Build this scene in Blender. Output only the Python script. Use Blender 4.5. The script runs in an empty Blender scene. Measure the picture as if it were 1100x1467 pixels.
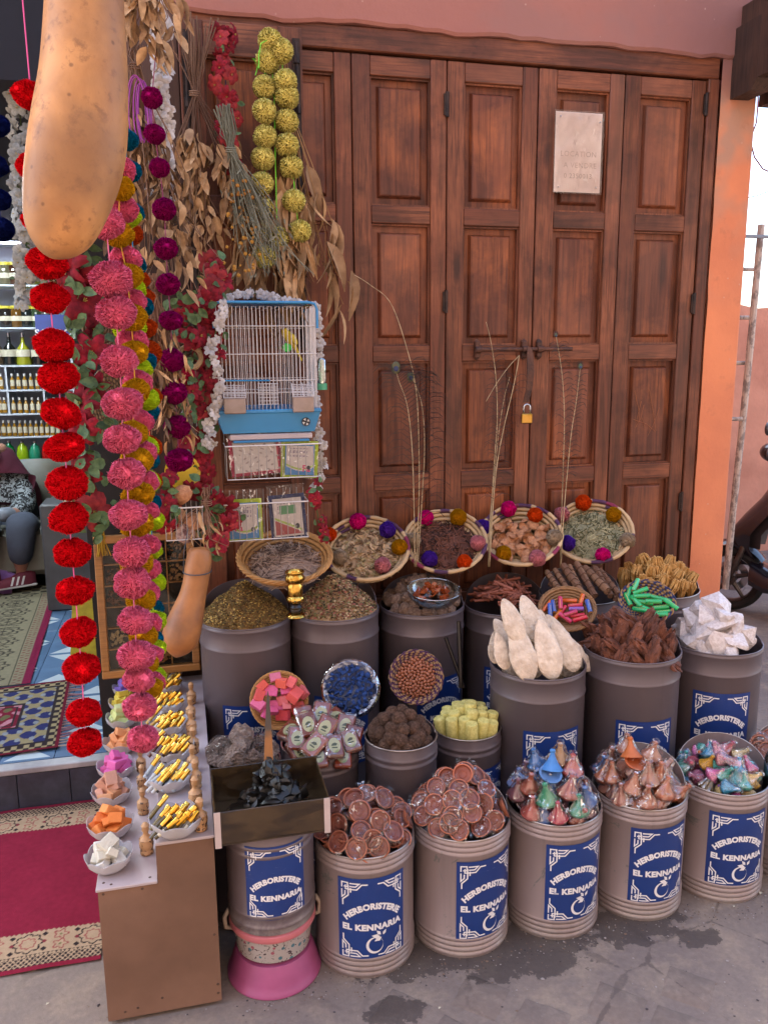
import bpy, bmesh, math, random
import numpy as np
from mathutils import Vector, Matrix, Euler, noise as mnoise
R = math.radians
rnd = random.Random(7)
S = bpy.context.scene
COL = S.collection
# ---------------------------------------------------------------- camera
# world axes: X runs along the shop front, -Y points from the doors to the street (v = -Y), Z up; metres
def _cam():
    th, ro, yaw = R(11.1), R(-.45), R(13.7)
    c, s = math.cos, math.sin
    F = np.array([0, c(th), -s(th)]); Rr = np.array([1., 0, 0]); U = np.array([0, s(th), c(th)])
    R2 = Rr*c(ro)+U*s(ro); U2 = -Rr*s(ro)+U*c(ro)
    def ray(x, y): return F+(x-550)/1170*R2-(y-733.5)/1170*U2
    C = np.array([0, 0, 1.6]); r = ray(67, 1155); O = C+r*(-1.6/r[2])
    du = np.array([c(yaw), s(yaw), 0]); dy = np.array([-s(yaw), c(yaw), 0])
    M = np.array([du, dy, [0, 0, 1]])
    return M@F, M@R2, M@U2, M@(C-O)
CF, CR, CU, CC = _cam()
cam = bpy.data.objects.new('camera', bpy.data.cameras.new('camera'))
COL.objects.link(cam)
cam.matrix_world = Matrix([[CR[i], CU[i], -CF[i], CC[i]] for i in range(3)]+[[0, 0, 0, 1]])
cam.data.sensor_fit = 'VERTICAL'; cam.data.sensor_height = 24; cam.data.lens = 24*1170/1467
cam.data.clip_end = 500; cam.data.clip_start = .05
S.camera = cam
# ---------------------------------------------------------------- light
W = bpy.data.worlds.new('World'); S.world = W; W.use_nodes = True
SUN_EL, SUN_DIR = 50, Vector((-.62, .55, 0)).normalized()
_n = W.node_tree.nodes; _bg = _n['Background']
_sky = _n.new('ShaderNodeTexSky'); _sky.sky_type = 'NISHITA'; _sky.sun_disc = False
_sky.sun_elevation = R(SUN_EL); _sky.sun_rotation = math.atan2(SUN_DIR.x, SUN_DIR.y)
_sky.air_density = 1.0; _sky.dust_density = 2.5; _sky.ozone_density = .6
W.node_tree.links.new(_sky.outputs[0], _bg.inputs[0]); _bg.inputs[1].default_value = .15
sun = bpy.data.objects.new('sun', bpy.data.lights.new('sun', 'SUN')); COL.objects.link(sun)
_d = Vector((SUN_DIR.x*math.cos(R(SUN_EL)), SUN_DIR.y*math.cos(R(SUN_EL)), math.sin(R(SUN_EL))))
sun.rotation_euler = _d.to_track_quat('Z', 'Y').to_euler()
sun.data.energy = 4.5; sun.data.angle = R(.5); sun.data.color = (1, .93, .82)
S.view_settings.view_transform = 'Standard'; S.view_settings.look = 'None'
S.view_settings.exposure = 2.5; S.view_settings.gamma = 1; S.view_settings.use_curve_mapping = False
S.cycles.max_bounces = 6; S.cycles.transparent_max_bounces = 12; S.cycles.transmission_bounces = 5
S.cycles.diffuse_bounces = 3; S.cycles.glossy_bounces = 3
S.cycles.use_denoising = True; S.cycles.caustics_reflective = False; S.cycles.caustics_refractive = False
# ---------------------------------------------------------------- placing
def ray(x, y): return CF+(x-550)/1170*CR-(y-733.5)/1170*CU
def at(x, y, v):                      # the point seen at (x, y) that lies v metres in front of the doors
    r = ray(x, y); return Vector(CC+r*((-v-CC[1])/r[1]))
def atz(x, y, z):                     # the point seen at (x, y) that lies at height z
    r = ray(x, y); return Vector(CC+r*((z-CC[2])/r[2]))
def proj(p):
    d = np.array(p)-CC; k = d@CF; return 550+1170*(d@CR)/k, 733.5-1170*(d@CU)/k, k
def toward(p):                        # azimuth in which the street side lies, seen from p
    d = CC-np.array(p); return math.atan2(d[1], d[0])
# ---------------------------------------------------------------- objects
def tag(o, label=None, cat=None, group=None, kind=None):
    if label: o['label'] = label
    if cat: o['category'] = cat
    if group: o['group'] = group
    if kind: o['kind'] = kind
    return o
def thing(name, label, cat, loc=(0, 0, 0), rz=0, group=None, rot=None):
    o = bpy.data.objects.new(name, None); COL.objects.link(o); o.empty_display_size = .05
    o.location = loc; o.rotation_euler = rot if rot is not None else (0, 0, rz)
    return tag(o, label, cat, group)
def inst(name, me, parent=None, loc=(0, 0, 0), rot=(0, 0, 0), sc=1, color=None, mat=None):
    o = bpy.data.objects.new(name, me); COL.objects.link(o); o.parent = parent
    o.location = loc
    if hasattr(rot, 'to_euler'): rot = rot.to_euler()
    o.rotation_euler = rot; o.scale = (sc, sc, sc) if isinstance(sc, (int, float)) else sc
    if color: o.color = (*color[:3], 1)
    return o
class MB:
    def __init__(s): s.v = []; s.f = []; s.m = []; s.k = 0
    def add(s, vs, fs, M=None):
        n = len(s.v)
        if M is not None: vs = [M@Vector(v) for v in vs]
        s.v += [tuple(v) for v in vs]; s.f += [tuple(i+n for i in f) for f in fs]; s.m += [s.k]*len(fs); return s
    def box(s, x0, x1, y0, y1, z0, z1, b=0, M=None):
        if b <= 0:
            vs = [(x, y, z) for x in (x0, x1) for y in (y0, y1) for z in (z0, z1)]
            fs = [(0, 1, 3, 2), (4, 6, 7, 5), (0, 4, 5, 1), (2, 3, 7, 6), (0, 2, 6, 4), (1, 5, 7, 3)]
            return s.add(vs, fs, M)
        L = ((x0, x1, 1), (y0, y1, 1), (z0, z1, 1)); vs = []; idx = {}
        for cx in (0, 1):
            for cy in (0, 1):
                for cz in (0, 1):
                    for a in range(3):
                        c = [(x0, x1)[cx], (y0, y1)[cy], (z0, z1)[cz]]
                        for k, q in enumerate((cx, cy, cz)):
                            if k != a: c[k] += b if q == 0 else -b
                        idx[(cx, cy, cz, a)] = len(vs); vs.append(tuple(c))
        fs = []
        for a in range(3):
            o1, o2 = [k for k in range(3) if k != a]
            for q in (0, 1):
                def key(p, r):
                    c = [0, 0, 0]; c[a] = q; c[o1] = p; c[o2] = r; return idx[(*c, a)]
                f = (key(0, 0), key(1, 0), key(1, 1), key(0, 1)); flip = (q == 0) != (a == 1)
                fs.append(f[::-1] if flip else f)
        for a in range(3):      # edges parallel to axis a
            o1, o2 = [k for k in range(3) if k != a]
            for p in (0, 1):
                for r in (0, 1):
                    def key(q, ax):
                        c = [0, 0, 0]; c[a] = q; c[o1] = p; c[o2] = r; return idx[(*c, ax)]
                    fs.append((key(0, o1), key(1, o1), key(1, o2), key(0, o2)))
        for cx in (0, 1):
            for cy in (0, 1):
                for cz in (0, 1): fs.append(tuple(idx[(cx, cy, cz, a)] for a in range(3)))
        return s.add(vs, fs, M)
    def lathe(s, prof, n=32, M=None, a0=0, a1=2*math.pi, wob=None):
        full = abs(a1-a0-2*math.pi) < 1e-6; c = n if full else n+1; vs = []
        for i in range(c):
            a = a0+(a1-a0)*i/n
            for (r, z) in prof:
                if wob: r, z = wob(r, z, a)
                vs.append((r*math.cos(a), r*math.sin(a), z))
        m = len(prof); fs = []
        for i in range(n):
            j = (i+1) % c
            for k in range(m-1): fs.append((i*m+k, j*m+k, j*m+k+1, i*m+k+1))
        return s.add(vs, fs, M)
    def tube(s, pts, r=.002, n=6, r1=None, cap=True):
        pts = [Vector(p) for p in pts]; N = len(pts); vs = []; fs = []
        a = None
        for i, p in enumerate(pts):
            t = (pts[min(i+1, N-1)]-pts[max(i-1, 0)])
            t = t.normalized() if t.length > 1e-9 else Vector((0, 0, 1))
            if a is None: a = t.cross(Vector((0, 0, 1)) if abs(t.z) < .9 else Vector((1, 0, 0)))
            a = a-t*a.dot(t); a = a.normalized() if a.length > 1e-6 else t.orthogonal().normalized(); b = t.cross(a)
            rr = r[i] if isinstance(r, (list, tuple)) else (r if r1 is None else r+(r1-r)*i/(N-1))
            for k in range(n):
                q = 2*math.pi*k/n; vs.append(p+a*(rr*math.cos(q))+b*(rr*math.sin(q)))
        for i in range(N-1):
            for k in range(n):
                k2 = (k+1) % n; fs.append((i*n+k, i*n+k2, (i+1)*n+k2, (i+1)*n+k))
        if cap: fs.append(tuple(range(n))[::-1]); fs.append(tuple((N-1)*n+k for k in range(n)))
        return s.add(vs, fs)
    def hull(s, pts, M=None):
        bm = bmesh.new()
        for p in pts: bm.verts.new(p)
        r = bmesh.ops.convex_hull(bm, input=bm.verts)
        bad = [g for g in r['geom_interior'] if isinstance(g, bmesh.types.BMVert)]
        if bad: bmesh.ops.delete(bm, geom=bad, context='VERTS')
        lone = [v for v in bm.verts if not v.link_faces]
        if lone: bmesh.ops.delete(bm, geom=lone, context='VERTS')
        bm.verts.index_update()
        s.add([v.co[:] for v in bm.verts], [[v.index for v in f.verts] for f in bm.faces], M); bm.free(); return s
    def ball(s, r=1, c=(0, 0, 0), sub=2, sc=(1, 1, 1), disp=0, fr=3, seed=0, M=None):
        bm = bmesh.new(); bmesh.ops.create_icosphere(bm, subdivisions=sub, radius=1)
        vs = []
        for v in bm.verts:
            p = v.co; k = 1
            if disp: k += disp*mnoise.fractal(p*fr+Vector((seed*7.1, seed*3.3, seed)), 1, 2, 3)
            vs.append((c[0]+p.x*k*r*sc[0], c[1]+p.y*k*r*sc[1], c[2]+p.z*k*r*sc[2]))
        s.add(vs, [[v.index for v in f.verts] for f in bm.faces], M); bm.free(); return s
    def mesh(s, name, mats, smooth=False, fixn=False):
        me = bpy.data.meshes.new(name); me.from_pydata(s.v, [], s.f)
        for m in (mats if isinstance(mats, (list, tuple)) else [mats]): me.materials.append(m)
        if any(s.m): me.polygons.foreach_set('material_index', s.m)
        if fixn:
            bm = bmesh.new(); bm.from_mesh(me); bmesh.ops.recalc_face_normals(bm, faces=bm.faces); bm.to_mesh(me); bm.free()
        if smooth:
            me.polygons.foreach_set('use_smooth', [True]*len(me.polygons))
            if smooth != True:
                me.set_sharp_from_angle(angle=R(smooth))
        me.update(); return me
    def build(s, name, mats, parent=None, smooth=False, loc=(0, 0, 0), rot=(0, 0, 0), fixn=False, **kw):
        return inst(name, s.mesh(name, mats, smooth, fixn), parent, loc, rot, **kw)
# ---------------------------------------------------------------- materials
def lin(h, k=1.):
    h = h.lstrip('#'); v = [int(h[i:i+2], 16)/255 for i in (0, 2, 4)]
    return tuple(min(1, k*(x/12.92 if x <= .04045 else ((x+.055)/1.055)**2.4)) for x in v)
class NT:
    def __init__(s, name):
        s.m = bpy.data.materials.new(name); s.m.use_nodes = True; s.t = s.m.node_tree; s.n = s.t.nodes
        s.b = s.n['Principled BSDF']; s.out = s.n['Material Output']; s.tc = s.N('ShaderNodeTexCoord')
        s.oi = s.N('ShaderNodeObjectInfo'); s.co = s.tc.outputs['Object']
    def N(s, t, **k):
        n = s.n.new(t)
        for a, b in k.items(): setattr(n, a, b)
        return n
    def L(s, a, b): s.t.links.new(a, b)
    def math(s, op, a, b=None, c=None, clamp=False):
        n = s.N('ShaderNodeMath', operation=op, use_clamp=clamp)
        for i, x in enumerate((a, b, c)):
            if x is None: continue
            if isinstance(x, (int, float)): n.inputs[i].default_value = x
            else: s.L(x, n.inputs[i])
        return n.outputs[0]
    def map(s, sc=(1, 1, 1), rndoff=True, co=None, rot=(0, 0, 0)):
        m = s.N('ShaderNodeMapping'); m.inputs['Scale'].default_value = sc if not isinstance(sc, (int, float)) else (sc,)*3
        m.inputs['Rotation'].default_value = rot
        s.L(co or s.co, m.inputs['Vector'])
        if rndoff:
            c = s.N('ShaderNodeCombineXYZ'); r = s.math('MULTIPLY', s.oi.outputs['Random'], 37.)
            for i in range(3): s.L(r, c.inputs[i])
            s.L(c.outputs[0], m.inputs['Location'])
        return m.outputs[0]
    def noise(s, scale, co=None, detail=4, rough=.55, dist=0):
        n = s.N('ShaderNodeTexNoise'); n.inputs['Scale'].default_value = scale; n.inputs['Detail'].default_value = detail
        n.inputs['Roughness'].default_value = rough; n.inputs['Distortion'].default_value = dist
        if co is not None: s.L(co, n.inputs['Vector'])
        return n.outputs['Fac']
    def vor(s, scale, co=None, feat='F1', out='Distance', rand=1):
        n = s.N('ShaderNodeTexVoronoi'); n.feature = feat; n.inputs['Scale'].default_value = scale; n.inputs['Randomness'].default_value = rand
        if co is not None: s.L(co, n.inputs['Vector'])
        return n.outputs[out]
    def rng(s, x, a, b, c=0., d=1.):
        n = s.N('ShaderNodeMapRange'); s.L(x, n.inputs[0])
        for i, q in enumerate((a, b, c, d)): n.inputs[i+1].default_value = q
        return n.outputs[0]
    def mix(s, f, a, b, blend='MIX'):
        n = s.N('ShaderNodeMix', data_type='RGBA', blend_type=blend)
        if isinstance(f, (int, float)): n.inputs[0].default_value = f
        else: s.L(f, n.inputs[0])
        for i, x in ((6, a), (7, b)):
            if isinstance(x, tuple): n.inputs[i].default_value = (*x[:3], 1)
            else: s.L(x, n.inputs[i])
        return n.outputs[2]
    def gray(s, x):
        c = s.N('ShaderNodeCombineColor')
        for i in range(3): s.L(x, c.inputs[i])
        return c.outputs[0]
    def bump(s, h, strength=.3, dist=.01):
        n = s.N('ShaderNodeBump'); n.inputs['Strength'].default_value = strength; n.inputs['Distance'].default_value = dist
        s.L(h, n.inputs['Height']); s.L(n.outputs[0], s.b.inputs['Normal']); return n.outputs[0]
    def base(s, c):
        if isinstance(c, tuple): s.b.inputs['Base Color'].default_value = (*c[:3], 1)
        else: s.L(c, s.b.inputs['Base Color'])
    def set(s, **k):
        for a, v in k.items():
            i = s.b.inputs[{'rough': 'Roughness', 'metal': 'Metallic', 'trans': 'Transmission Weight', 'ior': 'IOR', 'coat': 'Coat Weight', 'spec': 'Specular IOR Level', 'alpha': 'Alpha', 'sss': 'Subsurface Weight', 'sheen': 'Sheen Weight'}[a]]
            if isinstance(v, (int, float)): i.default_value = v
            else: s.L(v, i)
        return s
def mat(name, c, c2=None, rough=.6, vs=6, var=.25, bump=0, bs=40, bd=.004, stretch=1, lo=.4, hi=.6, **k):
    t = NT(name); co = t.map(stretch)
    n1 = t.noise(vs, co)
    base = t.oi.outputs['Color'] if c is None else c
    if isinstance(c, str): base = lin(c)
    if c2 is not None:
        if isinstance(c2, str): c2 = lin(c2)
        base = t.mix(t.rng(n1, lo, hi), base, c2)
    if var:
        n2 = t.noise(vs*3.1, co, detail=6)
        g = t.math('MULTIPLY_ADD', n2, var*2, 1-var)
        base = t.mix(1., base, t.gray(g), 'MULTIPLY')
        if not k.get('norand'):
            g2 = t.math('MULTIPLY_ADD', t.oi.outputs['Random'], var*.8, 1-var*.4); base = t.mix(1., base, t.gray(g2), 'MULTIPLY')
    k.pop('norand', None)
    t.base(base); t.set(rough=rough, **k)
    if bump: t.bump(t.noise(bs, co, detail=5), bump, bd)
    return t.m
# ---------------------------------------------------------------- materials of the setting
def wood(name, cs, stretch, blotch=1.3, rough=.5, knots=True):
    t = NT(name); co = t.map(stretch); cw = t.map((1, 1, 1))
    st = t.noise(1., co, detail=7, rough=.65, dist=.6); st2 = t.noise(3.5, co, detail=3)
    bl = t.noise(blotch*2.2, cw, detail=5, rough=.6, dist=.4)
    c = t.mix(t.rng(st, .42, .58), lin(cs[0]), lin(cs[1]))
    c = t.mix(t.math('MULTIPLY', t.rng(bl, .42, .66), t.rng(st2, .3, .6)), c, lin(cs[2]))
    if knots:
        v = t.vor(1., t.map((stretch[0]*.16, stretch[1]*.16, stretch[2]*.9), co=None), 'F1')
        c = t.mix(t.math('MULTIPLY', t.rng(v, .16, .06), .75), c, lin(cs[3]))
    dk = t.noise(5., cw, detail=6, rough=.7)
    c = t.mix(t.math('MULTIPLY', t.rng(dk, .55, .72), .6), c, lin(cs[3]))
    rub = t.noise(1.1, cw, detail=4); c = t.mix(t.math('MULTIPLY', t.rng(rub, .5, .68), .22), c, lin('#8d6350'))
    g = t.math('MULTIPLY_ADD', t.oi.outputs['Random'], .34, .83); c = t.mix(1., c, t.gray(g), 'MULTIPLY')
    t.base(c); t.set(rough=t.rng(st, .3, .7, rough-.12, rough+.15), spec=.35)
    t.bump(t.math('ADD', st, t.math('MULTIPLY', st2, .5)), .35, .002); return t.m
DW = ('#633321', '#4a2818', '#8f5336', '#28120d')
WOODV = wood('door_wood_upright', DW, (55, 55, 2.6)); WOODH = wood('door_wood_level', DW, (2.6, 55, 55))
WOODP = wood('door_wood_panel', ('#6b3824', '#50291a', '#99552f', '#2b150f'), (38, 38, 1.7), 1.8)
WOODD = wood('dark_old_wood', ('#33211a', '#1f1411', '#4a3024', '#0d0807'), (50, 50, 2.5), rough=.6)
IRON = mat('black_iron', '#241c1b', '#3a2a24', rough=.5, vs=30, metal=.6, bump=.2)
def plaster():
    t = NT('terracotta_plaster'); co = t.tc.outputs['Object']
    a = t.noise(2.2, co, detail=6, rough=.6); b = t.noise(14, co, detail=8, rough=.7)
    c = t.mix(t.rng(a, .35, .65), lin('#c47555'), lin('#da865d'))
    sx = t.N('ShaderNodeSeparateXYZ'); t.L(co, sx.inputs[0])
    # grey cement smear on the pier with a shape of its own; dark grey towards the top right corner
    g1 = t.math('MULTIPLY', t.rng(sx.outputs[2], 1.75, 2.3), t.rng(t.math('ADD', t.noise(3.2, co, detail=3), t.math('MULTIPLY', sx.outputs[0], .12)), .76, .86))
    c = t.mix(t.math('MULTIPLY', g1, .7), c, lin('#9a8272'))
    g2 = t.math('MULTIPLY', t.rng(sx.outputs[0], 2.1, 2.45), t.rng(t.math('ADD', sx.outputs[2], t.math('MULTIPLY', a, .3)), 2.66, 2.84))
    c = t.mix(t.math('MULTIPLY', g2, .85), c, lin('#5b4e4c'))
    c = t.mix(t.math('MULTIPLY', t.rng(sx.outputs[2], 2.5, 2.66), .85), c, lin('#8f625c'))
    c = t.mix(t.math('MULTIPLY', t.rng(b, .58, .75), .35), c, lin('#8a5a48'))
    c = t.mix(t.math('MULTIPLY', t.rng(t.vor(18, co), .08, .02), .5), c, lin('#c9a896'))
    t.base(c); t.set(rough=.85, spec=.25); t.bump(t.math('ADD', t.noise(7, co, detail=8), t.math('MULTIPLY', b, .4)), .6, .006)
    return t.m
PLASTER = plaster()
def ground_mat(name, c1, c2, dust, stain=True):
    t = NT(name); co = t.N('ShaderNodeNewGeometry').outputs['Position']
    a = t.noise(1.6, co, detail=8, rough=.65); b = t.noise(9, co, detail=9, rough=.72); f = t.noise(70, co, detail=4)
    c = t.mix(t.rng(a, .35, .65), lin(c1), lin(c2)); c = t.mix(t.rng(b, .48, .68), c, lin(dust))
    c = t.mix(1., c, t.gray(t.math('MULTIPLY_ADD', f, .5, .75)), 'MULTIPLY')
    c = t.mix(t.math('MULTIPLY', t.rng(t.vor(9, co), .06, .02), .7), c, lin('#3a3132'))      # gum and drips
    c = t.mix(t.math('MULTIPLY', t.rng(t.noise(22, co, detail=7, rough=.8, dist=1.5), .66, .7), .5), c, lin('#4b4142'))
    ed = t.vor(2.3, t.map((1, 1, 1), False, co=None) if False else co, feat='DISTANCE_TO_EDGE'); wv = t.noise(6, co, detail=6, rough=.7)
    ck = t.math('MULTIPLY', t.rng(t.math('ADD', ed, t.math('MULTIPLY', t.math('SUBTRACT', wv, .5), .16)), .012, .002), t.rng(t.noise(1.3, co), .42, .55)); c = t.mix(t.math('MULTIPLY', ck, .6), c, lin('#4a403c'))
    rg = .82
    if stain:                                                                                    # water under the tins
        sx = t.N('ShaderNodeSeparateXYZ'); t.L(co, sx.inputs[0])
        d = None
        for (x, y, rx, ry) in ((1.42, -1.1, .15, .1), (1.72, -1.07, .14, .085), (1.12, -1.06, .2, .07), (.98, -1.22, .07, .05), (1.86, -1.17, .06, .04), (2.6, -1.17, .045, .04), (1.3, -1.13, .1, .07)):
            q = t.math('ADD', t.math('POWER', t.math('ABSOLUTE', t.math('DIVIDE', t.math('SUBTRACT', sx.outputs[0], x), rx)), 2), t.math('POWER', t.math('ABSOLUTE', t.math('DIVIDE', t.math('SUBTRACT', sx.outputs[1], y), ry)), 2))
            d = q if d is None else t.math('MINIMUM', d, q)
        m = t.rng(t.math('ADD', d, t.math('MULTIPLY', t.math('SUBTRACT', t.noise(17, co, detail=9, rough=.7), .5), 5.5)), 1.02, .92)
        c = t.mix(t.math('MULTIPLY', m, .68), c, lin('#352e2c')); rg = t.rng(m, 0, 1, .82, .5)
    t.base(c); t.set(rough=rg, spec=.35); t.bump(t.math('ADD', b, t.math('MULTIPLY', f, .35)), .7, .006); return t.m
GROUND = ground_mat('street_cement', '#837469', '#736660', '#918070'); STONE = ground_mat('street_stone', '#7d6e66', '#706259', '#8a7a6e')
DARKW = mat('dark_void_wood', '#1a1312', '#0d0a0a', rough=.8)
def attr_mat(name, rough=.85, bump=.4, bs=300, bd=.002, sheen=0, spec=.3):
    t = NT(name); a = t.N('ShaderNodeVertexColor'); a.layer_name = 'print'
    g = t.math('MULTIPLY_ADD', t.noise(60, t.co, detail=5), .5, .75)
    t.base(t.mix(1., a.outputs[0], t.gray(g), 'MULTIPLY')); t.set(rough=rough, sheen=sheen, spec=spec)
    if bump: t.bump(t.noise(bs, t.co), bump, bd)
    return t.m
def painted_grid(name, w, h, nx, ny, fn, m, zf=None, thick=0):
    """flat sheet w x h (x to the right, y up) whose printed pattern is fn(X, Y) -> linear rgb"""
    xs = np.linspace(0, w, nx+1); ys = np.linspace(0, h, ny+1)
    X, Y = np.meshgrid(xs, ys); Z = zf(X, Y) if zf else np.zeros_like(X)
    V = np.stack([X, Y, Z], -1).reshape(-1, 3)
    i = np.arange(ny)[:, None]*(nx+1)+np.arange(nx)[None]; F = np.stack([i, i+1, i+nx+2, i+nx+1], -1).reshape(-1, 4)
    me = bpy.data.meshes.new(name); me.vertices.add(len(V)); me.vertices.foreach_set('co', V.ravel())
    me.loops.add(F.size); me.loops.foreach_set('vertex_index', F.ravel()); me.polygons.add(len(F))
    me.polygons.foreach_set('loop_start', np.arange(len(F))*4); me.update(calc_edges=True)
    me.materials.append(m)
    C = fn(X, Y); C = np.concatenate([C, np.ones(C.shape[:2]+(1,))], -1).reshape(-1, 4)
    ca = me.color_attributes.new('print', 'FLOAT_COLOR', 'POINT'); ca.data.foreach_set('color', C.ravel())
    me.polygons.foreach_set('use_smooth', [True]*len(F))
    return me
def pick(mask, a, b): return np.where(mask[..., None], np.array(a), b)
# ---------------------------------------------------------------- ground and street
def struct(o): o['kind'] = 'structure'; return o
m = MB(); n = 60
for i in range(n+1):
    for j in range(n+1):
        sx = -40+80*((i/n)**1); sy = -30+80*(j/n)
        m.v.append((sx, sy, 0))
for i in range(n):
    for j in range(n):
        a = i*(n+1)+j; m.f.append((a, a+n+1, a+n+2, a+1)); m.m.append(0)
g = struct(m.build('street_ground', GROUND))
stones = []
for k in range(5):                      # worn setts, laid diagonally, their joints packed flush
    s = .058; pts = []
    for q in range(16):
        a = q*math.pi/8; rr = s*(1/max(abs(math.cos(a)), abs(math.sin(a))))**.96*(1+rnd.uniform(-.04, .04))
        pts.append((rr*math.cos(a), rr*math.sin(a)))
    mb = MB(); mb.add([(x*1.02, y*1.02, 0) for x, y in pts]+[(x*.88, y*.88, .004) for x, y in pts]+[(0, 0, .005)],
        [(i, (i+1) % 16, 16+(i+1) % 16, 16+i) for i in range(16)]+[(16+i, 16+(i+1) % 16, 32) for i in range(16)])
    stones.append(mb.mesh('paving_stone', STONE, smooth=True))
for i in range(-20, 24):
    for j in range(-20, 24):
        x = 1.1+(i+j)*.105+rnd.uniform(-.007, .007); y = -1.75+(i-j)*.105+rnd.uniform(-.007, .007)
        lim = 1.95+.16*math.sin(y*5)
        if not (.5 < x < lim and -2.35 < y < -1.16-.3*max(0, x-1.2)): continue
        if rnd.random() < .05: continue
        inst('paving_stone', rnd.choice(stones), g, (x, y, 0), (0, 0, R(45)+rnd.uniform(-.06, .06)), rnd.uniform(.93, 1.04))
# ---------------------------------------------------------------- the shop front: plaster, lintel, pier
def ragged(x0, x1, z0, z1, y0, y1, amp=.012, n=90):
    m = MB(); vs = []
    for i in range(n+1):
        x = x0+(x1-x0)*i/n; e = z0+amp*mnoise.fractal(Vector((x*14, 1.3, 0)), 1, 2, 5)+amp*.6*mnoise.noise(Vector((x*70, 0, 0)))
        for (y, z) in ((y1, e), (y0+.006, e+.004), (y0, e+.014), (y0, z1), (y1, z1)): vs.append((x, y, z))
    fs = []
    for i in range(n):
        for k in range(5): fs.append((i*5+k, i*5+(k+1) % 5, (i+1)*5+(k+1) % 5, (i+1)*5+k))
    fs += [tuple(range(5)), tuple(n*5+k for k in range(5))[::-1]]
    m.add(vs, fs); return m
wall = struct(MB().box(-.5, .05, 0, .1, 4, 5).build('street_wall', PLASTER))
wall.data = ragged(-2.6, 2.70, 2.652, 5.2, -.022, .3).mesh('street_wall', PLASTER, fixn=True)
pier = MB()
N = 40
prof = [(2.562, -.012), (2.70, -.02), (2.712, -.008), (2.716, .34)]
for i in range(N+1):
    z = -.02+2.68*i/N
    for k, (x, y) in enumerate(prof):
        w = .004*mnoise.fractal(Vector((k*3.1, z*6, 2)), 1, 2, 4)
        pier.v.append((x+w*(k > 0)+.004*(k > 1), y+w, z))
for i in range(N):
    for k in range(3): pier.f.append((i*4+k, i*4+k+1, (i+1)*4+k+1, (i+1)*4+k)); pier.m.append(0)
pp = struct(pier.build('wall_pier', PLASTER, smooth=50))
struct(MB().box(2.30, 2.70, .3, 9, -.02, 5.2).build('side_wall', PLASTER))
fr = thing('door_frame', 'brown wooden frame round the folding shop doors, chipped along its lintel', 'door frame', (1.8, 0, 0))
def rel(o, p): o.parent = p; o.location = Vector(o.location)-p.location; return o
rel(MB().box(.60, 2.556, -.006, .12, 2.586, 2.66, .004).build('lintel', WOODH), fr)
rel(MB().box(2.512, 2.557, -.008, .12, 0, 2.584, .003).build('jamb', WOODV), fr)
rel(MB().box(.60, 2.51, .06, .12, 0, 2.584).build('backing', DARKW), fr)
# ---------------------------------------------------------------- door leaves
PZ = [(.20, .62), (.68, 1.093), (1.152, 1.563), (1.622, 2.04), (2.10, 2.515)]
def panel_mesh(w, h):
    b = MB(); t = .027; e = .007
    b.box(-.004, w+.004, 0, .012, -.004, h+.004)
    o = [(t, -.001, t), (w-t, -.001, t), (w-t, -.001, h-t), (t, -.001, h-t)]
    p = [(t+e, -.014, t+e), (w-t-e, -.014, t+e), (w-t-e, -.014, h-t-e), (t+e, -.014, h-t-e)]
    q = [(t+e*1.6, -.0165, t+e*1.6), (w-t-e*1.6, -.0165, t+e*1.6), (w-t-e*1.6, -.0165, h-t-e*1.6), (t+e*1.6, -.0165, h-t-e*1.6)]
    b.add(o+p+q, [(i, (i+1) % 4, 4+(i+1) % 4, 4+i) for i in range(4)]+[(4+i, 4+(i+1) % 4, 8+(i+1) % 4, 8+i) for i in range(4)]+[(8, 9, 10, 11)])
    # moulding round the opening
    return b
def leaf(x0, x1, lab, y=0., top=2.578, sl=.062, sr=.057, hinge=(), bot=.05):
    t = thing('door_leaf', lab, 'door leaf', (x0, y, 0), group='leaves of the folding wooden shop door'); w = x1-x0
    for a, b in ((0, sl), (w-sr, w)): MB().box(a, b, 0, .036, bot, top, .0025).build('stile', WOODV, t)
    zs = [bot]+[z for p in PZ for z in p]+[top]
    for i in range(0, len(zs), 2): MB().box(sl+.0008, w-sr-.0008, .0012, .036, zs[i]+.0005, zs[i+1]-.0005, .0025).build('rail', WOODH, t)
    for (a, b) in PZ:
        panel_mesh(w-sl-sr, b-a).build('panel', WOODP, t, loc=(sl, .0295, a))
        f = MB(); k = .006       # shadow bead round the opening
        for (xa, xb, za, zb) in ((sl, sl+k, a, b), (w-sr-k, w-sr, a, b), (sl+k, w-sr-k, a, a+k), (sl+k, w-sr-k, b-k, b)): f.box(xa, xb, .012, .03, za, zb)
        f.build('bead', WOODV, t)
    for z in hinge:
        h = MB(); h.lathe([(0, -.04), (.0065, -.04), (.0065, -.012), (.0058, -.0115), (.0065, -.011), (.0065, .04), (0, .04)], 12); h.box(-.012, .001, -.002, .003, -.034, .034)
        h.build('hinge', IRON, t, loc=(w+.001, -.005, z))
    return t
leaf(.823, 1.158, 'second door leaf from the left, mostly behind the bird cage and dried leaves')
leaf(1.162, 1.495, 'wide-stiled door leaf behind the tall left peacock feathers', hinge=(1.776, 2.437))
leaf(1.499, 1.834, 'door leaf holding the iron bolt and hanging padlock')
leaf(1.839, 2.173, 'door leaf with a crumpled plastic sleeve tacked to its top panel', sl=.068)
leaf(2.177, 2.507, 'door leaf at the far right against the frame, scratched on its third panel', hinge=(.991, 1.775, 2.496))
lf = leaf(.60, .985, 'folded dark door leaf with iron bars, behind the hanging dried bunches', y=-.075, top=2.615, sl=.075, sr=.075)
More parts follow.
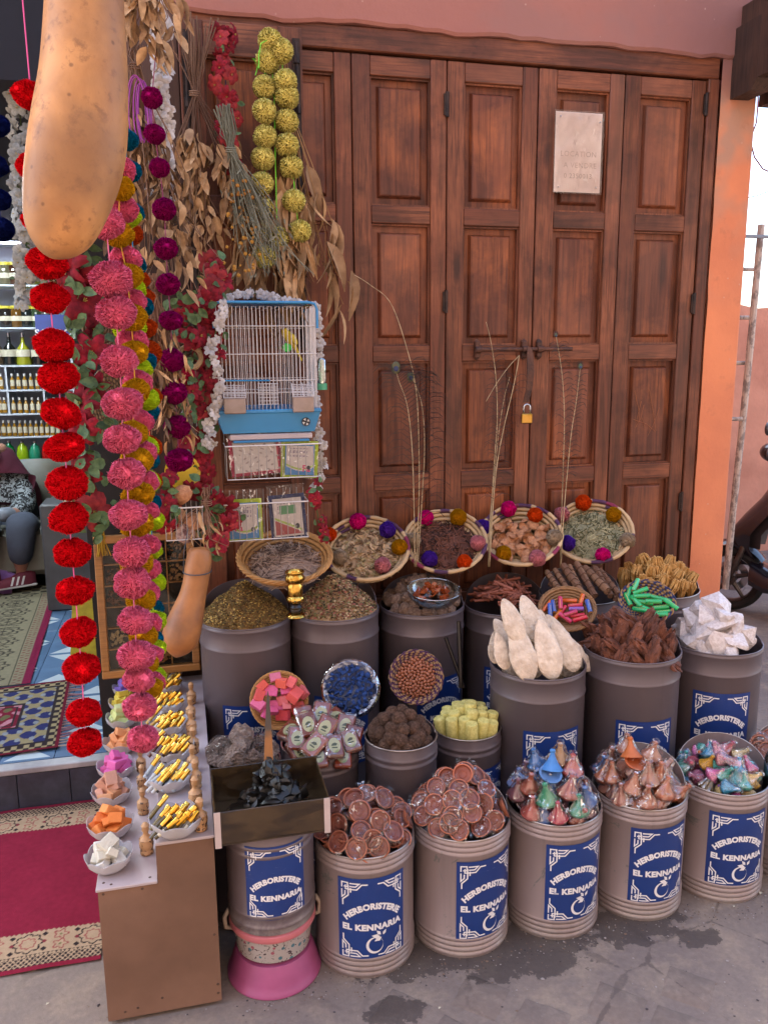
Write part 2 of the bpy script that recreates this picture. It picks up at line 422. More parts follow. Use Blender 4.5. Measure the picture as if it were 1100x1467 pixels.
for x in (.02, .365):
    b = MB(); b.lathe([(.006, 0), (.006, .95)], 8); b.box(-.012, .012, .0, .007, -.01, .96)
    for z in (.05, .2, .75, .9): b.lathe([(0, z-.014), (.011, z-.014), (.011, z+.014), (0, z+.014)], 8)
    b.build('iron_bar', IRON, lf, loc=(x, -.009, 1.62))
# scratches on the third panel
b = MB()
for (pts) in (((909, 560), (914, 585), (916, 603)), ((918, 575), (912, 600), (911, 612)), ((930, 558), (935, 590), (939, 617)), ((944, 584), (937, 605), (927, 625)), ((907, 601), (925, 607), (938, 618)), ((922, 580), (917, 600), (910, 612)), ((919, 598), (923, 612))):
    b.tube([at(x, y, -.011) for x, y in pts], .0007, 4, .0004)
sc = rel(b.build('scratch', mat('bare_wood', '#b0683a')), [o for o in COL.objects if o.name == 'door_leaf.004'][0])
# bolt with its hasp and padlock
RUST = mat('rusty_iron', '#3c2721', '#5a3626', rough=.6, vs=25, bump=.4, bs=120, metal=.3)
bt = thing('door_bolt', 'long rusty sliding bolt across two door leaves with a hanging hasp', 'bolt', (1.8, -.02, 1.605))
b = MB(); b.lathe([(0, -.19), (.0075, -.19), (.0075, .19), (0, .19)], 12, Matrix.Rotation(R(90), 4, 'Y')); b.build('bar', RUST, bt)
for x in (-.185, .0, .06):
    b = MB(); b.box(x-.01, x+.01, .002, .022, -.03, .03, .003); b.lathe([(.0085, -.011), (.013, -.011), (.013, .011), (.0085, .011)], 12, Matrix.Translation((x, 0, 0))@Matrix.Rotation(R(90), 4, 'Y'))
    for z in (-.027, .027): b.ball(.012, (x, .014, z), 1, (1, .4, 1))
    b.build('staple', RUST, bt)
b = MB(); pts = [(0, -.012, .008), (.001, -.02, -.02), (.003, -.024, -.08), (.000, -.022, -.145), (-.011, -.018, -.196)]
vs = []
for i, p in enumerate(pts):
    w = (.007, .013, .014, .012, .011)[i]
    vs += [(p[0]-w, p[1], p[2]), (p[0]+w, p[1], p[2]), (p[0]+w, p[1]+.004, p[2]), (p[0]-w, p[1]+.004, p[2])]
b.add(vs, [(i*4+k, i*4+(k+1) % 4, i*4+4+(k+1) % 4, i*4+4+k) for i in range(4) for k in range(4)]+[(0, 1, 2, 3), (16, 19, 18, 17)])
b.build('hasp', RUST, bt, smooth=40, loc=(.012, 0, 0))
BRASS = mat('brass', '#c99a4a', '#b98838', rough=.3, vs=20, var=.1, metal=.9); STEEL = mat('bright_steel', '#b8b8bc', rough=.25, metal=1, var=.1)
pl = thing('padlock', 'small brass padlock hanging from the iron hasp', 'padlock', (1.804, -.042, 1.332))
MB().box(-.021, .021, -.008, .008, 0, .036, .003).build('body', BRASS, pl)
MB().tube([(-.013, 0, .034)]+[(-.013*math.cos(a), 0, .058+.013*math.sin(a)) for a in np.linspace(0, math.pi, 9)]+[(.013, 0, .034)], .0035, 8).build('shackle', STEEL, pl, smooth=True)
# ---------------------------------------------------------------- beams over the lane, top right
for k, (x, z0) in enumerate(((2.60, 2.515), (2.735, 2.50))):
    c = thing('wooden_corbel', ('dark stepped wooden beam end beside the door frame', 'dark stepped wooden beam end farthest right, over the lane')[k], 'beam', (x, -.03, z0), group='beam ends over the lane')
    b = MB()
    pr = [(0, 0), (-.10, 0), (-.13, .035), (-.30, .035), (-.33, .10), (-.62, .12), (-.62, .24), (.03, .24), (.03, 0)]
    n = len(pr); b.add([(s, y, z) for s in (0, .075) for (y, z) in pr], [tuple(range(n)), tuple(range(n, 2*n))[::-1]]+[(i, (i+1) % n, n+(i+1) % n, n+i) for i in range(n)])
    b.build('beam', WOODD, c, fixn=True)
struct(MB().box(2.62, 3.15, -.66, .02, 2.76, 2.83).build('added_shade_slab', WOODD))  # roof slab added above the beam ends for the shade it casts
# ---------------------------------------------------------------- lane beyond the pier
PALE = mat('faded_pink_plaster', '#c98a72', '#b97a64', rough=.9, vs=2, bump=.5, bs=14, bd=.01)
struct(MB().box(1.5, 9, 9, 9.4, -.02, 2.2).build('lane_end_wall', PALE))
struct(MB().box(-9, 9, -5.2, -4.3, -.02, 5.5).build('opposite_wall', mat('limewashed_wall', '#8b7d75', '#93857c', rough=.9, vs=2)))
m = MB(); xs = [3.06, 3.2, 3.35, 3.6, 3.9, 4.3, 4.8, 5.6, 6.5, 12]; hs = [2.05, 2.05, 1.98, 2.02, 1.95, 2.0, 1.9, 1.95, 2.0, 2.0]
for x, h in zip(xs, hs): m.v += [(x, 2.6, -.02), (x, 2.6, h), (x, 2.9, h), (x, 2.9, -.02)]
for i in range(len(xs)-1):
    for k in range(4): m.f.append((i*4+k, i*4+4+k, i*4+4+(k+1) % 4, i*4+(k+1) % 4)); m.m.append(0)
m.f += [(0, 3, 2, 1)]; m.m.append(0); struct(m.build('far_wall', PALE, fixn=True))
# ---------------------------------------------------------------- the open shop on the left
FZ = .16
def tri(x): return np.abs(((x) % 1.)*2-1)
CREAM, MAROON, INK, ROSE = lin('#a98f73'), lin('#7d1f33'), lin('#2c2426'), lin('#93504a')
NAVY, OLIVE, SAND, BLUSH = lin('#23264a'), lin('#6d6a45'), lin('#8f8060'), lin('#a4707a')
def motif(u, w, yc, per):
    """star and flower band: u along, w across, centred on yc"""
    k = np.floor(u/per); x = u-(k+.5)*per; y = w-yc; r = np.hypot(x, y); a = np.arctan2(y, x)
    st = .030*(1+.28*np.abs(np.cos(4*a))); odd = (k % 2) == 1
    C = np.empty(u.shape+(3,)); C[:] = CREAM
    ln = np.abs(r-st) < .0026; C = pick(ln & odd, INK, C); C = pick((np.abs(r-st*.55) < .002) & odd, ROSE, C)
    lob = .016*(1+.35*np.cos(5*a)); y1 = np.abs(y)-.020; r1 = np.hypot(x, y1); l1 = .016*(1+.25*np.cos(5*np.arctan2(y1, x)))
    C = pick((np.abs(r1-l1) < .0024) & ~odd, ROSE, C); C = pick((r1 < .004) & ~odd, OLIVE, C)
    xe = np.abs(x)-per/2; d = np.abs(xe)+np.abs(np.abs(y)-.03)
    C = pick(d < .009, INK, C); C = pick((np.abs(xe)+np.abs(y) < .008), lin('#7a3038'), C)
    return C
def border(u, w):
    """w = distance from the carpet's edge, u = along it"""
    C = np.empty(u.shape+(3,)); C[:] = MAROON
    lat = (np.abs(tri(u/.028)-tri(w/.036)) < .16) | (np.abs(tri(u/.028)-(1-tri(w/.036))) < .13)
    C = pick((w > .018) & (w <= .052), np.where(lat[..., None], CREAM, INK), C)
    sm = tri(u/.011)*.5+tri(w/.008)*.5 < .42
    C = pick((w > .052) & (w <= .064), np.where(sm[..., None], INK, CREAM), C)
    C = pick((w > .064) & (w <= .150+.006*tri(u/.013)), motif(u, w, .107, .085), C)
    return C
CARPET = attr_mat('carpet_pile', rough=.95, bump=.6, bs=420, bd=.003, spec=.1)
def wavy(X, Y): return .004+.0018*np.sin(X*9+Y*5)*np.sin(Y*13)+.001*np.sin(X*31)
def rug1(X, Y):
    H = .846; near = Y; far = H-Y; right = 3.2-X
    d = np.minimum(near, far); C = border(X+.02*np.sin(Y*3), d)
    n = np.sin(X*37+np.sin(Y*23))*np.sin(Y*31)*.06+np.sin(X*3.1)*np.sin(Y*4.3)*.09
    m = d > .156; return np.where(m[..., None], np.array(MAROON)*(1+n)[..., None], C)
rg = inst('carpet', painted_grid('carpet', 1.0, .846, 330, 280, rug1, CARPET, wavy), None, (-.74, -.853, .002))
tag(rg, 'dark red carpet with cream star borders lying on the street before the shop step', 'carpet')
# step and floor
MARBLE = mat('white_marble_edge', '#a9a6a6', '#8b8789', rough=.35, vs=7)
RISER = mat('slate_tile', '#3b3e4b', '#30323d', rough=.4, vs=18, var=.3, bump=.15, bs=60)
st = struct(MB().box(-3, .62, .016, 4.2, -.05, FZ-.012).build('shop_floor', DARKW))
MB().box(-3, .6, -.004, .05, FZ-.024, FZ-.002, .003).build('step_edge', MARBLE, st)
for i in range(9):
    x = -.98+i*.178
    MB().box(x+.0012, x+.1768, 0, .014, .001, FZ-.026, .0012).build('riser_tile', RISER, st)
TB = mat('blue_floor_tile', '#55708f', '#4c6582', rough=.25, vs=3, var=.15); TW = mat('white_floor_tile', '#aeb9c0', rough=.25, vs=3, var=.12)
ts = .185; base = MB().box(.001, ts-.001, .001, ts-.001, 0, .010, .001).mesh('floor_tile', TB)
tw = MB(); tw.add([(.012, .012, .0104), (ts-.012, .012, .0104), (ts/2, ts*.52, .0104)], [(0, 1, 2)]); tw = tw.mesh('tile_triangle', TW)
for i in range(-6, 3):
    for j in range(0, 17):
        if i < -2 and 1 < j < 15: continue
        x = i*ts+.03; y = .052+j*ts
        q = inst('floor_tile', base, st, (x, y, FZ-.011))
        inst('tile_triangle', tw, q, (0, 0, 0) if (i+j) % 2 else (ts, ts, 0), (0, 0, 0 if (i+j) % 2 else math.pi))
# inner carpets
def runner(X, Y):
    d = 1.1-X; C = np.empty(X.shape+(3,)); C[:] = lin('#6b1c38')
    G = lin('#77705c'); K = lin('#3a372f')
    band = (d > .04) & (d < .36); per = .26; k = np.floor(Y/per); y = Y-(k+.5)*per; x = d-.215; r = np.hypot(x, y*.9); a = np.arctan2(y, x)
    P = np.empty(X.shape+(3,)); P[:] = G
    ring = (np.abs(r-.085*(1+.12*np.cos(8*a))) < .007) | (np.abs(r-.05) < .006) | (np.abs(np.sin(a*6)*r-.0) < .004) & (r < .08) | (r < .016)
    lat = (np.abs(np.abs(x)+np.abs(np.abs(y)-.13)-.06) < .006)
    P = pick(ring | lat, K, P); P = pick((np.abs(d-.33) < .006) | (np.abs(d-.09) < .004), K, P)
    sm = (np.sin(Y*120)*np.sin(d*150) > .3) & (d < .085); P = pick(sm, lin('#6d4a40'), P)
    C = np.where(band[..., None], P, C)
    e = (Y > 2.5-.3) & (d > .04); C = pick(e & ((np.sin(X*60)*np.sin(Y*52)) > .1), K, pick(e, G, C))
    return C
A = atz(44, 980, FZ); B = atz(87, 838, FZ); ang = math.atan2(B.y-A.y, B.x-A.x)-math.pi/2; LEN = (B-A).length
RUN = attr_mat('runner_pile', rough=.95, bump=.5, bs=300, spec=.1)
me = painted_grid('runner_carpet', 1.1, LEN, 220, 300, lambda X, Y: runner(X, Y*2.5/LEN), RUN, lambda X, Y: .004+.002*np.sin(Y*7+X*4)+.003*(X > 1.08)*np.sin(Y*12))
o = inst('runner_carpet', me, None, A-Matrix.Rotation(ang, 3, 'Z')@Vector((1.1, 0, 0))+Vector((0, 0, .003)), (0, 0, ang))
tag(o, 'long maroon runner with a grey patterned border, on the shop floor towards the sofa', 'carpet')
def smallrug(X, Y):
    w, h = .9, .52; d = np.minimum(w-X, np.minimum(Y, h-Y)); n1 = np.sin(X*43+3*np.sin(Y*21))*np.sin(Y*57+2*np.sin(X*33))
    C = np.empty(X.shape+(3,)); C[:] = lin('#6a1a2c')
    C = pick((n1 > .35) & (d < .30) & (d > .17), lin('#5b5a3c'), C); C = pick((n1 < -.55) & (d < .26) & (d > .17), BLUSH, C)
    P = pick(np.abs(np.sin(X*29+Y*37))*np.abs(np.sin(X*31-Y*35)) > .35, lin('#2a2d55'), np.broadcast_to(np.array(lin('#85785a')), X.shape+(3,)))
    P = pick(np.abs(np.sin(X*61)*np.sin(Y*57)) > .8, lin('#7c8086'), P)
    C = pick((d < .165) & (d > .05), P, C); C = pick((np.abs(d-.168) < .006) | (np.abs(d-.048) < .005) | (np.abs(d-.19) < .003), INK, C)
    C = pick((d < .043), np.where((np.sin(X*150)*np.sin(Y*150) > 0)[..., None], SAND, INK), C); C = pick(d < .012, lin('#5c1626'), C)
    return C
A = atz(84, 1074, FZ); B = atz(102, 976, FZ); ang = math.atan2(B.y-A.y, B.x-A.x)-math.pi/2; h = (B-A).length
rt = thing('fringed_rug', 'small fringed navy and maroon rug lying at the shop step edge', 'rug', A+Vector((0, 0, .003)), ang)
inst('pile', painted_grid('pile', .9, h, 230, 150, lambda X, Y: smallrug(X, Y*.52/h), RUN, lambda X, Y: .006+.002*np.sin(X*8+Y*9)), rt, (-.9, 0, 0))
FR = mat('fringe_wool', '#8a5a63', '#9c8b82', rough=.95)
for i in range(26):
    y = .01+i*(h-.02)/25; b = MB(); p = Vector((0, y, .007)); pts = [p]
    for k in range(4): p = p+Vector((.016, rnd.uniform(-.008, .008), rnd.uniform(-.001, .001))); pts.append(p)
    b.tube(pts, .0035, 5, .0028); b.build('tassel', FR, rt)
# walls of the shop
SW = mat('shop_wall_paint', '#878d98', '#7a808c', rough=.6, vs=2, var=.1); SC = mat('shop_ceiling_cloth', '#15151f', rough=.9)
struct(MB().box(-2.1, .2, 3.3, 3.4, 0, 2.7).build('shop_back_wall', SW))
struct(MB().box(.2, .585, .10, 3.3, 0, 2.66).build('shop_side_wall', DARKW))
struct(MB().box(-2.1, -2.0, .3, 3.3, 0, 2.7).build('shop_left_wall', SW))
struct(MB().box(-2.6, .35, -.02, 3.3, 2.42, 2.70).build('shop_ceiling', SC))
ps = struct(MB().box(.36, .60, -.03, .1, FZ-.002, 2.65, .004).build('dark_post', WOODD))
# shelving
SHW = mat('white_shelf_board', '#b4bcc6', rough=.4, vs=4, var=.08)
V = -3.0; V0 = -V
sh = thing('wall_shelving', 'white shelving unit on the back wall, filled with jars and bottles', 'shelves', (-.9, V0, 0))
def sz(y, x=50): return at(x, y, V).z
def sx(x, y=550): return at(x, y, V).x
XR = sx(104)
rows = [230, 287, 345, 408, 469, 523, 558, 592, 625, 674]
for y in rows:
    z = sz(y); x1 = XR if y < 600 else sx(96)
    rel(MB().box(-1.9, x1, V0, V0+.28, z-.012, z, .002).build('shelf_board', SHW), sh)
for x in (10, 62):
    X = sx(x); rel(MB().box(X-.006, X+.006, V0+.002, V0+.27, sz(592), sz(523)-.012).build('divider', SHW), sh)
rel(MB().box(XR, XR+.015, V0, V0+.28, FZ+.3, 2.4).build('side_board', SHW), sh)
def bottle(prof, body, cap, cz, cr, ch, lab=None, name='bottle'):
    b = MB(); b.lathe(prof, 14); me = b.mesh('glass', body, smooth=50)
    c = MB(); c.lathe([(0, cz), (cr, cz), (cr, cz+ch), (0, cz+ch)], 10); mc = c.mesh('cap', cap, smooth=50); ml = None
    if lab: r = max(p[0] for p in prof)+.0006; l = MB(); l.lathe([(r, prof[1][1]+(cz-prof[1][1])*lab[1]), (r, prof[1][1]+(cz-prof[1][1])*lab[2])], 10, None, R(-150), R(-30)); ml = l.mesh('paper_label', lab[0])
    return me, mc, ml
def place_bottle(P, name, label, cat, loc, color=None, sc=1, group=None, rz=0):
    t = thing(name, label, cat, loc, rz, group); 
    if sc != 1: t.scale = (sc,)*3
    g = inst('glass', P[0], t, color=color); inst('cap', P[1], t)
    if P[2]: inst('paper_label', P[2], t)
    return t
LIQ = mat('tinted_liquid_glass', None, rough=.08, vs=3, var=.1, coat=.6, trans=.35, ior=1.3)
WHT = mat('white_plastic', '#c2c2c0', rough=.35); PAPER = mat('cream_paper', '#b9b29d', rough=.7, vs=40, var=.25); SILV = mat('silver_cap', '#a8a8ac', rough=.25, metal=.9)
YLID = mat('yellow_lid', '#b9ab3a', rough=.4); GOLD = mat('gold_foil', '#e0a92e', '#c78a1c', rough=.16, metal=1, vs=10, var=.12, bump=.06)
small = bottle([(0, 0), (.014, 0), (.015, .004), (.015, .062), (.006, .078), (.006, .088), (0, .088)], LIQ, WHT, .086, .0075, .017, (PAPER, .25, .72))
big = bottle([(0, 0), (.036, 0), (.04, .006), (.04, .12), (.03, .16), (.012, .178), (.012, .19), (0, .19)], LIQ, SILV, .186, .014, .012)
jar = bottle([(0, 0), (.045, 0), (.05, .006), (.05, .105), (.042, .122), (.042, .126), (0, .126)], LIQ, YLID, .122, .046, .018, (PAPER, .35, .6))
dec = bottle([(0, 0), (.052, 0), (.055, .008), (.04, .12), (.014, .15), (.012, .19), (.018, .195), (0, .195)], LIQ, SILV, .195, .012, .03, (PAPER, .3, .55))
ords = ['first', 'second', 'third', 'fourth', 'fifth', 'sixth', 'seventh', 'eighth', 'ninth', 'tenth', 'eleventh', 'twelfth', 'thirteenth', 'fourteenth', 'fifteenth', 'sixteenth', 'seventeenth', 'eighteenth', 'nineteenth', 'twentieth']+['twenty-'+w for w in ('first', 'second', 'third', 'fourth', 'fifth', 'sixth', 'seventh', 'eighth', 'ninth')]+['thirtieth']+['thirty-'+w for w in ('first', 'second', 'third', 'fourth', 'fifth', 'sixth', 'seventh', 'eighth', 'ninth')]+['fortieth']*20
OIL = lin('#a97a24')
for ri, (y, xs) in enumerate(((558, [2]+list(np.linspace(18, 54, 5))+[69, 78]), (592, [1, 7]+list(np.linspace(20, 56, 5))+list(np.linspace(68, 98, 4))), (625, list(np.linspace(-2, 84, 12))))):
    for i, x in enumerate(xs):
        k = x > 64 and ri < 2
        place_bottle(small, 'oil_bottle', f'small amber oil bottle, {ords[i]} from the left in the {("upper cubby row", "lower cubby row", "row above the coloured bottles")[ri]}', 'bottle', (sx(x, y), V0+.03, sz(y, x)+.0005), lin('#3c4a50') if k else OIL, 1.0, 'small oil bottles on the white shelves', rnd.uniform(-.2, .2))
for i, (x, c, n) in enumerate(((14, '#0c8f4c', 'dark green'), (33, '#a9c81e', 'lime green'), (51, '#2f9d78', 'teal green'), (69, '#c4201c', 'red'))):
    place_bottle(big, 'lotion_bottle', f'{n} liquid in a round-shouldered clear bottle on the lowest shelf', 'bottle', (sx(x, 670), V0+.05, sz(674, x)+.0005), lin(c), .98)
for i, (x, c, n) in enumerate(((-6, '#5a4a38', 'brown'), (13, '#1c1f1e', 'black'), (33, '#a5a62a', 'yellow green'), (55, '#191312', 'near black'), (80, '#a0852a', 'amber'))):
    place_bottle(dec, 'decanter', f'long-necked glass decanter of {n} liquid on the shelf below the saffron sign', 'decanter', (sx(x, 520), V0+.07, sz(523, x)+.0005), lin(c), .93)
for (y, xs, sc) in ((469, [(8, '#2b2521', 'ringed dark'), (24, '#6a4a1e', 'amber'), (38, '#1f2523', 'black'), (53, '#3c4a30', 'green'), (66, '#5a5348', 'grey brown'), (97, '#6b7a78', 'pale glass')], 1.0), (408, [(7, '#6f6a50', 'seed filled'), (21, '#4a3020', 'brown'), (36, '#5e6f70', 'grey glass'), (50, '#6a6a28', 'olive'), (64, '#7a7058', 'herb filled'), (78, '#5c3a1c', 'honey brown'), (92, '#4d5550', 'slate')], 1.05), (345, [(8, '#2a3a2c', 'dark green'), (34, '#556a60', 'grey green'), (96, '#556a60', 'pale green')], .95), (287, [(5, '#8fb0a8', 'mint'), (30, '#6d8a84', 'sea green')], 1.0)):
    for x, c, n in xs:
        j = place_bottle(jar, 'spice_jar', f'{n} jar with yellow lid on the {dict([(469, "shelf beside the saffron sign"), (408, "shelf above the saffron sign"), (345, "third shelf from the lamp"), (287, "highest visible shelf")])[y]}', 'jar', (sx(x, y), V0+.08, sz(y, x)+.0005), lin(c), sc*1.0)
def text_mesh(s, size, bold=.0, ext=0, font_sp=1.0):
    cu = bpy.data.curves.new('t', 'FONT'); cu.body = s; cu.size = size; cu.align_x = 'CENTER'; cu.align_y = 'BOTTOM_BASELINE'; cu.offset = bold*size; cu.space_character = font_sp
    cu.resolution_u = 3; cu.extrude = ext
    o = bpy.data.objects.new('t', cu); COL.objects.link(o); bpy.context.view_layer.update()
    me = o.to_mesh(); vs = [v.co.copy() for v in me.vertices]; fs = [tuple(p.vertices) for p in me.polygons]
    o.to_mesh_clear(); bpy.data.objects.remove(o); bpy.data.curves.remove(cu); return vs, fs
INKM = mat('black_ink', '#221c22', rough=.6, var=.05); WINK = mat('white_ink', '#c9c6c4', rough=.5, var=.05); BLUEP = mat('blue_print', '#26387c', '#223370', rough=.4, vs=12, var=.15)
a = at(50, 453, V+.02); w = at(112, 460, V+.02).x-a.x; z0 = at(50, 482, V+.02).z; hh = a.z-z0
sg = thing('saffron_sign', 'blue sign with white letters reading saffron, propped on the shelf', 'sign', (a.x, V0-.02, z0-.02))
MB().box(0, w, 0, .006, 0, hh+.03, .001).build('board', BLUEP, sg)
vs, fs = text_mesh('SAFFRON', .066, .02); MB().add([(v.x+w/2, -.001, v.y+.02) for v in vs], [f[::-1] for f in fs]).build('lettering', WINK, sg)
# lamps of the shop
def emit(name, c, s):
    t = NT(name); t.b.inputs['Emission Color'].default_value = (*c, 1); t.b.inputs['Emission Strength'].default_value = s; t.base((.8, .8, .8)); return t.m
LAMP = emit('lit_lamp', (.80, .92, 1.), 13)
for k, (x, y) in enumerate(((3, 158), (4, 191))):
    p = at(x, y, -2.2-k*.4); t = thing('shop_lamp', ('round white shop lamp, upper of two glowing at the shelf top', 'round white shop lamp, lower of two glowing at the shelf top')[k], 'lamp', p)
    b = MB(); b.ball(.075, (0, 0, 0), 3, (1, 1, .5)); b.build('globe', LAMP, t, smooth=True); MB().lathe([(0, .034), (.03, .034), (.03, .05), (.004, .055), (.004, 2.42-p.z), (0, 2.42-p.z)], 12).build('fitting', WHT, t)
for k in range(3):
    t = thing('ceiling_lamp', f'flat square shop ceiling lamp, {("nearest the street", "middle one", "nearest the shelving")[k]}', 'lamp', (-.75, .75+.85*k, 2.418))
    MB().box(-.26, .26, -.15, .15, -.03, -.001, .004).build('housing', WHT, t); MB().box(-.23, .23, -.12, .12, -.032, -.0305).build('lens', LAMP, t)
led = tag(MB().box(-1.9, XR, V0-.004, V0+.004, sz(345)-.022, sz(345)-.0125).build('led_strip', emit('led_light', (.8, .75, 1.), 5)), 'thin violet white light strip under a shelf edge', 'light strip')
# sofa
SOFA = mat('tufted_grey_satin', '#4f5048', '#5d5c52', rough=.45, vs=5, var=.25)
so = thing('sofa', 'grey buttoned sofa behind the seated woman at the back of the shop', 'sofa', (-.9, 2.75, FZ))
b = MB(); nx, nz = 44, 24; X0, X1 = -1.0, .78
for i in range(nx+1):
    for k in range(nz+1):
        x = X0+(X1-X0)*i/nx; z = .02+.74*k/nz; q = (x*7+z*8) ; p = (x*7-z*8)
        b.v.append((x, .14-.035*abs(math.sin(q))*abs(math.sin(p))-.05*math.sin(math.pi*k/nz)**.5, z))
for i in range(nx):
    for k in range(nz): a = i*(nz+1)+k; b.f.append((a, a+nz+1, a+nz+2, a+1)); b.m.append(0)
b.build('backrest', SOFA, so, smooth=True)
MB().box(-1., .7, -.42, .1, .10, .40, .04).build('seat', SOFA, so, smooth=35); MB().box(.58, .78, -.42, .12, .02, .56, .05).build('arm', SOFA, so, smooth=35)
# ---------------------------------------------------------------- the seated woman
def skin_mesh(name, joints, edges, m, sub=2):
    """joints: [(x, y, z, r)] world; grown with a Skin modifier and baked"""
    me = bpy.data.meshes.new(name); me.from_pydata([j[:3] for j in joints], edges, [])
    o = bpy.data.objects.new(name, me); COL.objects.link(o)
    md = o.modifiers.new('s', 'SKIN'); sk = me.skin_vertices[0].data
    for i, j in enumerate(joints):
        r = j[3]; sk[i].radius = r if isinstance(r, tuple) else (r, r)
    sk[0].use_root = True
    md.use_smooth_shade = True; ms = o.modifiers.new('u', 'SUBSURF'); ms.levels = sub
    bpy.context.view_layer.update(); dg = bpy.context.evaluated_depsgraph_get()
    out = bpy.data.meshes.new_from_object(o.evaluated_get(dg)); out.name = name; out.materials.clear(); out.materials.append(m)
    bpy.data.objects.remove(o); out.polygons.foreach_set('use_smooth', [True]*len(out.polygons)); return out
SKIN = mat('skin', '#8e6453', '#9a6f5c', rough=.55, vs=8, var=.1)
HIJ = mat('maroon_cloth', '#5b1730', '#4c1228', rough=.85, vs=5, var=.3, bump=.3, bs=25, bd=.02); TRO = mat('slate_cloth', '#3f4655', '#363c4a', rough=.9, vs=5, var=.25, bump=.3, bs=20, bd=.02)
t = NT('printed_blouse'); q = t.noise(48, t.co, detail=2, dist=1.2); t.base(t.mix(t.rng(q, .5, .53), lin('#15171c'), lin('#8e979c'))); t.set(rough=.85); BLO = t.m
SHOE = mat('burgundy_suede', '#5d1a2c', rough=.8, vs=12); SLEEVE = mat('grey_sleeve', '#6e7580', rough=.85)
wo = thing('person', 'woman in maroon headscarf and printed blouse seated on the sofa, turned away to the shop', 'person', (-.62, 2.35, FZ))
def PW(x, y, v): p = at(x, y, v); return p-wo.location
def J(x, y, v, r): p = PW(x, y, v); return (p.x, p.y, p.z, r)
body = [J(5, 765, -2.72, (.15, .13)), J(3, 735, -2.72, (.14, .12)), J(2, 700, -2.70, (.15, .11)), J(0, 676, -2.68, (.07, .07)), J(-4, 660, -2.66, (.055, .06)), J(-6, 648, -2.64, (.08, .09)), J(-7, 633, -2.65, (.075, .085)),
        J(31, 690, -2.70, .06), J(38, 722, -2.62, .052), J(20, 738, -2.42, .042), J(-3, 737, -2.3, .032),
        J(-35, 690, -2.70, .06), J(-48, 722, -2.6, .05), J(-36, 738, -2.35, .04),
        J(38, 758, -2.5, .085), J(31, 748, -2.28, .075), J(30, 790, -2.30, .06), J(32, 818, -2.36, .036), J(30, 833, -2.36, .030), J(27, 836, -2.32, .018),
        J(-25, 762, -2.5, .085), J(-20, 752, -2.2, .07), J(-24, 795, -2.28, .055), J(-22, 828, -2.33, .035), J(-30, 838, -2.2, .03)]
ed = [(0, 1), (1, 2), (2, 3), (3, 4), (4, 5), (5, 6), (2, 7), (7, 8), (8, 9), (9, 10), (2, 11), (11, 12), (12, 13), (0, 14), (14, 15), (15, 16), (16, 17), (17, 18), (18, 19), (0, 20), (20, 21), (21, 22), (22, 23), (23, 24)]
inst('body', skin_mesh('body', body, ed, SKIN), wo)
def grow(js, k=1.16, dr=.012): return [(x, y, z, tuple(q*k+dr for q in r) if isinstance(r, tuple) else r*k+dr) for (x, y, z, r) in js]
bl = grow([body[i] for i in (0, 1, 2, 7, 8, 9, 11, 12)]); inst('blouse', skin_mesh('blouse', bl, [(0, 1), (1, 2), (2, 3), (3, 4), (4, 5), (2, 6), (6, 7)], BLO), wo)
sl = grow([body[i] for i in (9, 10)], 1.1, .01); inst('sleeve', skin_mesh('sleeve', sl, [(0, 1)], SLEEVE), wo)
tr = grow([body[i] for i in (0, 14, 15, 16, 20, 21, 22)], 1.12, .012); c1 = J(31, 808, -2.33, .062); c2 = J(-23, 812, -2.3, .06); tr += [c1, c2]
inst('trousers', skin_mesh('trousers', tr, [(0, 1), (1, 2), (2, 3), (3, 7), (0, 4), (4, 5), (5, 6), (6, 8)], TRO), wo)
hj = [J(-6, 640, -2.68, (.105, .115)), J(-3, 655, -2.66, (.11, .11)), J(4, 675, -2.7, (.15, .12)), J(14, 695, -2.62, (.16, .10)), J(10, 725, -2.56, (.13, .07)), J(44, 700, -2.78, .07), J(52, 735, -2.8, .05), J(57, 765, -2.8, .03)]
inst('headscarf', skin_mesh('headscarf', hj, [(0, 1), (1, 2), (2, 3), (3, 4), (2, 5), (5, 6), (6, 7)], HIJ), wo)
f = MB(); f.ball(.06, PW(-11, 648, -2.54), 3, (.8, .5, 1.1), .06); f.ball(.014, PW(-13, 649, -2.47), 1, (.7, 1, 1)); f.build('face', SKIN, wo, smooth=True)
for k, (x, y, v) in enumerate(((24, 833, -2.32), (-27, 836, -2.27))):
    p = PW(x, y, v); b = MB(); n = 12
    rt_ = Matrix.Translation(p)@Matrix.Rotation(R(200), 4, 'Z')
    for i, (xx, w, hgt) in enumerate(((-.11, .028, .075), (-.08, .036, .085), (-.03, .037, .08), (.03, .042, .052), (.09, .044, .042), (.13, .036, .034), (.15, .012, .02))):
        for q in range(n):
            a = math.pi*q/(n-1); b.v.append(tuple(rt_@Vector((xx, w*math.cos(a), -.02+hgt*math.sin(a)**.7))))
    for i in range(6):
        for q in range(n-1): b.f.append((i*n+q, i*n+q+1, (i+1)*n+q+1, (i+1)*n+q)); b.m.append(0)
    b.f += [tuple(range(n))[::-1]]; b.m.append(0)
    sho = b.build('shoe', SHOE, wo, smooth=True); s2 = MB()
    s2.box(-.115, .15, -.044, .044, -.034, -.018, .01, rt_)
    for d in (-.03, 0, .03):
        for sd in (-1, 1): s2.add([rt_@Vector((d+xx, sd*(.0435-.010*zz/.05), -.014+zz)) for xx, zz in ((0, 0), (.012, 0), (-.006, .05), (-.018, .05))], [(0, 1, 2, 3)])
    s2.build('sole_and_stripes', WHT, sho)
PURP = mat('purple_plastic', '#6a4a80', '#7d5c92', rough=.3, vs=9, bump=.5, bs=14, bd=.02)
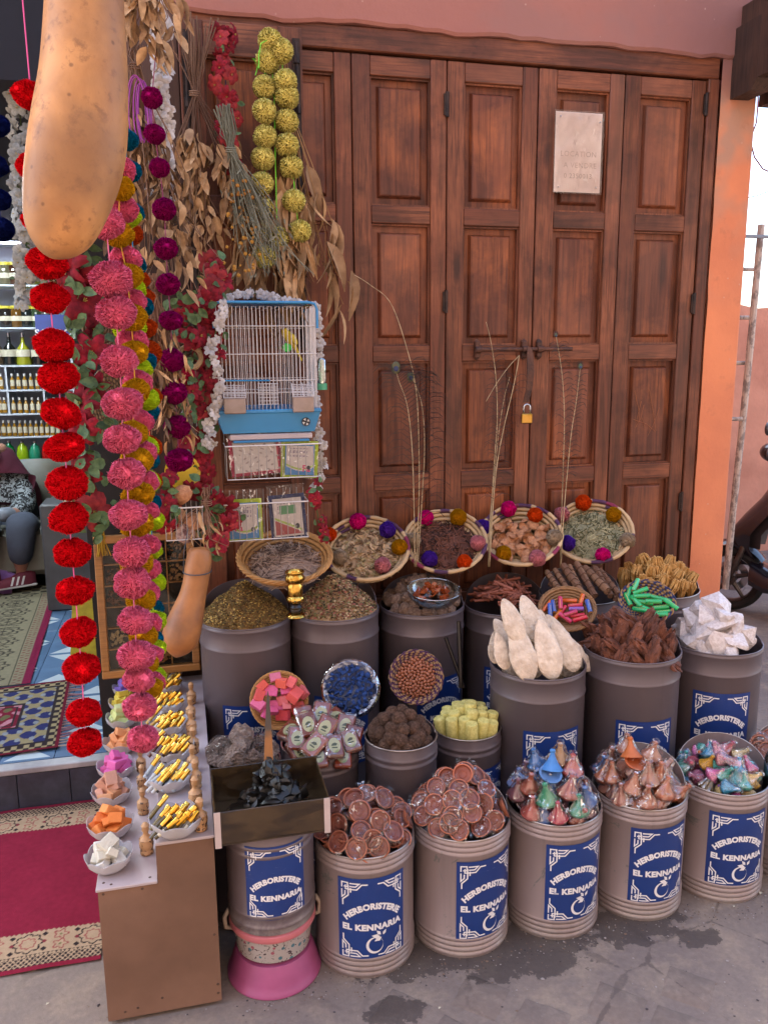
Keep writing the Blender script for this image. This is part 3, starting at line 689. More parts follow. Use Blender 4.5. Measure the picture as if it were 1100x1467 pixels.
b = MB(); b.ball(.11, (0, 0, .08), 3, (1, .8, .8), .3, 2.2, 3); tag(b.build('plastic_bag', PURP, None, smooth=True, loc=atz(-2, 850, FZ)), 'crumpled purple plastic bag on the floor beside the sneaker', 'bag')
# small things behind the red string
b = MB(); b.box(-.17, .17, -.12, .12, 0, .62, .01); tag(b.build('grey_cabinet', mat('grey_cabinet', '#44474b', '#3a3b3f', rough=.5), None, loc=(atz(112, 850, FZ).x+.05, 2.0, FZ)), 'low dark grey cabinet behind the lower part of the red pompom string', 'cabinet')
pt = thing('perfume_stand', 'glass perfume bottle in a gold base standing on the shop floor', 'perfume bottle', atz(78, 838, FZ)); MB().box(-.04, .04, -.03, .03, 0, .035, .003).build('gold_base', GOLD, pt); b = MB(); b.box(-.025, .025, -.018, .018, .036, .11, .006); b.lathe([(.008, .11), (.008, .14), (.011, .14), (.011, .165), (0, .165)], 10); b.build('flask', mat('pale_amber_glass', '#9c8a4a', rough=.08, trans=.6), pt)
p = at(112, 700, -1.9); b = MB(); b.box(-.085, .085, 0, .004, -.14, .1); tag(b.build('printed_notice', PAPER, None, loc=p), 'white printed sheet standing behind the red pompom string', 'notice')
# ---------------------------------------------------------------- the stepped counter
MDF = mat('raw_brown_board', '#80604e', '#705240', rough=.85, vs=2.2, var=.34, bump=.15, bs=90); WMEL = mat('white_melamine', '#b5a6a6', '#a89a9b', rough=.4, vs=4, var=.08)
SCREW = mat('screw_head', '#4a3428', rough=.6)
ct = thing('stepped_counter', 'brown board counter with white stepped top at the shop entrance', 'counter', (.30, -1.086, 0))
CX0, CXM, CX1, CZ0, CZ1, CV1 = 0., .136, .27, .372, .470, 1.02
b = MB(); b.add([(CX0, 0, .012), (CX1, 0, .012), (CX1, 0, CZ1-.008), (CXM, 0, CZ1-.008), (CXM, 0, CZ0-.008), (CX0, 0, CZ0-.008)]+[(x, .014, z) for x, z in ((CX0, .012), (CX1, .012), (CX1, CZ1-.008), (CXM, CZ1-.008), (CXM, CZ0-.008), (CX0, CZ0-.008))],
    [(0, 1, 2, 3, 4, 5), (11, 10, 9, 8, 7, 6)]+[(i, 6+i, 6+(i+1) % 6, (i+1) % 6) for i in range(6)])
b.build('front_board', MDF, ct, fixn=True)
MB().box(CX1-.012, CX1, .0145, CV1, .012, CZ1-.009).build('side_board', MDF, ct); MB().box(0, .012, .0145, CV1, .012, CZ0-.009).build('side_board', MDF, ct)
MB().box(-.004, CXM-.0005, -.004, CV1, CZ0-.0078, CZ0, .0015).build('lower_top', WMEL, ct); MB().box(CXM, CX1+.003, -.004, CV1, CZ1-.0078, CZ1, .0015).build('upper_top', WMEL, ct)
MB().box(CXM+.001, CXM+.01, .0145, CV1, CZ0+.0005, CZ1-.0085).build('riser', WMEL, ct)
sm = MB(); sm.lathe([(0, .0008), (.0028, .0006), (.0035, 0)], 8, Matrix.Rotation(R(90), 4, 'X')); sm = sm.mesh('screw', SCREW)
for (x, z) in ((.012, CZ0-.016), (.10, CZ0-.017), (.128, .05), (.26, .2), (.262, .06), (.262, .035), (.04, .03), (.07, .035)): inst('screw', sm, ct, (x, -.0002, z))
for (x, y, z) in ((.012, .02, CZ0), (.03, .01, CZ0), (.118, .015, CZ0), (.165, .015, CZ1)): inst('screw', sm, ct, (x, y, z+.0001), (R(-90), 0, 0))
# ---------------------------------------------------------------- printed tin label
def stroke(mb, pts, w, k=0):
    n = len(pts); L = []; Rr = []
    P = [Vector(p) for p in pts]
    for i in range(n):
        d0 = (P[i]-P[i-1]).normalized() if i else (P[1]-P[0]).normalized(); d1 = (P[i+1]-P[i]).normalized() if i < n-1 else d0
        nn = Vector((-(d0+d1).y, (d0+d1).x)).normalized(); c = max(.4, nn.dot(Vector((-d1.y, d1.x))))
        L.append(P[i]+nn*(w/2/c)); Rr.append(P[i]-nn*(w/2/c))
    vs = [(*p, k) for p in L]+[(*p, k) for p in Rr]
    mb.add(vs, [(i+1, i, n+i, n+i+1) for i in range(n-1)])
def dense(pts, st=.04):
    out = [pts[0]]
    for a, b in zip(pts, pts[1:]):
        d = math.dist(a, b); m = max(1, int(d/st))
        out += [(a[0]+(b[0]-a[0])*i/m, a[1]+(b[1]-a[1])*i/m) for i in range(1, m+1)]
    return out
def label_print(moon=True, H=1.29):
    mb = MB(); KN = [[(.02, .115), (.02, .02), (.12, .02), (.12, .095), (.055, .095)], [(.15, .03), (.31, .03), (.25, .085), (.15, .085)], [(.45, .045), (.35, .045), (.27, .135), (.085, .135), (.085, .06)], [(.02, .145), (.02, .29), (.075, .235), (.075, .165)], [(.035, .43), (.035, .33), (.13, .24), (.13, .06)], [(.17, .11), (.17, .19)]]
    for fx in (0, 1):
        for fy in (0, 1):
            for k, l in enumerate(KN):
                q = [(.045+x*.86, .05+y*.86) for x, y in l]; q = [(1-x if fx else x, H-y if not fy else y) for x, y in q]
                stroke(mb, dense(q), .019, k)
    dy = 0 if moon else -.14
    for s, base, size, rise, sp in (('HERBORISTERIE', .64+dy, .125, .20, 1.06), ('EL KENNARIA', .50+dy, .125, -.012, 1.08)):
        vs, fs = text_mesh(s, size, .058, 0, sp); x0 = min(v.x for v in vs); x1 = max(v.x for v in vs); o = []
        for v in vs:
            u = (v.x-x0)/(x1-x0)*2-1
            if rise > .05:
                a = u*.80; rr = .585; X = .5+(rr+v.y)*math.sin(a)*(.845/(2*.66*math.sin(.8))); Y = base-rr*math.cos(.8)+(rr+v.y)*math.cos(a)
            else: X = .5+u*.435; Y = base+v.y+rise*(1-u*u)
            o.append((X, Y, 0))
        mb.add(o, [f[::1] for f in fs])
    if moon:
        c = (.52, .245); P = []; N = 40
        for i in range(N+1):
            a = R(70)+R(330)*i/N; t = math.sin(math.pi*i/N)**.8; P.append((a, .122, .122-.003-.026*t))
        vs = [(c[0]+r*math.cos(a), c[1]+r*math.sin(a)*1.05, 1) for a, r, _ in P]+[(c[0]+.012+q*math.cos(a), c[1]+q*math.sin(a)*1.05, 1) for a, _, q in P]
        mb.add(vs, [(i, i+1, N+2+i, N+1+i) for i in range(N)])
        for (x, y, l, a, k) in ((.60, .37, .13, 165, 2), (.62, .36, .12, 205, 3), (.64, .39, .09, 60, 4), (.61, .40, .1, 130, 5)):
            d = Vector((math.cos(R(a)), math.sin(R(a)))); nn = Vector((-d.y, d.x)); b = Vector((x, y))
            pp = [b, b+d*l*.4+nn*l*.3, b+d*l, b+d*l*.45-nn*l*.25]; mb.add([(*p, k) for p in pp], [(0, 1, 2, 3)])
    return mb
LP = {True: label_print(True), False: label_print(False)}
def labels(rad, wid, moon=True):
    H = 1.29
    s = MB(); n = 28
    for i in range(n+1):
        a = (i/n-.5)*wid/rad
        for z in (0, H*wid): s.v.append((rad*math.sin(a), -rad*math.cos(a), z))
    for i in range(n): s.f.append((i*2, i*2+2, i*2+3, i*2+1)); s.m.append(0)
    me = s.mesh('label', TINLAB, smooth=True)
    P = MB(); o = []
    for (x, y, k) in LP[moon].v:
        a = (x-.5)*wid/rad; r = rad+.0007+k*.00012; o.append((r*math.sin(a), -r*math.cos(a), y*wid))
    P.add(o, LP[moon].f); return me, P.mesh('label_print', WLAB)
t = NT('blue_tin_label'); sc = t.noise(1, t.map((25, 25, 160), rot=(0, .5, .7)), detail=4, dist=2); c = t.mix(t.rng(t.noise(3.5, t.map(1)), .35, .65), lin('#1c3a7c'), lin('#1a3270'))
c = t.mix(t.math('MULTIPLY', t.rng(sc, .68, .76), .55), c, lin('#8d93ad')); t.base(c); t.set(rough=.32, coat=.2); TINLAB = t.m
t = NT('white_tin_print'); sc = t.noise(30, t.map(1), detail=5); t.base(t.mix(t.math('MULTIPLY', t.rng(sc, .62, .7), .5), lin('#e2e0e2'), lin('#5a6898'))); t.set(rough=.4); WLAB = t.m
# ---------------------------------------------------------------- painted tins
def tinpaint(name, c1, c2, wear):
    t = NT(name); co = t.map(1); n = t.noise(2.2, co, detail=5); g = t.noise(9, co, detail=8, rough=.75, dist=.8)
    c = t.mix(t.rng(n, .3, .7), lin(c1), lin(c2)); sx = t.N('ShaderNodeSeparateXYZ'); t.L(t.tc.outputs['Object'], sx.inputs[0])
    w = t.rng(g, wear, wear+.03); c = t.mix(t.math('MULTIPLY', w, .8), c, lin('#6d706e'))
    d = t.math('MULTIPLY', t.rng(sx.outputs[2], .07, .0), t.rng(g, .42, .6)); c = t.mix(t.math('MULTIPLY', d, .75), c, lin('#a39a94'))
    st = t.noise(1, t.map((40, 40, 1.2)), detail=4); c = t.mix(t.math('MULTIPLY', t.rng(st, .55, .75), .25), c, lin('#5c5050'))
    g2 = t.math('MULTIPLY_ADD', t.oi.outputs['Random'], .16, .92); c = t.mix(1., c, t.gray(g2), 'MULTIPLY')
    t.base(c); t.set(rough=t.rng(g, .3, .7, .33, .5), metal=.25, spec=.5); t.bump(t.noise(6, co, detail=3), .12, .01); return t.m
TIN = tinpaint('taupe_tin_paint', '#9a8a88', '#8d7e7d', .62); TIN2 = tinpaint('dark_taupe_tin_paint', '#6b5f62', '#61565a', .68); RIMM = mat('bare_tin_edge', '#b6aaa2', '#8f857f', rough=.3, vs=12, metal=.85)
def ribbed(r, h, ribs, amp=.0032, w=.0075):
    zs = set([0, h]); out = []
    for z0 in ribs:
        for q in (-1, -.6, -.25, 0, .25, .6, 1): zs.add(round(z0+q*w, 5))
    for z in sorted(zs):
        if z < 0 or z > h: continue
        d = 0
        for z0 in ribs:
            q = abs(z-z0)/w
            if q < 1: d = max(d, amp*math.cos(q*math.pi/2))
        out.append((r+d, z))
    return out
def make_tin(r, h, front, back_h, lab_w, lab_z, lab_az, label, rz, loc, fill, lp, moon=True, arc=1.45):
    t = thing('spice_tin', label, 'tin', loc, rz, 'grey tins standing in front of the doors')
    ribs = [h-.011, h-.026, h-.041, .010, .025, .040, .055] if front == 1 else ([h-.075, h-.010, .02, .05] if front == 0 else [h-.055, h-.035, .02, .05])
    pr = [(0, .001), (r*.98, .001)]+ribbed(r, h, ribs, .0032 if front == 1 else .0026)
    dn = rnd.uniform(0, 99)
    def dent(rr_, zz, a): return (rr_*(1+.010*mnoise.noise(Vector((math.cos(a)*1.7+dn, math.sin(a)*1.7, zz*7)))*min(1, zz*14, max(0, (h-zz))*14)), zz)
    b = MB(); b.lathe(pr, 72, wob=dent); inner = [(r-.0015, h), (r-.0015, max(.0, fill))]; b.lathe(inner, 72)
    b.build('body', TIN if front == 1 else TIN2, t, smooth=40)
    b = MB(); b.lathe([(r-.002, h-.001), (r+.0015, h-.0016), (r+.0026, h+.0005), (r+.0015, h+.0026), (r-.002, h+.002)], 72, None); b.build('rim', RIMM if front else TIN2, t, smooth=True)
    # upright curved sheet rising from the back half of the rim
    b = MB(); n = 40; m = 5
    for lay, rr in ((0, r-.0022), (1, r-.0038)):
        for i in range(n+1):
            a = -arc+2*arc*i/n; hh = back_h*max(0, math.cos(a/arc*math.pi/2))**.62
            for k in range(m+1): b.v.append((rr*math.sin(a), rr*math.cos(a), h-.02+(hh+.02)*k/m))
    o = (n+1)*(m+1)
    for i in range(n):
        for k in range(m):
            a = i*(m+1)+k; b.f += [(a, a+m+1, a+m+2, a+1), (o+a+1, o+a+m+2, o+a+m+1, o+a)]; b.m += [0, 0]
        a = i*(m+1)+m; b.f.append((a, a+m+1, o+a+m+1, o+a)); b.m.append(0)
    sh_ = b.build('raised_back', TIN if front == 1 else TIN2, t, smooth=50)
    e = MB(); e.tube([((r-.003)*math.sin(a), (r-.003)*math.cos(a), h+back_h*max(0, math.cos(a/arc*math.pi/2))**.62) for a in np.linspace(-arc, arc, 44)], .0014, 6); e.build('edge', RIMM if front else TIN2, sh_, smooth=True)
    if lab_w:
        lb = inst('label', lp[0], t, (0, 0, lab_z), (0, 0, lab_az)); inst('label_print', lp[1], lb)
    return t
RF = .132
LF, LB, LC, LC0 = (.184, True), (.19, True), (.15, True), (.155, False); _LCACHE = {}
def lab_for(r, spec):
    k = (r, spec)
    if k not in _LCACHE: _LCACHE[k] = labels(r+.0016, *spec)
    return _LCACHE[k]
BIN = {}
def tin(key, u, v, r, h, front, back_h, lab_w, lab_z, az, label, lp, moon=True, z=0, fill=None):
    p = Vector((u, -v, z)); rz = toward(p)+math.pi/2      # local -Y faces the street side
    BIN[key] = dict(c=Vector((u, -v, z+h)), r=r, h=h, rz=rz, bh=back_h)
    make_tin(r, h, front, back_h, lab_w, lab_z, R(az), label, rz, p, (h-.16 if fill is None else fill), lab_for(r, lp))
tin('f1', .964, .961, RF, .345, 1, .045, 1, .052, 9, 'front row grey tin of film-wrapped clay dishes beside the pink stacked pots', LF)
tin('f2', 1.240, .957, RF, .345, 1, .05, 1, .050, 35, 'front row grey tin with the tallest mound of film-wrapped clay dishes', LF)
tin('f3', 1.517, .956, RF, .345, 1, .04, 1, .052, 33, 'front row grey tin topped with a bare blue toy tagine', LF)
tin('f4', 1.792, .948, RF, .345, 1, .075, 1, .052, 33, 'front row grey tin of orange clay toy tagines', LF)
tin('f5', 2.072, .942, RF, .345, 1, .07, 1, .052, 29, 'front row grey tin heaped with small multicoloured glitter tagines', LF)
tin('f6', 2.352, .925, RF, .345, 1, .07, 1, .052, 60, 'last front row grey tin, with a water bottle in it, cut by the photo edge', LF)
tin('a1', .717, .285, .148, .748, 0, .085, 1, .25, 3, 'tall grey tin of green brown crumbled herb below the round straw basket', LB)
tin('a2', 1.015, .290, .148, .752, 0, .088, 1, .25, 8, 'tall grey tin of mixed dried petals and leaves beside the gold censer', LB)
tin('a3', 1.342, .225, .148, .720, 0, .07, 1, .25, 30, 'tall grey tin of pale dried bulbs with a glass bowl on top', LB)
tin('a4', 1.660, .215, .145, .690, 0, .08, 1, .25, 10, 'tall grey tin of cinnamon sticks', LB)
tin('a5', 1.915, .300, .145, .735, 2, .065, 0, .25, 0, 'tall grey tin of tied bark rolls', LB)
tin('a6', 2.225, .305, .150, .735, 2, .05, 0, .25, 0, 'tall grey tin of yellow dried flower stalks beside the orange pier', LB)
tin('b1', 1.602, .640, .148, .630, 0, .03, 1, .22, 22, 'tall grey tin full of long white cuttlefish bones', LB)
tin('b2', 1.925, .650, .152, .655, 0, .05, 1, .22, 22, 'tall grey tin of dark brown bark lumps', LB)
tin('b3', 2.258, .615, .150, .635, 0, .02, 1, .26, 15, 'tall grey tin of big white salt crystals near the pier', LB)
tin('c1', .893, .690, .112, .475, 2, .0, 1, .15, 0, 'short grey tin of labelled amber packets behind the resin trough', LC)
tin('c2', 1.122, .755, .105, .500, 2, .02, 1, .15, 0, 'short grey tin of round dark brown fibrous balls', LC)
tin('c3', 1.362, .655, .105, .452, 2, .01, 1, .16, 52, 'short grey tin of pale yellow wax-like cylinders', LC)
tin('c0', .660, .72, .112, .46, 2, .0, 0, .15, 0, 'low grey tin holding rough grey pink rocks behind the resin trough', LC)
# stack under the trough: tin on a flowered pot on an upturned pink basin
PINK = mat('pink_plastic', '#a8527c', '#9c4a73', rough=.5, vs=6, var=.2, bump=.1); PINK2 = mat('salmon_plastic', '#c9747a', rough=.4); 
pz = thing('pink_basin', 'upturned pink plastic basin standing on the street under the flowered pot', 'basin', (.712, -.985, 0))
MB().lathe([(.118, 0), (.123, .002), (.123, .008), (.119, .012), (.114, .03), (.104, .062), (.098, .075), (0, .077)], 56).build('shell', PINK, pz, smooth=45)
t = NT('flowered_enamel'); co = t.map(1, False)
c = t.mix(t.rng(t.vor(46, co), .26, .22), lin('#a9a19c'), t.mix(t.rng(t.vor(46, co, out='Color'), .4, .45), lin('#9c5664'), lin('#4d7480')))
c = t.mix(t.rng(t.noise(60, co, detail=2, dist=2), .62, .64), c, lin('#4a3a40')); t.base(c); t.set(rough=.25, coat=.3); FLW = t.m
pt = thing('flowered_pot', 'round white pot with a small flower print and salmon lid, under a grey tin', 'pot', (.712, -.985, .0775))
MB().lathe([(0, .0), (.085, .0), (.096, .008), (.101, .05), (.103, .078)], 56).build('body', FLW, pt, smooth=40)
MB().lathe([(.103, .074), (.110, .074), (.113, .080), (.112, .092), (.104, .096), (0, .097)], 56).build('lid', PINK2, pt, smooth=40)
for s in (-1, 1):
    MB().tube([(s*.104, -.004, .06), (s*.122, -.006, .066), (s*.124, -.006, .095), (s*.112, -.004, .115)], .006, 8).build('clip', mat('cream_clip', '#b5a08c', rough=.5), pt, smooth=True)
tin('f0', .712, .985, .111, .270, 2, 0, 1, .045, 6, 'grey tin standing on the flowered pot, carrying the dark resin trough', LC0, z=.1755)
# ---------------------------------------------------------------- resin trough
RES = NT('smoky_amber_acrylic'); n = RES.noise(5, RES.map((2, 2, 6)), detail=5, dist=1); RES.base(RES.mix(RES.rng(n, .4, .65), lin('#4a3a26'), lin('#2b2118'))); RES.set(rough=.12, coat=.5, alpha=.9); RES = RES.m
BLK = mat('black_resin', '#110e0b', '#1a1511', rough=.38, vs=9, bump=.4, bs=40); STRIP = mat('white_strip', '#b9a9a6', rough=.5)
A = at(306, 1157, 1.105); B_ = at(472, 1130, 1.105); tz0 = .4475; tx0, tx1 = A.x, B_.x; ty0 = -1.105; dep = .20; th_ = .088
tr = thing('resin_trough', 'open smoky acrylic trough with white corner strips, resting on a grey tin', 'trough', ((tx0+tx1)/2, ty0+dep/2, tz0))
hw = (tx1-tx0)/2; hd = dep/2; g = .004
MB().box(-hw, hw, -hd, hd, 0, g).build('floor', RES, tr)
MB().box(-hw, hw, -hd, -hd+g, g+.0003, th_, .001).build('wall', RES, tr); MB().box(-hw, hw, hd-g, hd, g+.0003, th_*1.12, .001).build('wall', RES, tr)
MB().box(-hw, -hw+g, -hd+g+.0003, hd-g-.0003, g+.0003, th_, .001).build('wall', RES, tr); MB().box(hw-g, hw, -hd+g+.0003, hd-g-.0003, g+.0003, th_, .001).build('wall', RES, tr)
for s in (-1, 1): MB().box(s*(hw-.007)-.0075, s*(hw-.007)+.0075, -hd-.002, -hd-.0004, -.004, th_+.001).build('corner_strip', STRIP, tr)
b = MB(); b.ball(.075, (0, .0, .004), 4, (1.35, 1.15, .25), .25, 2.5, 5)
rr = random.Random(5); b.ball(.052, (.012, .015, .036), 3, (1.15, .9, 1.), .35, 4, 2); b.ball(.03, (.012, .015, .085), 3, (1., .9, 1.1), .35, 4, 4)
for i in range(40):
    h = (i/39)**1.3; w = .085*(1-h)+.012; a = rr.uniform(0, 6.28); cx, cy, cz = w*.7*math.cos(a)+.01, w*.6*math.sin(a)+.015, .03+.095*h
    b.ball(rr.uniform(.014, .026), (cx, cy, cz), 2, (1.3, .8, .6), .55, 1.5, i+1, Matrix.Translation((cx, cy, cz))@Matrix.Rotation(rr.uniform(0, 3), 4, Vector((rr.gauss(0, 1), rr.gauss(0, 1), 1)).normalized())@Matrix.Translation((-cx, -cy, -cz)))
rp = tag(b.build('resin_lump', BLK, None, loc=Vector(tr.location)+Vector((.0, 0, .006)), smooth=32), 'heap of broken glossy black resin in the acrylic trough', 'resin')
a0 = at(385, 1100, .99); a1 = at(384, 990, .90)
b = MB(); d = (a1-a0); side = Vector((1, 0, 0)); nn = d.cross(side).normalized()
vs = []
for q, w, tt in ((0, .012, .005), (.45, .0085, .004), (.5, .0085, .0035), (.9, .0035, .002), (1, .0006, .0006)):
    c = d*q
    vs += [c-side*w-nn*tt, c+side*w-nn*tt, c+side*w+nn*tt, c-side*w+nn*tt]
b.add(vs, [(i*4+k, i*4+(k+1) % 4, i*4+4+(k+1) % 4, i*4+4+k) for i in range(4) for k in range(4)]+[(0, 1, 2, 3), (16, 19, 18, 17)])
HORN = NT('horn_and_wood'); sx = HORN.N('ShaderNodeSeparateXYZ'); HORN.L(HORN.tc.outputs['Object'], sx.inputs[0])
HORN.base(HORN.mix(HORN.rng(HORN.math('ADD', sx.outputs[2], HORN.math('MULTIPLY', HORN.noise(30, HORN.co), .04)), .085, .10), lin('#8a5523'), lin('#3b2d25'))); HORN.set(rough=.35)
tag(b.build('wooden_spatula', HORN.m, None, loc=a0, fixn=True, smooth=40), 'pointed wooden spatula standing upright in the black resin', 'spatula')
# ---------------------------------------------------------------- heaps in the tins
def film_mat(name, a, b, bstr, tint=(1, 1, 1), st=0.):
    t = NT(name); tr = t.N('ShaderNodeBsdfTransparent'); tr.inputs[0].default_value = (*tint, 1); gl = t.N('ShaderNodeBsdfGlossy'); gl.inputs['Roughness'].default_value = .045
    ms = t.N('ShaderNodeMixShader'); n = t.noise(1, t.map((60, 60, 28)), detail=4, dist=1.5); bp = t.N('ShaderNodeBump'); bp.inputs['Strength'].default_value = bstr; bp.inputs['Distance'].default_value = .006
    t.L(t.noise(26, t.map(1), detail=3, dist=1.2), bp.inputs['Height']); t.L(bp.outputs[0], gl.inputs['Normal'])
    f = t.N('ShaderNodeFresnel'); f.inputs[0].default_value = 1.5; t.L(bp.outputs[0], f.inputs['Normal'])
    t.L(t.math('ADD', t.math('MULTIPLY', f.outputs[0], b), t.rng(n, .60, .66, a, a*3+st), clamp=True), ms.inputs[0]); t.L(tr.outputs[0], ms.inputs[1]); t.L(gl.outputs[0], ms.inputs[2]); t.L(ms.outputs[0], t.out.inputs[0]); return t.m
FILM = film_mat('clear_film', .01, .5, 1., st=.38); GLASS = film_mat('clear_glass', .0, .45, .1, (.95, .96, .96))
t = NT('frosted_glass'); t.base(lin('#c9c5c8')); t.set(rough=.2, coat=.4); tr = t.N('ShaderNodeBsdfTransparent'); tr.inputs[0].default_value = (.93, .93, .95, 1); ms = t.N('ShaderNodeMixShader'); lw = t.N('ShaderNodeLayerWeight'); lw.inputs[0].default_value = .35
t.L(t.rng(lw.outputs['Facing'], 0, 1, .38, .95), ms.inputs[0]); t.L(tr.outputs[0], ms.inputs[1]); t.L(t.b.outputs[0], ms.inputs[2]); t.L(ms.outputs[0], t.out.inputs[0]); GLASSW = t.m
rowname = lambda i, n: 'top row' if i == 0 else ('bottom row' if i == n-1 else ords[i]+' row')
def rank(objs, base, cat, group, tail='', th=None):
    P = [(o, *proj(o.matrix_world.translation if o.parent else o.location)[:2]) for o in objs]
    P.sort(key=lambda q: q[2]); rows = []
    if not P: return
    span = P[-1][2]-P[0][2]; th = th or max(7, span/8)
    for q in P:
        if rows and q[2]-rows[-1][0][2] < th: rows[-1].append(q)
        else: rows.append([q])
    for i, r in enumerate(rows):
        r.sort(key=lambda q: q[1])
        for j, q in enumerate(r):
            b = base if isinstance(base, str) else base[q[0].name]
            m = len(r)-1; w = 'only one' if m == 0 else ('leftmost' if j == 0 else ('rightmost' if j == m else (ords[j]+' from left' if j <= m//2 else ords[m-j]+' from right')))
            tag(q[0], f'{b}, {w} in {rowname(i, len(rows)) if len(rows) > 1 else "its row"}{tail}', cat, group)
def msurf(c, r, h, p):
    def f(x, y):
        d = math.hypot(x-c.x, y-c.y)/r
        return c.z+h*(1-min(1.15, d)**p)
    return f
def on_mound(px, py, c, r, h, p=1.6, lift=0):
    rv = ray(px, py); f = msurf(c, r, h, p); prev = None
    t = .8
    while t < 5:
        q = CC+rv*t; d = math.hypot(q[0]-c.x, q[1]-c.y)
        if d < r*.90 and q[2] < f(q[0], q[1])+lift: return Vector(q)
        e = abs(q[2]-f(q[0], q[1])-lift)+3*max(0, d-r*.9)
        if prev is None or e < prev[0]: prev = (e, Vector(q))
        t += .004
    q = prev[1]; d = math.hypot(q.x-c.x, q.y-c.y); k = min(1, r*.88/max(d, 1e-4)); q = Vector((c.x+(q.x-c.x)*k, c.y+(q.y-c.y)*k, 0)); q.z = f(q.x, q.y)+lift; return q
def mnorm(p, c, r, h, p_=1.6):
    d = Vector((p.x-c.x, p.y-c.y)); L = d.length/r; s = h*p_*max(L, 1e-3)**(p_-1)/r
    n = Vector((d.x/(d.length+1e-6)*s, d.y/(d.length+1e-6)*s, 1)).normalized(); return n
def aim(n, spin=None):
    q = Vector(n).normalized().to_track_quat('Z', 'Y'); return (q.to_matrix()@Matrix.Rotation(rnd.uniform(0, 6.28) if spin is None else spin, 3, 'Z')).to_euler()
def jit(n, k): return (Vector(n)+Vector((rnd.gauss(0, k), rnd.gauss(0, k), rnd.gauss(0, k)))).normalized()
CLAY = mat('terracotta_clay', '#bd7052', '#a65c40', rough=.75, vs=14, var=.25, bump=.25, bs=160, bd=.001)
CLAYIN = mat('terracotta_inside', '#93503c', '#7f4030', rough=.6, vs=16, var=.25)
def dish_meshes():
    out = []
    for s in range(4):
        b = MB(); b.lathe([(0, 0), (.017, 0), (.024, .006), (.0275, .0125), (.0275, .0145), (.0245, .0145)], 26); b.k = 1
        b.lathe([(.0245, .0145), (.0225, .0115), (.0215, .0062), (.020, .0056), (.012, .0052), (.010, .0066), (.008, .0052), (0, .005)], 26)
        d = b.mesh('dish', [CLAY, CLAYIN], smooth=38)
        f = MB(); n = 22; prof = [(0, -.0025), (.018, -.0025), (.0265, .003), (.0305, .0135), (.024, .0165), (.012, .0155), (0, .015)]
        def wob(r, z, a, s=s): k = mnoise.noise(Vector((math.cos(a)*2.5+s*9, math.sin(a)*2.5, z*90+r*60))); return (max(0, r*(1+.09*k)+(.0015*math.sin(a*9+s) if r > .025 else 0)), z+.0022*k*(r > .005))
        f.lathe(prof, n, None, wob=wob)
        for q in range(3):           # gathered tails of the wrap
            a = rnd.uniform(0, 6.28); dx, dy = math.cos(a), math.sin(a); w = rnd.uniform(.005, .009)
            f.add([(dx*.027-dy*w, dy*.027+dx*w, .012), (dx*.027+dy*w, dy*.027-dx*w, .010), (dx*.040+dy*w*1.6, dy*.040-dx*w*1.6, .016+rnd.uniform(-.006, .01)), (dx*.041-dy*w*1.4, dy*.041+dx*w*1.4, .010)], [(0, 1, 2, 3)])
        out.append((d, f.mesh('film_wrap', FILM, smooth=False)))
    return out
DISH = dish_meshes(); FILM2 = film_mat('milky_film', .10, .4, 1., st=.35)
def dish(p, n, wrap=True, sc=1, name='clay_dish'):
    k = rnd.randrange(4); t = inst(name, DISH[k][0], None, p, aim(n), sc)
    if wrap: inst('film_wrap', DISH[k][1], t)
    return t
def heap_dishes(key, pts, h, p, base, tail, bare=(), edge=(), group=None):
    B = BIN[key]; c, r = B['c'], B['r']-.01; objs = []
    for i, (x, y) in enumerate(pts):
        q = on_mound(x, y, c, r, h, p, .006); n = mnorm(q, c, r, h, p); vw = (Vector(CC)-q).normalized()
        n = jit(n*.5+vw*.75, .22) if i not in edge else jit(Vector((.9, -.2, .3)), .1)
        if i in bare: n = jit(vw+Vector((0, 0, .3)), .05); q = q+vw*.006
        objs.append(dish(q, n, i not in bare, rnd.uniform(.93, 1.05)))
    for i in range(34):      # the ones underneath
        a = rnd.uniform(0, 6.28); d = r*math.sqrt(rnd.random())*.86; q = Vector((c.x+d*math.cos(a), c.y+d*math.sin(a), 0)); q.z = msurf(c, r, h, p)(q.x, q.y)-.024-rnd.uniform(0, .02)
        objs.append(dish(q, jit((0, 0, 1), .5), rnd.random() < .5))
    rank(objs, base, 'clay dish', group, tail)
z = lambda X, Y: (440+X*.1455, 1080+Y*.1455)
heap_dishes('f1', [z(*q) for q in ((395, 180), (590, 165), (250, 270), (570, 300), (700, 270), (250, 440), (470, 460), (740, 410), (860, 390), (930, 490), (510, 570), (330, 690), (710, 660), (900, 650), (520, 770), (1010, 700), (330, 880), (490, 930), (720, 910), (930, 840), (280, 560), (405, 315), (180, 620), (160, 800), (640, 830), (830, 780))], .082, 1.7, 'clay dish in clear film', ', tin beside the pink basin', bare=(21,), edge=(15,), group='clay dishes heaped in the first front tin')
z = lambda X, Y: (600+X/4.23, 1000+Y/4.23)
heap_dishes('f2', [z(*q) for q in ((50, 405), (160, 385), (275, 390), (45, 500), (110, 545), (245, 560), (365, 500), (400, 560), (205, 620), (395, 640), (100, 650), (25, 640), (35, 720), (120, 790), (205, 720), (250, 800), (320, 700), (385, 790), (450, 740), (500, 680), (20, 600), (300, 620), (180, 760), (330, 440), (170, 460), (265, 465), (90, 460), (0, 540))], .115, 1.5, 'clay dish wrapped in film', ', tallest dish mound', bare=(24, 25), edge=(19,), group='clay dishes heaped in the second front tin')
z6 = lambda X, Y: (800+X*.2727, 980+Y*.2727)
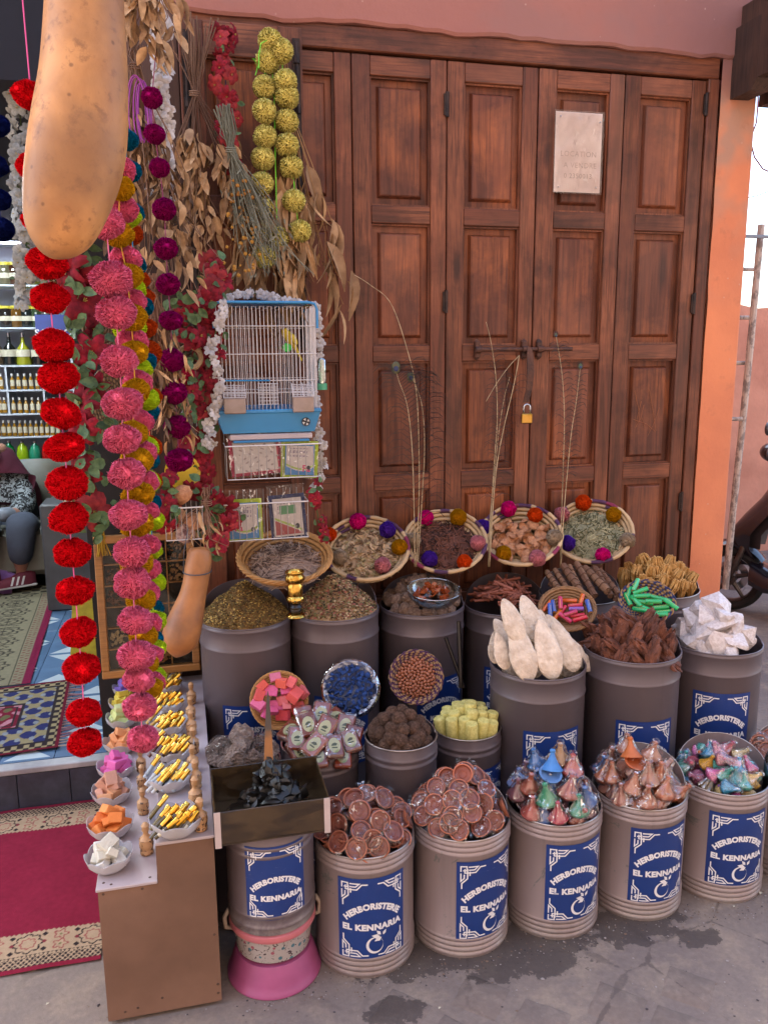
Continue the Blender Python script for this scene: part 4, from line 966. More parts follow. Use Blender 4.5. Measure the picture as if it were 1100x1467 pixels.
heap_dishes('f6', [z6(*q) for q in ((1075, 240), (1040, 320), (1000, 290), (1060, 420), (1100, 350), (1120, 250), (1020, 380), (1110, 440), (1000, 340), (1050, 200))], .07, 1.6, 'wide film-wrapped clay dish', ', tin with the water bottle', group='clay dishes in the last front tin')
# toy tagines
PAINTC = mat('painted_clay', None, rough=.55, vs=20, var=.22, bump=.25, bs=120, bd=.001)
def tagine_meshes():
    out = []
    for s in range(3):
        b = MB(); b.lathe([(0, 0), (.016, 0), (.025, .006), (.029, .0125), (.029, .015), (.024, .015), (.020, .008), (0, .007)], 26); base = b.mesh('bowl', PAINTC, smooth=40)
        g = []; zz = np.linspace(0, 1, 14)
        for q in zz:
            r = .0055+.0215*(1-q)**1.55; g.append((r+(.0008 if s != 1 and int(q*13) % 2 else 0), .0155+.037*q))
        l = MB(); l.lathe([(.0, .0152), (.0272, .0152)]+g+[(.0052, .054), (.0068, .057), (.0070, .0605), (.0045, .0635), (0, .064)], 26); lid = l.mesh('lid', PAINTC, smooth=38)
        f = MB()
        def wob(r, z, a, s=s): k = mnoise.noise(Vector((math.cos(a)*2.2+s*5, math.sin(a)*2.2, z*45))); return (max(0, r*(1+.16*k)+.0018*math.sin(a*7+s*2)*(r > .012)), z+.002*k)
        f.lathe([(0, -.002), (.018, -.002), (.028, .004), (.0325, .013), (.029, .022), (.0225, .032), (.017, .042), (.0125, .053), (.0095, .062), (.011, .068), (.006, .070)], 20, wob=wob); out.append((base, lid, f.mesh('film_wrap', FILM2)))
    return out
TAG = tagine_meshes()
def tagine(p, n, col, wrap=True, sc=1., lid=True, name='toy_tagine', rimcol=None):
    k = rnd.randrange(3); t = thing(name, '', '', p, rot=aim(n)); t.scale = (sc,)*3
    inst('bowl', TAG[k][0], t, color=rimcol or col)
    if lid: inst('lid', TAG[k][1], t, color=col)
    if wrap: inst('film_wrap', TAG[k][2], t)
    return t
cn = {}
def heap_tag(key, items, h, p, tail, group, under, sc=1., undn=16, what='toy tagine'):
    B = BIN[key]; c, r = B['c'], B['r']-.012; objs = []; names = {}
    for (x, y, col, nm, *fl) in items:
        y += 10*sc; q = on_mound(x, y, c, r, h, p, -.002); wrap = 'u' not in fl; o = tagine(q, jit((0, -.10, 1), .11), lin(col), wrap, sc*rnd.uniform(.93, 1.06)); objs.append(o); names[o.name] = f'{nm} {what}'+(' in film' if wrap else ' without film')
    for i in range(undn):
        a = 6.28*i/undn+rnd.uniform(-.1, .1); d = r*(.35 if i % 3 == 0 else .78); q = Vector((c.x+d*math.cos(a), c.y+d*math.sin(a), 0)); q.z = msurf(c, r, h, p)(q.x, q.y)-.05
        col, nm = rnd.choice(under); o = tagine(q, jit((0, 0, 1), .35), lin(col), True, sc); objs.append(o); names[o.name] = f'{nm} {what}, lower layer'
    rank(objs, names, 'tagine', group, tail)
z = lambda X, Y: (600+X/4.23, 1000+Y/4.23)
L = [(720, 310, '#3c6fa8', 'blue'), (635, 375, '#8f5f66', 'mauve'), (555, 440, '#7484b4', 'lavender blue'), (845, 350, '#a5764a', 'amber'), (925, 430, '#bb5650', 'coral'), (670, 520, '#a4553f', 'rust red'), (570, 610, '#82525a', 'dusky mauve'), (780, 600, '#2f8f65', 'green'), (895, 560, '#a05a52', 'rose brown'), (1010, 595, '#4668a0', 'denim blue'), (965, 665, '#3f9a78', 'mint green'), (685, 675, '#b5584c', 'salmon'), (840, 700, '#bb4453', 'pinkish red')]
heap_tag('f3', [(*z(a, b), c, n) for a, b, c, n in L], .115, 1.6, '', 'toy tagines in the blue-topped tin', [('#a4553f', 'rust'), ('#82525a', 'mauve'), ('#4668a0', 'blue')], 1.06, 26)
B = BIN['f3']; q = on_mound(*z(790, 480), B['c'], B['r']-.012, .115, 1.6, .012)
o = tagine(q, (0, -.45, 1), lin('#8a4a34'), False, 1.1, lid=False, rimcol=lin('#5a7fae')); tag(o, 'open blue-rimmed tagine bowl showing its orange clay inside', 'tagine bowl')
o = thing('tagine_lid', 'bare sky blue tagine lid resting on the open blue-rimmed bowl', 'lid', q+Vector((.012, .012, .012)), rot=(R(-14), R(8), 0)); o.scale = (1.15,)*3; inst('lid', TAG[0][1], o, (0, 0, -.012), color=lin('#3f78b5'))
OR = '#b0603a'
L = [(270, 270, '#a8705c', 'pale brown'), (355, 300, '#a56a55', 'pale brown'), (260, 345, OR, 'orange clay'), (195, 365, OR, 'orange clay'), (480, 355, '#a8705c', 'pale brown'), (185, 455, '#3f659c', 'blue'), (215, 530, OR, 'orange clay'), (280, 480, OR, 'orange clay'), (385, 530, '#b3694c', 'orange clay'), (470, 490, '#a8705c', 'pale brown'), (525, 465, OR, 'orange clay'), (330, 590, '#a96a58', 'pale brown'), (455, 595, '#b26a4e', 'orange clay'), (540, 555, OR, 'orange clay')]
heap_tag('f4', [(*z6(a, b), c, n) for a, b, c, n in L], .115, 1.6, '', 'toy tagines in the orange clay tin', [(OR, 'orange'), ('#a8705c', 'brown')], 1.06, 26)
B = BIN['f4']; q = on_mound(*z6(398, 425), B['c'], B['r']-.012, .115, 1.6, .014)
o = tagine(q, (0, -.4, 1), lin('#a8552e'), False, 1.1, lid=False); tag(o, 'open orange clay tagine bowl on top of its heap, no film', 'tagine bowl')
o = thing('tagine_lid', 'bare orange clay lid tipped back on the open orange bowl', 'lid', q+Vector((-.004, .012, .016)), rot=(R(-22), R(6), 0)); o.scale = (1.15,)*3; inst('lid', TAG[1][1], o, (0, 0, -.012), color=lin('#b4602f'))
GLIT = NT('glitter_paint'); v = GLIT.vor(420, GLIT.co, out='Color'); vb = GLIT.N('ShaderNodeSeparateColor'); GLIT.L(v, vb.inputs[0])
GLIT.base(GLIT.mix(1., GLIT.oi.outputs['Color'], GLIT.gray(GLIT.rng(vb.outputs[0], 0, 1, .45, 1.45)), 'MULTIPLY')); GLIT.set(rough=.4); GLIT = GLIT.m
TGM = []
for a_, b_, c_ in TAG:
    a2 = a_.copy(); b2 = b_.copy(); a2.materials[0] = GLIT; b2.materials[0] = GLIT; TGM.append((a2, b2, c_))
L5 = [(640, 290, '#2f9082', 'teal'), (690, 255, '#6a4a86', 'purple'), (760, 265, '#3f9d8e', 'aqua'), (600, 335, '#2f8c86', 'teal'), (685, 350, '#c79a4e', 'amber'), (740, 355, '#c8622a', 'orange'), (820, 310, '#c65a88', 'pink'), (595, 415, '#3c8fb4', 'sky blue'), (700, 420, '#b24a5c', 'rose'), (780, 420, '#a87a20', 'mustard'), (790, 365, '#3c86a8', 'blue'), (880, 340, '#b84a5c', 'rose red'), (860, 400, '#cc8088', 'pale pink'), (945, 375, '#b9a26e', 'cream'), (810, 475, '#cc5c94', 'hot pink'), (668, 510, '#4f93c0', 'sky blue'), (720, 490, '#a35c78', 'mauve'), (775, 535, '#5a4418', 'olive brown'), (885, 545, '#3a93b8', 'glittery blue'), (870, 475, '#3f9d8a', 'aqua'), (940, 450, '#3f9ac2', 'bright blue'), (1000, 440, '#c04a70', 'crimson pink'), (970, 525, '#4a9c8e', 'sea green'), (1008, 500, '#c79f50', 'honey'), (915, 420, '#cf7a90', 'pink'), (650, 460, '#2e7f6e', 'dark teal'), (735, 305, '#cc6a9a', 'pink'), (570, 370, '#3a9a92', 'teal'), (830, 360, '#cf8aa0', 'blush'), (925, 490, '#3f8f9a', 'petrol blue')]
B = BIN['f5']; c, r = B['c'], B['r']-.012; objs = []; names = {}
for i, (x, y, col, nm) in enumerate(L5):
    x, y = z6(x, y); q = on_mound(x, y, c, r, .075, 1.7, -.004); k = rnd.randrange(3); t = thing('glitter_tagine', '', '', q, rot=aim(jit((0, -.5, .8), .8))); t.scale = (.84,)*3
    inst('bowl', TGM[k][0], t, (0, 0, -.02), color=lin(col)); inst('lid', TGM[k][1], t, (0, 0, -.02), color=lin(col))
    if nm != 'mustard': inst('film_wrap', TGM[k][2], t, (0, 0, -.02))
    objs.append(t); names[t.name] = f'small {nm} glitter tagine'
for i in range(26):
    a = rnd.uniform(0, 6.28); d = r*math.sqrt(rnd.random())*.85; q = Vector((c.x+d*math.cos(a), c.y+d*math.sin(a), 0)); q.z = msurf(c, r, .075, 1.7)(q.x, q.y)-.03-rnd.random()*.02
    e = rnd.choice(L5); k = rnd.randrange(3); t = thing('glitter_tagine', '', '', q, rot=aim(jit((0, 0, 1), .9))); t.scale = (.88,)*3; inst('bowl', TGM[k][0], t, (0, 0, -.02), color=lin(e[2])); inst('lid', TGM[k][1], t, (0, 0, -.02), color=lin(e[2])); objs.append(t); names[t.name] = f'buried {e[3]} glitter tagine'
rank(objs, names, 'tagine', 'small glitter tagines in the fifth front tin')
# water bottle in the last tin
q = at(1106, 1140, 1.0); BP = film_mat('blue_plastic_bottle', .12, .9, .2, (.62, .72, .95))
w = thing('water_bottle', 'clear blue plastic water bottle standing at the photo edge in a tin', 'water bottle', q)
MB().lathe([(0, 0), (.028, 0), (.031, .006), (.031, .05), (.029, .055), (.031, .06), (.031, .12), (.022, .145), (.012, .16), (.012, .175)], 24).build('flask', BP, w, smooth=50); MB().lathe([(.014, .165), (.014, .182), (0, .182)], 16).build('cap', mat('blue_cap', '#2f58a8'), w)
# generic rock heap
def rock_meshes(n, m, pts=16, sc=(1, 1, 1), smooth=None, disp=False, name='lump', sub=3, amp=.25, fr=1.6):
    out = []
    for k in range(n):
        b = MB()
        if disp: b.ball(1, (0, 0, 0), sub, sc, amp, fr, k+1)
        else:
            b.hull([tuple(Vector((rnd.gauss(0, 1), rnd.gauss(0, 1), rnd.gauss(0, 1))).normalized()*rnd.uniform(.82, 1.0)*Vector((1, 1, 1))) for _ in range(pts)], Matrix.Diagonal((*sc, 1)))
        out.append(b.mesh(name, m, smooth=smooth if smooth is not None else False, fixn=True))
    return out
def heap(key, pts, meshes, size, h, p, name, base, cat, group, tail='', under=12, lift=0., color=None, wrapped=(), orient=None, jn=.6, B=None, th=None, extra=None, usz=1.):
    B = B or BIN[key]; se = (size if isinstance(size, (int, float)) else min(size))*usz; c, r = B['c'], B['r']-.004-se*.62; objs = []; names = {}
    for i, it in enumerate(pts):
        x, y = it[:2]; s = it[2] if len(it) > 2 else 1.; q = on_mound(x, y, c, r, h, p, lift); n = mnorm(q, c, r, h, p)
        rot = orient(i, q, n) if orient else aim(jit(n, jn)); col = it[3] if len(it) > 3 else (color() if color else None)
        o = inst(name, meshes[i % len(meshes)], None, q, rot, size*s if isinstance(size, (int, float)) else tuple(e*s for e in size), color=col); objs.append(o)
        if i in wrapped: inst('film_wrap', extra, o)
    for i in range(under):
        a = rnd.uniform(0, 6.28); d = r*math.sqrt(rnd.random())*.9; q = Vector((c.x+d*math.cos(a), c.y+d*math.sin(a), 0)); sm_ = size if isinstance(size, (int, float)) else min(size); q.z = msurf(c, r, h, p)(q.x, q.y)-sm_*1.0*usz
        o = inst(name, rnd.choice(meshes), None, q, aim(jit((0, 0, 1), 1.)), size, color=color() if color else None); objs.append(o)
    rank(objs, base, cat, group, tail, th); return objs
# salt crystals
SALT = NT('white_crystal'); SALT.base(SALT.mix(SALT.rng(SALT.noise(7, SALT.map(1), detail=5), .4, .65), lin('#f6ebe8'), lin('#e0d0cb'))); SALT.set(rough=.22, trans=.3, ior=1.35); SALT.bump(SALT.noise(3, SALT.map(1), detail=4, rough=.5), .2, .05); SALT = SALT.m
px = [(976, 858, 1.1), (992, 868, 1.2), (1007, 860, 1), (1024, 868, 1.25), (1036, 882, 1.1), (982, 885, 1), (1010, 884, 1), (1032, 895, 1.1), (1055, 897, 1.1), (1066, 908, 1), (1006, 905, 1.15), (990, 922, 1), (1030, 922, 1.2), (1052, 920, 1), (1075, 925, .8), (968, 920, 1), (966, 897, .9), (1015, 938, .9), (1040, 936, .9), (985, 938, .8), (1000, 930, 1)]
heap('b3', px, rock_meshes(6, SALT, 16, (1, .85, .8), name='salt_crystal'), .053, .125, 1.6, 'salt_crystal', 'big white salt crystal', 'crystal', 'white crystals in the tin near the pier', under=14, jn=.8)
# dark bark lumps
BARK = mat('dark_bark', '#7d4a36', '#532f24', rough=.85, vs=2, var=.4, bump=.5, bs=4, bd=.06, stretch=(1, 1, .4)); z4 = lambda X, Y: (700+X*.2909, 680+Y*.2909)
def borient(i, q, n): v = (Vector(CC)-q).normalized(); a = rnd.uniform(-1, 1); t_ = Vector((math.sin(a), 0, math.cos(a)))+v*.2; return t_.to_track_quat('Z', 'Y').to_euler()
px = [(*z4(x, y), s) for x, y, s in ((530, 750, 1.3), (590, 800, 1), (690, 740, 1.5), (620, 850, .9), (705, 835, 1.2), (780, 790, 1.1), (830, 800, 1.1), (590, 720, 1), (640, 900, .9), (685, 895, .9), (800, 910, 1.2), (880, 905, 1), (890, 845, .9), (540, 860, .9), (600, 915, .9), (760, 865, 1), (755, 740, 1), (900, 880, .8), (520, 810, 1), (730, 920, 1), (850, 860, 1), (655, 800, 1.1))]
heap('b2', px, rock_meshes(6, BARK, 12, (.42, .30, 1.), disp=True, smooth=40, amp=.5, fr=2.2, name='bark_lump'), .060, .10, 1.5, 'bark_lump', 'dark brown bark lump', 'bark', 'bark lumps in the dark brown tin', under=22, orient=borient, usz=.4)
# cuttlefish bones
CUT = mat('cuttlebone', '#d8c6b2', '#c2ad98', rough=.75, vs=2.5, var=.18, bump=.4, bs=7, bd=.02)
b = MB(); b.ball(1, (0, 0, 0), 4, (1, 1, 1)); cm = []
for k in range(3):
    c_ = MB(); c_.f = b.f; c_.m = b.m
    for v in b.v:
        x, y, zz = v; w = .43*(1-abs(zz)**2.4)**.55*(1.12 if zz < 0 else 1-.25*zz) if abs(zz) < 1 else 0; L_ = math.hypot(x, y) or 1
        c_.v.append((x/L_*w*(L_ > .01), y/L_*w*(.26 if y > 0 else .34)*(L_ > .01)+.06*math.cos(zz*2+k*.3)+.012*math.cos(x/(w+.01)*7)*(w > .1), zz+.02*math.sin(x*3+k)))
    cm.append(c_.mesh('cuttlebone', CUT, smooth=True))
L = [(115, 720, 1., -16), (62, 870, .8, -8), (212, 715, 1.12, -16), (160, 872, 1.28, -9), (285, 862, 1.3, -5), (375, 850, 1.15, -20), (440, 905, .8, -48), (95, 940, .6, 20), (340, 790, 1, -24), (30, 850, .7, 10), (225, 900, .9, 5), (330, 950, .8, 10), (410, 950, .8, -5), (150, 790, 1.1, -30), (255, 790, 1.1, 8), (80, 800, .9, -25), (350, 880, 1.1, -12), (120, 900, 1, 4), (400, 860, 1, -34)]
B = BIN['b1']; objs = []
for i, (x, y, s, a) in enumerate(L):
    x, y = z4(x, y); q = at(x, y, 1-.36-(1 if False else 0)+(.06 if i in (3, 4) else (.03 if i in (5, 0, 1) else -.02))+.02)
    d = Vector((math.sin(R(a)), 0, math.cos(R(a)))); d = (d+Vector((0, .42, 0))).normalized(); yv = Vector((0, -1, .3)); xv = yv.cross(d).normalized(); yv = d.cross(xv)
    M = Matrix((xv, yv, d)).transposed(); objs.append(inst('cuttlebone', cm[i % 3], None, q, M.to_euler(), .086*s*.84))
rank(objs, 'long white cuttlefish bone', 'cuttlebone', 'cuttlefish bones standing in their tin', '', 14)
# brown fibrous balls
FIB = mat('brown_fibre', '#8a6450', '#62432f', rough=.95, vs=3, var=.45, bump=.9, bs=7, bd=.12)
fm = []
for k in range(3):
    b = MB(); b.ball(1, (0, 0, 0), 4, (1, .97, .95), .07, 9, k+3); fm.append(b.mesh('fibrous_ball', FIB, smooth=True))
z1 = lambda X, Y: (280+X*.2909, 900+Y*.2909)
px = [z1(*q) for q in ((925, 378), (970, 405), (1015, 390), (1055, 430), (900, 437), (940, 447), (845, 455), (1000, 447), (1072, 492), (850, 505), (895, 480), (965, 495), (915, 518), (1020, 500), (860, 552), (935, 577), (960, 540), (1012, 552), (1080, 560), (1048, 588), (990, 603), (1100, 530), (1120, 575), (1125, 500), (1100, 460), (890, 590), (1115, 620))]
heap('c2', px, fm, .0212, .070, 1.7, 'fibrous_ball', 'round dark brown fibrous ball', 'ball', 'brown fibrous balls in a short tin', under=18)
# yellow cylinders
YEL = mat('pale_yellow_wax', '#d3c97c', '#c0b566', rough=.6, vs=2.4, var=.15, bump=.15, bs=5, bd=.05)
ym = []
for k in range(3):
    b = MB(); b.lathe([(0, 0), (1.08, 0), (1.1, .2), (1.02, 2.4), (.98, 4.55), (.9, 4.7), (.3, 4.68+.1*k), (0, 4.6)], 22, wob=lambda r, z, a, k=k: (r*(1+.05*mnoise.noise(Vector((math.cos(a)*1.5+k*4, math.sin(a)*1.5, z*.7)))), z)); ym.append(b.mesh('wax_cylinder', YEL, smooth=45))
z3 = lambda X, Y: (600+X/4.23, 1000+Y/4.23); objs = []; c = BIN['c3']['c']
for i in range(19):
    a = i*2.39996; d_ = .076*math.sqrt((i+.3)/19); q = Vector((c.x+d_*math.cos(a), c.y+d_*math.sin(a), c.z-.052+.040*(1-d_/.076)+rnd.uniform(-.004, .006))); objs.append(inst('wax_cylinder', ym[i % 3], None, q, aim(jit((.18*math.cos(a)*d_/.076, .18*math.sin(a)*d_/.076, 1), .03)), .0190))
rank(objs, 'pale yellow wax cylinder', 'wax cylinder', 'yellow wax cylinders in a short tin', '', 10)
# grey pink rocks, some wrapped
ROCK = mat('grey_pink_rock', '#dcbfae', '#b89c8e', rough=.8, vs=2.5, var=.35, bump=1., bs=4, bd=.3); RG = mat('purple_grey_rock', '#6c5a58', '#544544', rough=.5, vs=3)
fw = MB(); fw.ball(1.0, (0, 0, 0), 3, (1, .8, .85), .22, 3, 9); fw = fw.mesh('film_wrap', FILM)
rm = rock_meshes(6, ROCK, 18, (1, .8, .8), name='rough_rock')
px = [(*z1(x, y), s) for x, y, s in ((115, 465, 1), (225, 405, 1.05), (225, 482, 1.2), (312, 485, 1), (430, 545, 1.4), (115, 582, 1.1), (222, 552, .95), (205, 618, 1.3), (325, 575, 1), (98, 645, .8), (280, 650, 1), (400, 620, 1), (165, 660, 1), (350, 640, 1), (380, 480, .8))]
heap('c0', px, rm, .043, .08, 1.6, 'rough_rock', 'rough grey pink rock', 'rock', 'rough rocks behind the resin trough', under=12, wrapped=(0, 3), extra=fw)
# amber packets
AMB = mat('amber_block', '#8a3d22', '#6b2c1a', rough=.3, vs=8, var=.3, coat=.5); OVAL = NT('green_cream_print'); n_ = OVAL.noise(16, OVAL.co, detail=3); OVAL.base(OVAL.mix(OVAL.rng(n_, .5, .56), lin('#b3b184'), lin('#7d8c46'))); OVAL.set(rough=.4); OVAL = OVAL.m
b = MB(); b.box(-.026, .026, -.036, .036, 0, .02, .004); pb = b.mesh('block', AMB)
b = MB(); n = 26; b.add([(.017*math.cos(6.283*i/n), .024*math.sin(6.283*i/n)-.002, .0206) for i in range(n)], [tuple(range(n))]); b.k = 1
b.add([(x, y, .0210) for x, y in ((-.008, -.012), (.008, -.012), (.008, -.008), (-.008, -.008), (-.010, -.004), (.004, -.004), (.009, .002), (.002, .006), (-.006, .003))], [(0, 1, 2, 3), (4, 5, 6, 7, 8)]); pl_ = b.mesh('oval_label', [OVAL, mat('dark_green_ink', '#3c4420')])
b = MB(); b.box(-.0275, .0275, -.042, .042, -.0012, .0225, .007); pf = b.mesh('film_wrap', FILM); objs = []
B = BIN['c1']
for i, (x, y, a) in enumerate(((620, 430, 8), (740, 492, 6), (560, 482, -14), (500, 556, 5), (588, 585, 28), (680, 592, 4), (765, 565, -12), (640, 500, 20), (700, 440, -20), (540, 430, -6), (470, 520, 10), (600, 640, 0), (720, 640, 6), (500, 620, -4), (790, 620, 14))):
    q = on_mound(*z1(x, y), B['c'], B['r'], .075, 1.5, .004); vw = (Vector(CC)-q).normalized()
    nrm = jit(vw*.7+Vector((0, 0, .6)), .14); zv = nrm; yv = Vector((math.sin(R(a)), 0, math.cos(R(a)))); xv = yv.cross(zv).normalized(); yv = zv.cross(xv)
    t = thing('amber_packet', '', '', q, rot=Matrix((xv, yv, zv)).transposed().to_euler()); inst('block', pb, t); inst('oval_label', pl_, t); inst('film_wrap', pf, t); objs.append(t)
for i in range(8):
    a = i*.8; t = thing('amber_packet', '', '', B['c']+Vector((.06*math.cos(a), .06*math.sin(a), -.01+.01*(i % 3))), rot=aim(jit((0, 0, 1), .3))); inst('block', pb, t); inst('film_wrap', pf, t); objs.append(t)
rank(objs, 'film-wrapped amber block with oval label', 'packet', 'labelled amber packets in a short tin', '', 9)
# dried bulbs
BULB = mat('dried_bulb', '#a5866f', '#8a6a57', rough=.8, vs=2.5, var=.3, bump=.7, bs=5, bd=.12); bm_ = []
for k in range(3):
    b = MB(); b.lathe([(0, -.85), (.5, -.8), (.9, -.4), (1, 0), (.85, .45), (.5, .75), (.3, .95), (.34, 1.15), (.22, 1.2), (0, 1.1)], 18, wob=lambda r, z, a, k=k: (r*(1+.10*math.sin(a*6+k)+.1*mnoise.noise(Vector((math.cos(a)+k*3, math.sin(a), z)))), z)); bm_.append(b.mesh('dried_bulb', BULB, smooth=50))
zb = lambda X, Y: (440+X*.2909, 700+Y*.2909)
px = [zb(*q) for q in ((535, 405), (475, 440), (610, 425), (425, 465), (460, 500), (400, 500), (400, 545), (440, 550), (400, 575), (480, 592), (745, 590), (740, 490), (680, 430), (565, 440), (440, 600), (520, 460), (650, 440), (500, 415), (720, 450), (760, 560), (495, 540), (590, 615), (660, 615), (380, 530), (700, 600), (460, 620), (540, 620))]
heap('a3', px, bm_, .0235, .085, 1.7, 'dried_bulb', 'pale knobbly dried bulb', 'bulb', 'dried bulbs in a tall tin', under=26, jn=.8)
bp = on_mound(*zb(615, 572), BIN['a3']['c'], BIN['a3']['r'], .085, 1.7, .0)+Vector((0, -.01, .005))
t = thing('glass_bowl', 'clear glass bowl of orange amber crystals set on the pale bulbs', 'bowl', bp, rot=(R(8), 0, 0))
b = MB(); b.lathe([(0, 0), (.035, .0), (.068, .012), (.088, .035), (.093, .056), (.0905, .056), (.085, .036), (.066, .015), (.034, .004), (0, .004)], 44); b.build('glass', GLASS, t, smooth=50); MB().tube([(.092*math.cos(a), .092*math.sin(a), .056) for a in np.linspace(0, 6.283, 50)], .0018, 6).build('lip', film_mat('glass_lip', .4, .9, .05), t, smooth=True)
AMC = NT('orange_amber'); AMC.base(AMC.mix(AMC.rng(AMC.noise(4, AMC.map(1)), .4, .6), lin('#b5521e'), lin('#8a4226'))); AMC.set(rough=.12, trans=.35, coat=.4); AMC = AMC.m
am = rock_meshes(4, AMC, 10, (1, .8, .6), name='amber_crystal'); objs = []
for i in range(18):
    a = i*2.4; d = .062*math.sqrt((i % 13)/13); objs.append(inst('amber_crystal', am[i % 4], None, bp+Vector((d*math.cos(a), d*math.sin(a), .030+.030*(1-d/.065)+.004*(i % 3))), aim(jit((0, 0, 1), .7)), rnd.uniform(.018, .028)))
rank(objs, 'orange amber crystal in the glass bowl', 'crystal', 'amber crystals in the glass bowl', '', 7)
# cinnamon
CIN = mat('cinnamon_bark', '#985844', '#7c4434', rough=.75, vs=3, var=.3, bump=.5, bs=12, bd=.02, stretch=(1, 1, .15)); ci = []
for k in range(4):
    b = MB(); L_ = (.07, .09, .055, .08)[k]; n = 12; P = []
    for s in (-1, 1):
        for q in range(n+1):
            a = 6.6*q/n; r = .0066-.0035*q/n; P.append((r*math.cos(a), r*math.sin(a), s*L_/2))
    m = n+1; b.add(P, [(i, i+1, m+i+1, m+i) for i in range(n)]+[tuple(range(m))[::-1], tuple(range(m, 2*m))]); ci.append(b.mesh('cinnamon_stick', CIN, smooth=35))
B = BIN['a4']; c, r = B['c'], B['r']; objs = []
for i in range(110):
    a = rnd.uniform(0, 6.28); d = r*math.sqrt(rnd.random())*.68; x, y = c.x+d*math.cos(a), c.y+d*math.sin(a); zz = msurf(c, r, .095, 1.4)(x, y)-rnd.uniform(0, .03)
    if proj((x, y, zz))[0] < 672: continue
    objs.append(inst('cinnamon_stick', ci[i % 4], None, (x, y, zz), aim((rnd.gauss(0, 1), rnd.gauss(0, 1), rnd.gauss(0, .45)))))
rank(objs, 'brown cinnamon stick', 'cinnamon stick', 'cinnamon sticks in a tall tin', '', 6)
# bark rolls
ROLL = mat('rolled_bark', '#8d6446', '#6d4730', rough=.8, vs=2, var=.35, bump=.6, bs=6, bd=.03, stretch=(8, 8, 1)); BAND = mat('bark_tie', '#5b3c28', rough=.9); objs = []
for i, (x0, y0, x1, y1, w) in enumerate(((285, 480, 350, 575, 15), (325, 470, 400, 590, 15), (365, 448, 455, 585, 20), (430, 435, 520, 600, 18), (470, 460, 585, 575, 22), (520, 460, 600, 600, 18), (545, 470, 640, 590, 15), (395, 450, 470, 610, 15), (300, 540, 420, 610, 14), (560, 520, 625, 615, 15))):
    p0 = at(*z4(x0, y0), .27); p1 = at(*z4(x1, y1), .43); d = p1-p0; t = thing('bark_roll', '', '', (p0+p1)/2, rot=d.to_track_quat('Z', 'Y').to_euler()); h = d.length/2; rr = w*.2909*2.85/1170
    b = MB(); n = 16; P = []
    for s in np.linspace(-1, 1, 7):
        for q in range(n+1):
            a = 7.4*q/n; r_ = rr*(1-.32*q/n)*(1+.06*math.sin(s*5+i)); P.append((r_*math.cos(a), r_*math.sin(a), s*h))
    m = n+1
    for s in range(6):
        b.f += [(s*m+k, s*m+k+1, (s+1)*m+k+1, (s+1)*m+k) for k in range(n)]; b.m += [0]*n
    b.v = P; b.f += [tuple(range(m))[::-1], tuple(range(6*m, 7*m))]; b.m += [0, 0]; b.build('roll', ROLL, t, smooth=40)
    for s in (-.6, -.2, .2, .6): MB().tube([(rr*1.03*math.cos(a), rr*1.03*math.sin(a), s*h+.002*math.sin(a*3)) for a in np.linspace(0, 6.28, 14)], .0022, 5).build('tie', BAND, t)
    objs.append(t)
rank(objs, 'tied roll of brown bark', 'bark roll', 'bark rolls in a tall tin', '', 8)
# yellow stalk bundles
STK = mat('golden_straw', '#c99a5c', '#b0803f', rough=.8, vs=3, var=.3); sm_ = []
for k in range(3):
    b = MB()
    for q in range(46):
        a = rnd.uniform(0, 6.28); d = math.sqrt(rnd.random()); x, y = d*.22*math.cos(a), d*.22*math.sin(a); b.tube([(x*.8, y*.8, -1), (x*1.5+rnd.gauss(0, .02), y*1.5, -.2), (x*2.3+rnd.gauss(0, .06), y*2.1, .4), (x*(1.3+rnd.random()*.6), y*1.4, .88+rnd.random()*.18)], .045, 4, .06)
    sm_.append(b.mesh('straw_bundle', STK))
px = [(*z4(x, y), s, ) for x, y, s in ((640, 490, 1), (680, 440, 1), (725, 505, 1), (780, 430, 1.1), (830, 470, 1.1), (880, 455, 1), (760, 545, .9), (850, 550, 1), (910, 520, 1), (935, 475, 1), (980, 535, 1), (805, 505, 1), (700, 480, 1), (745, 455, 1), (860, 500, 1), (960, 500, .9), (900, 570, .9), (990, 570, .8), (950, 570, .9), (665, 530, 1), (820, 590, .9))]
def so_(i, q, n): v = (Vector(CC)-q).normalized(); return (Vector((rnd.gauss(.02, .25), -.1, 1))+n*.25).to_track_quat('Z', 'Y').to_euler()
heap('a6', px, sm_, .046, .085, 1.6, 'straw_bundle', 'bundle of golden dried flower stalks', 'dried stalks', 'golden stalk bundles beside the pier', under=14, orient=so_, usz=.3)
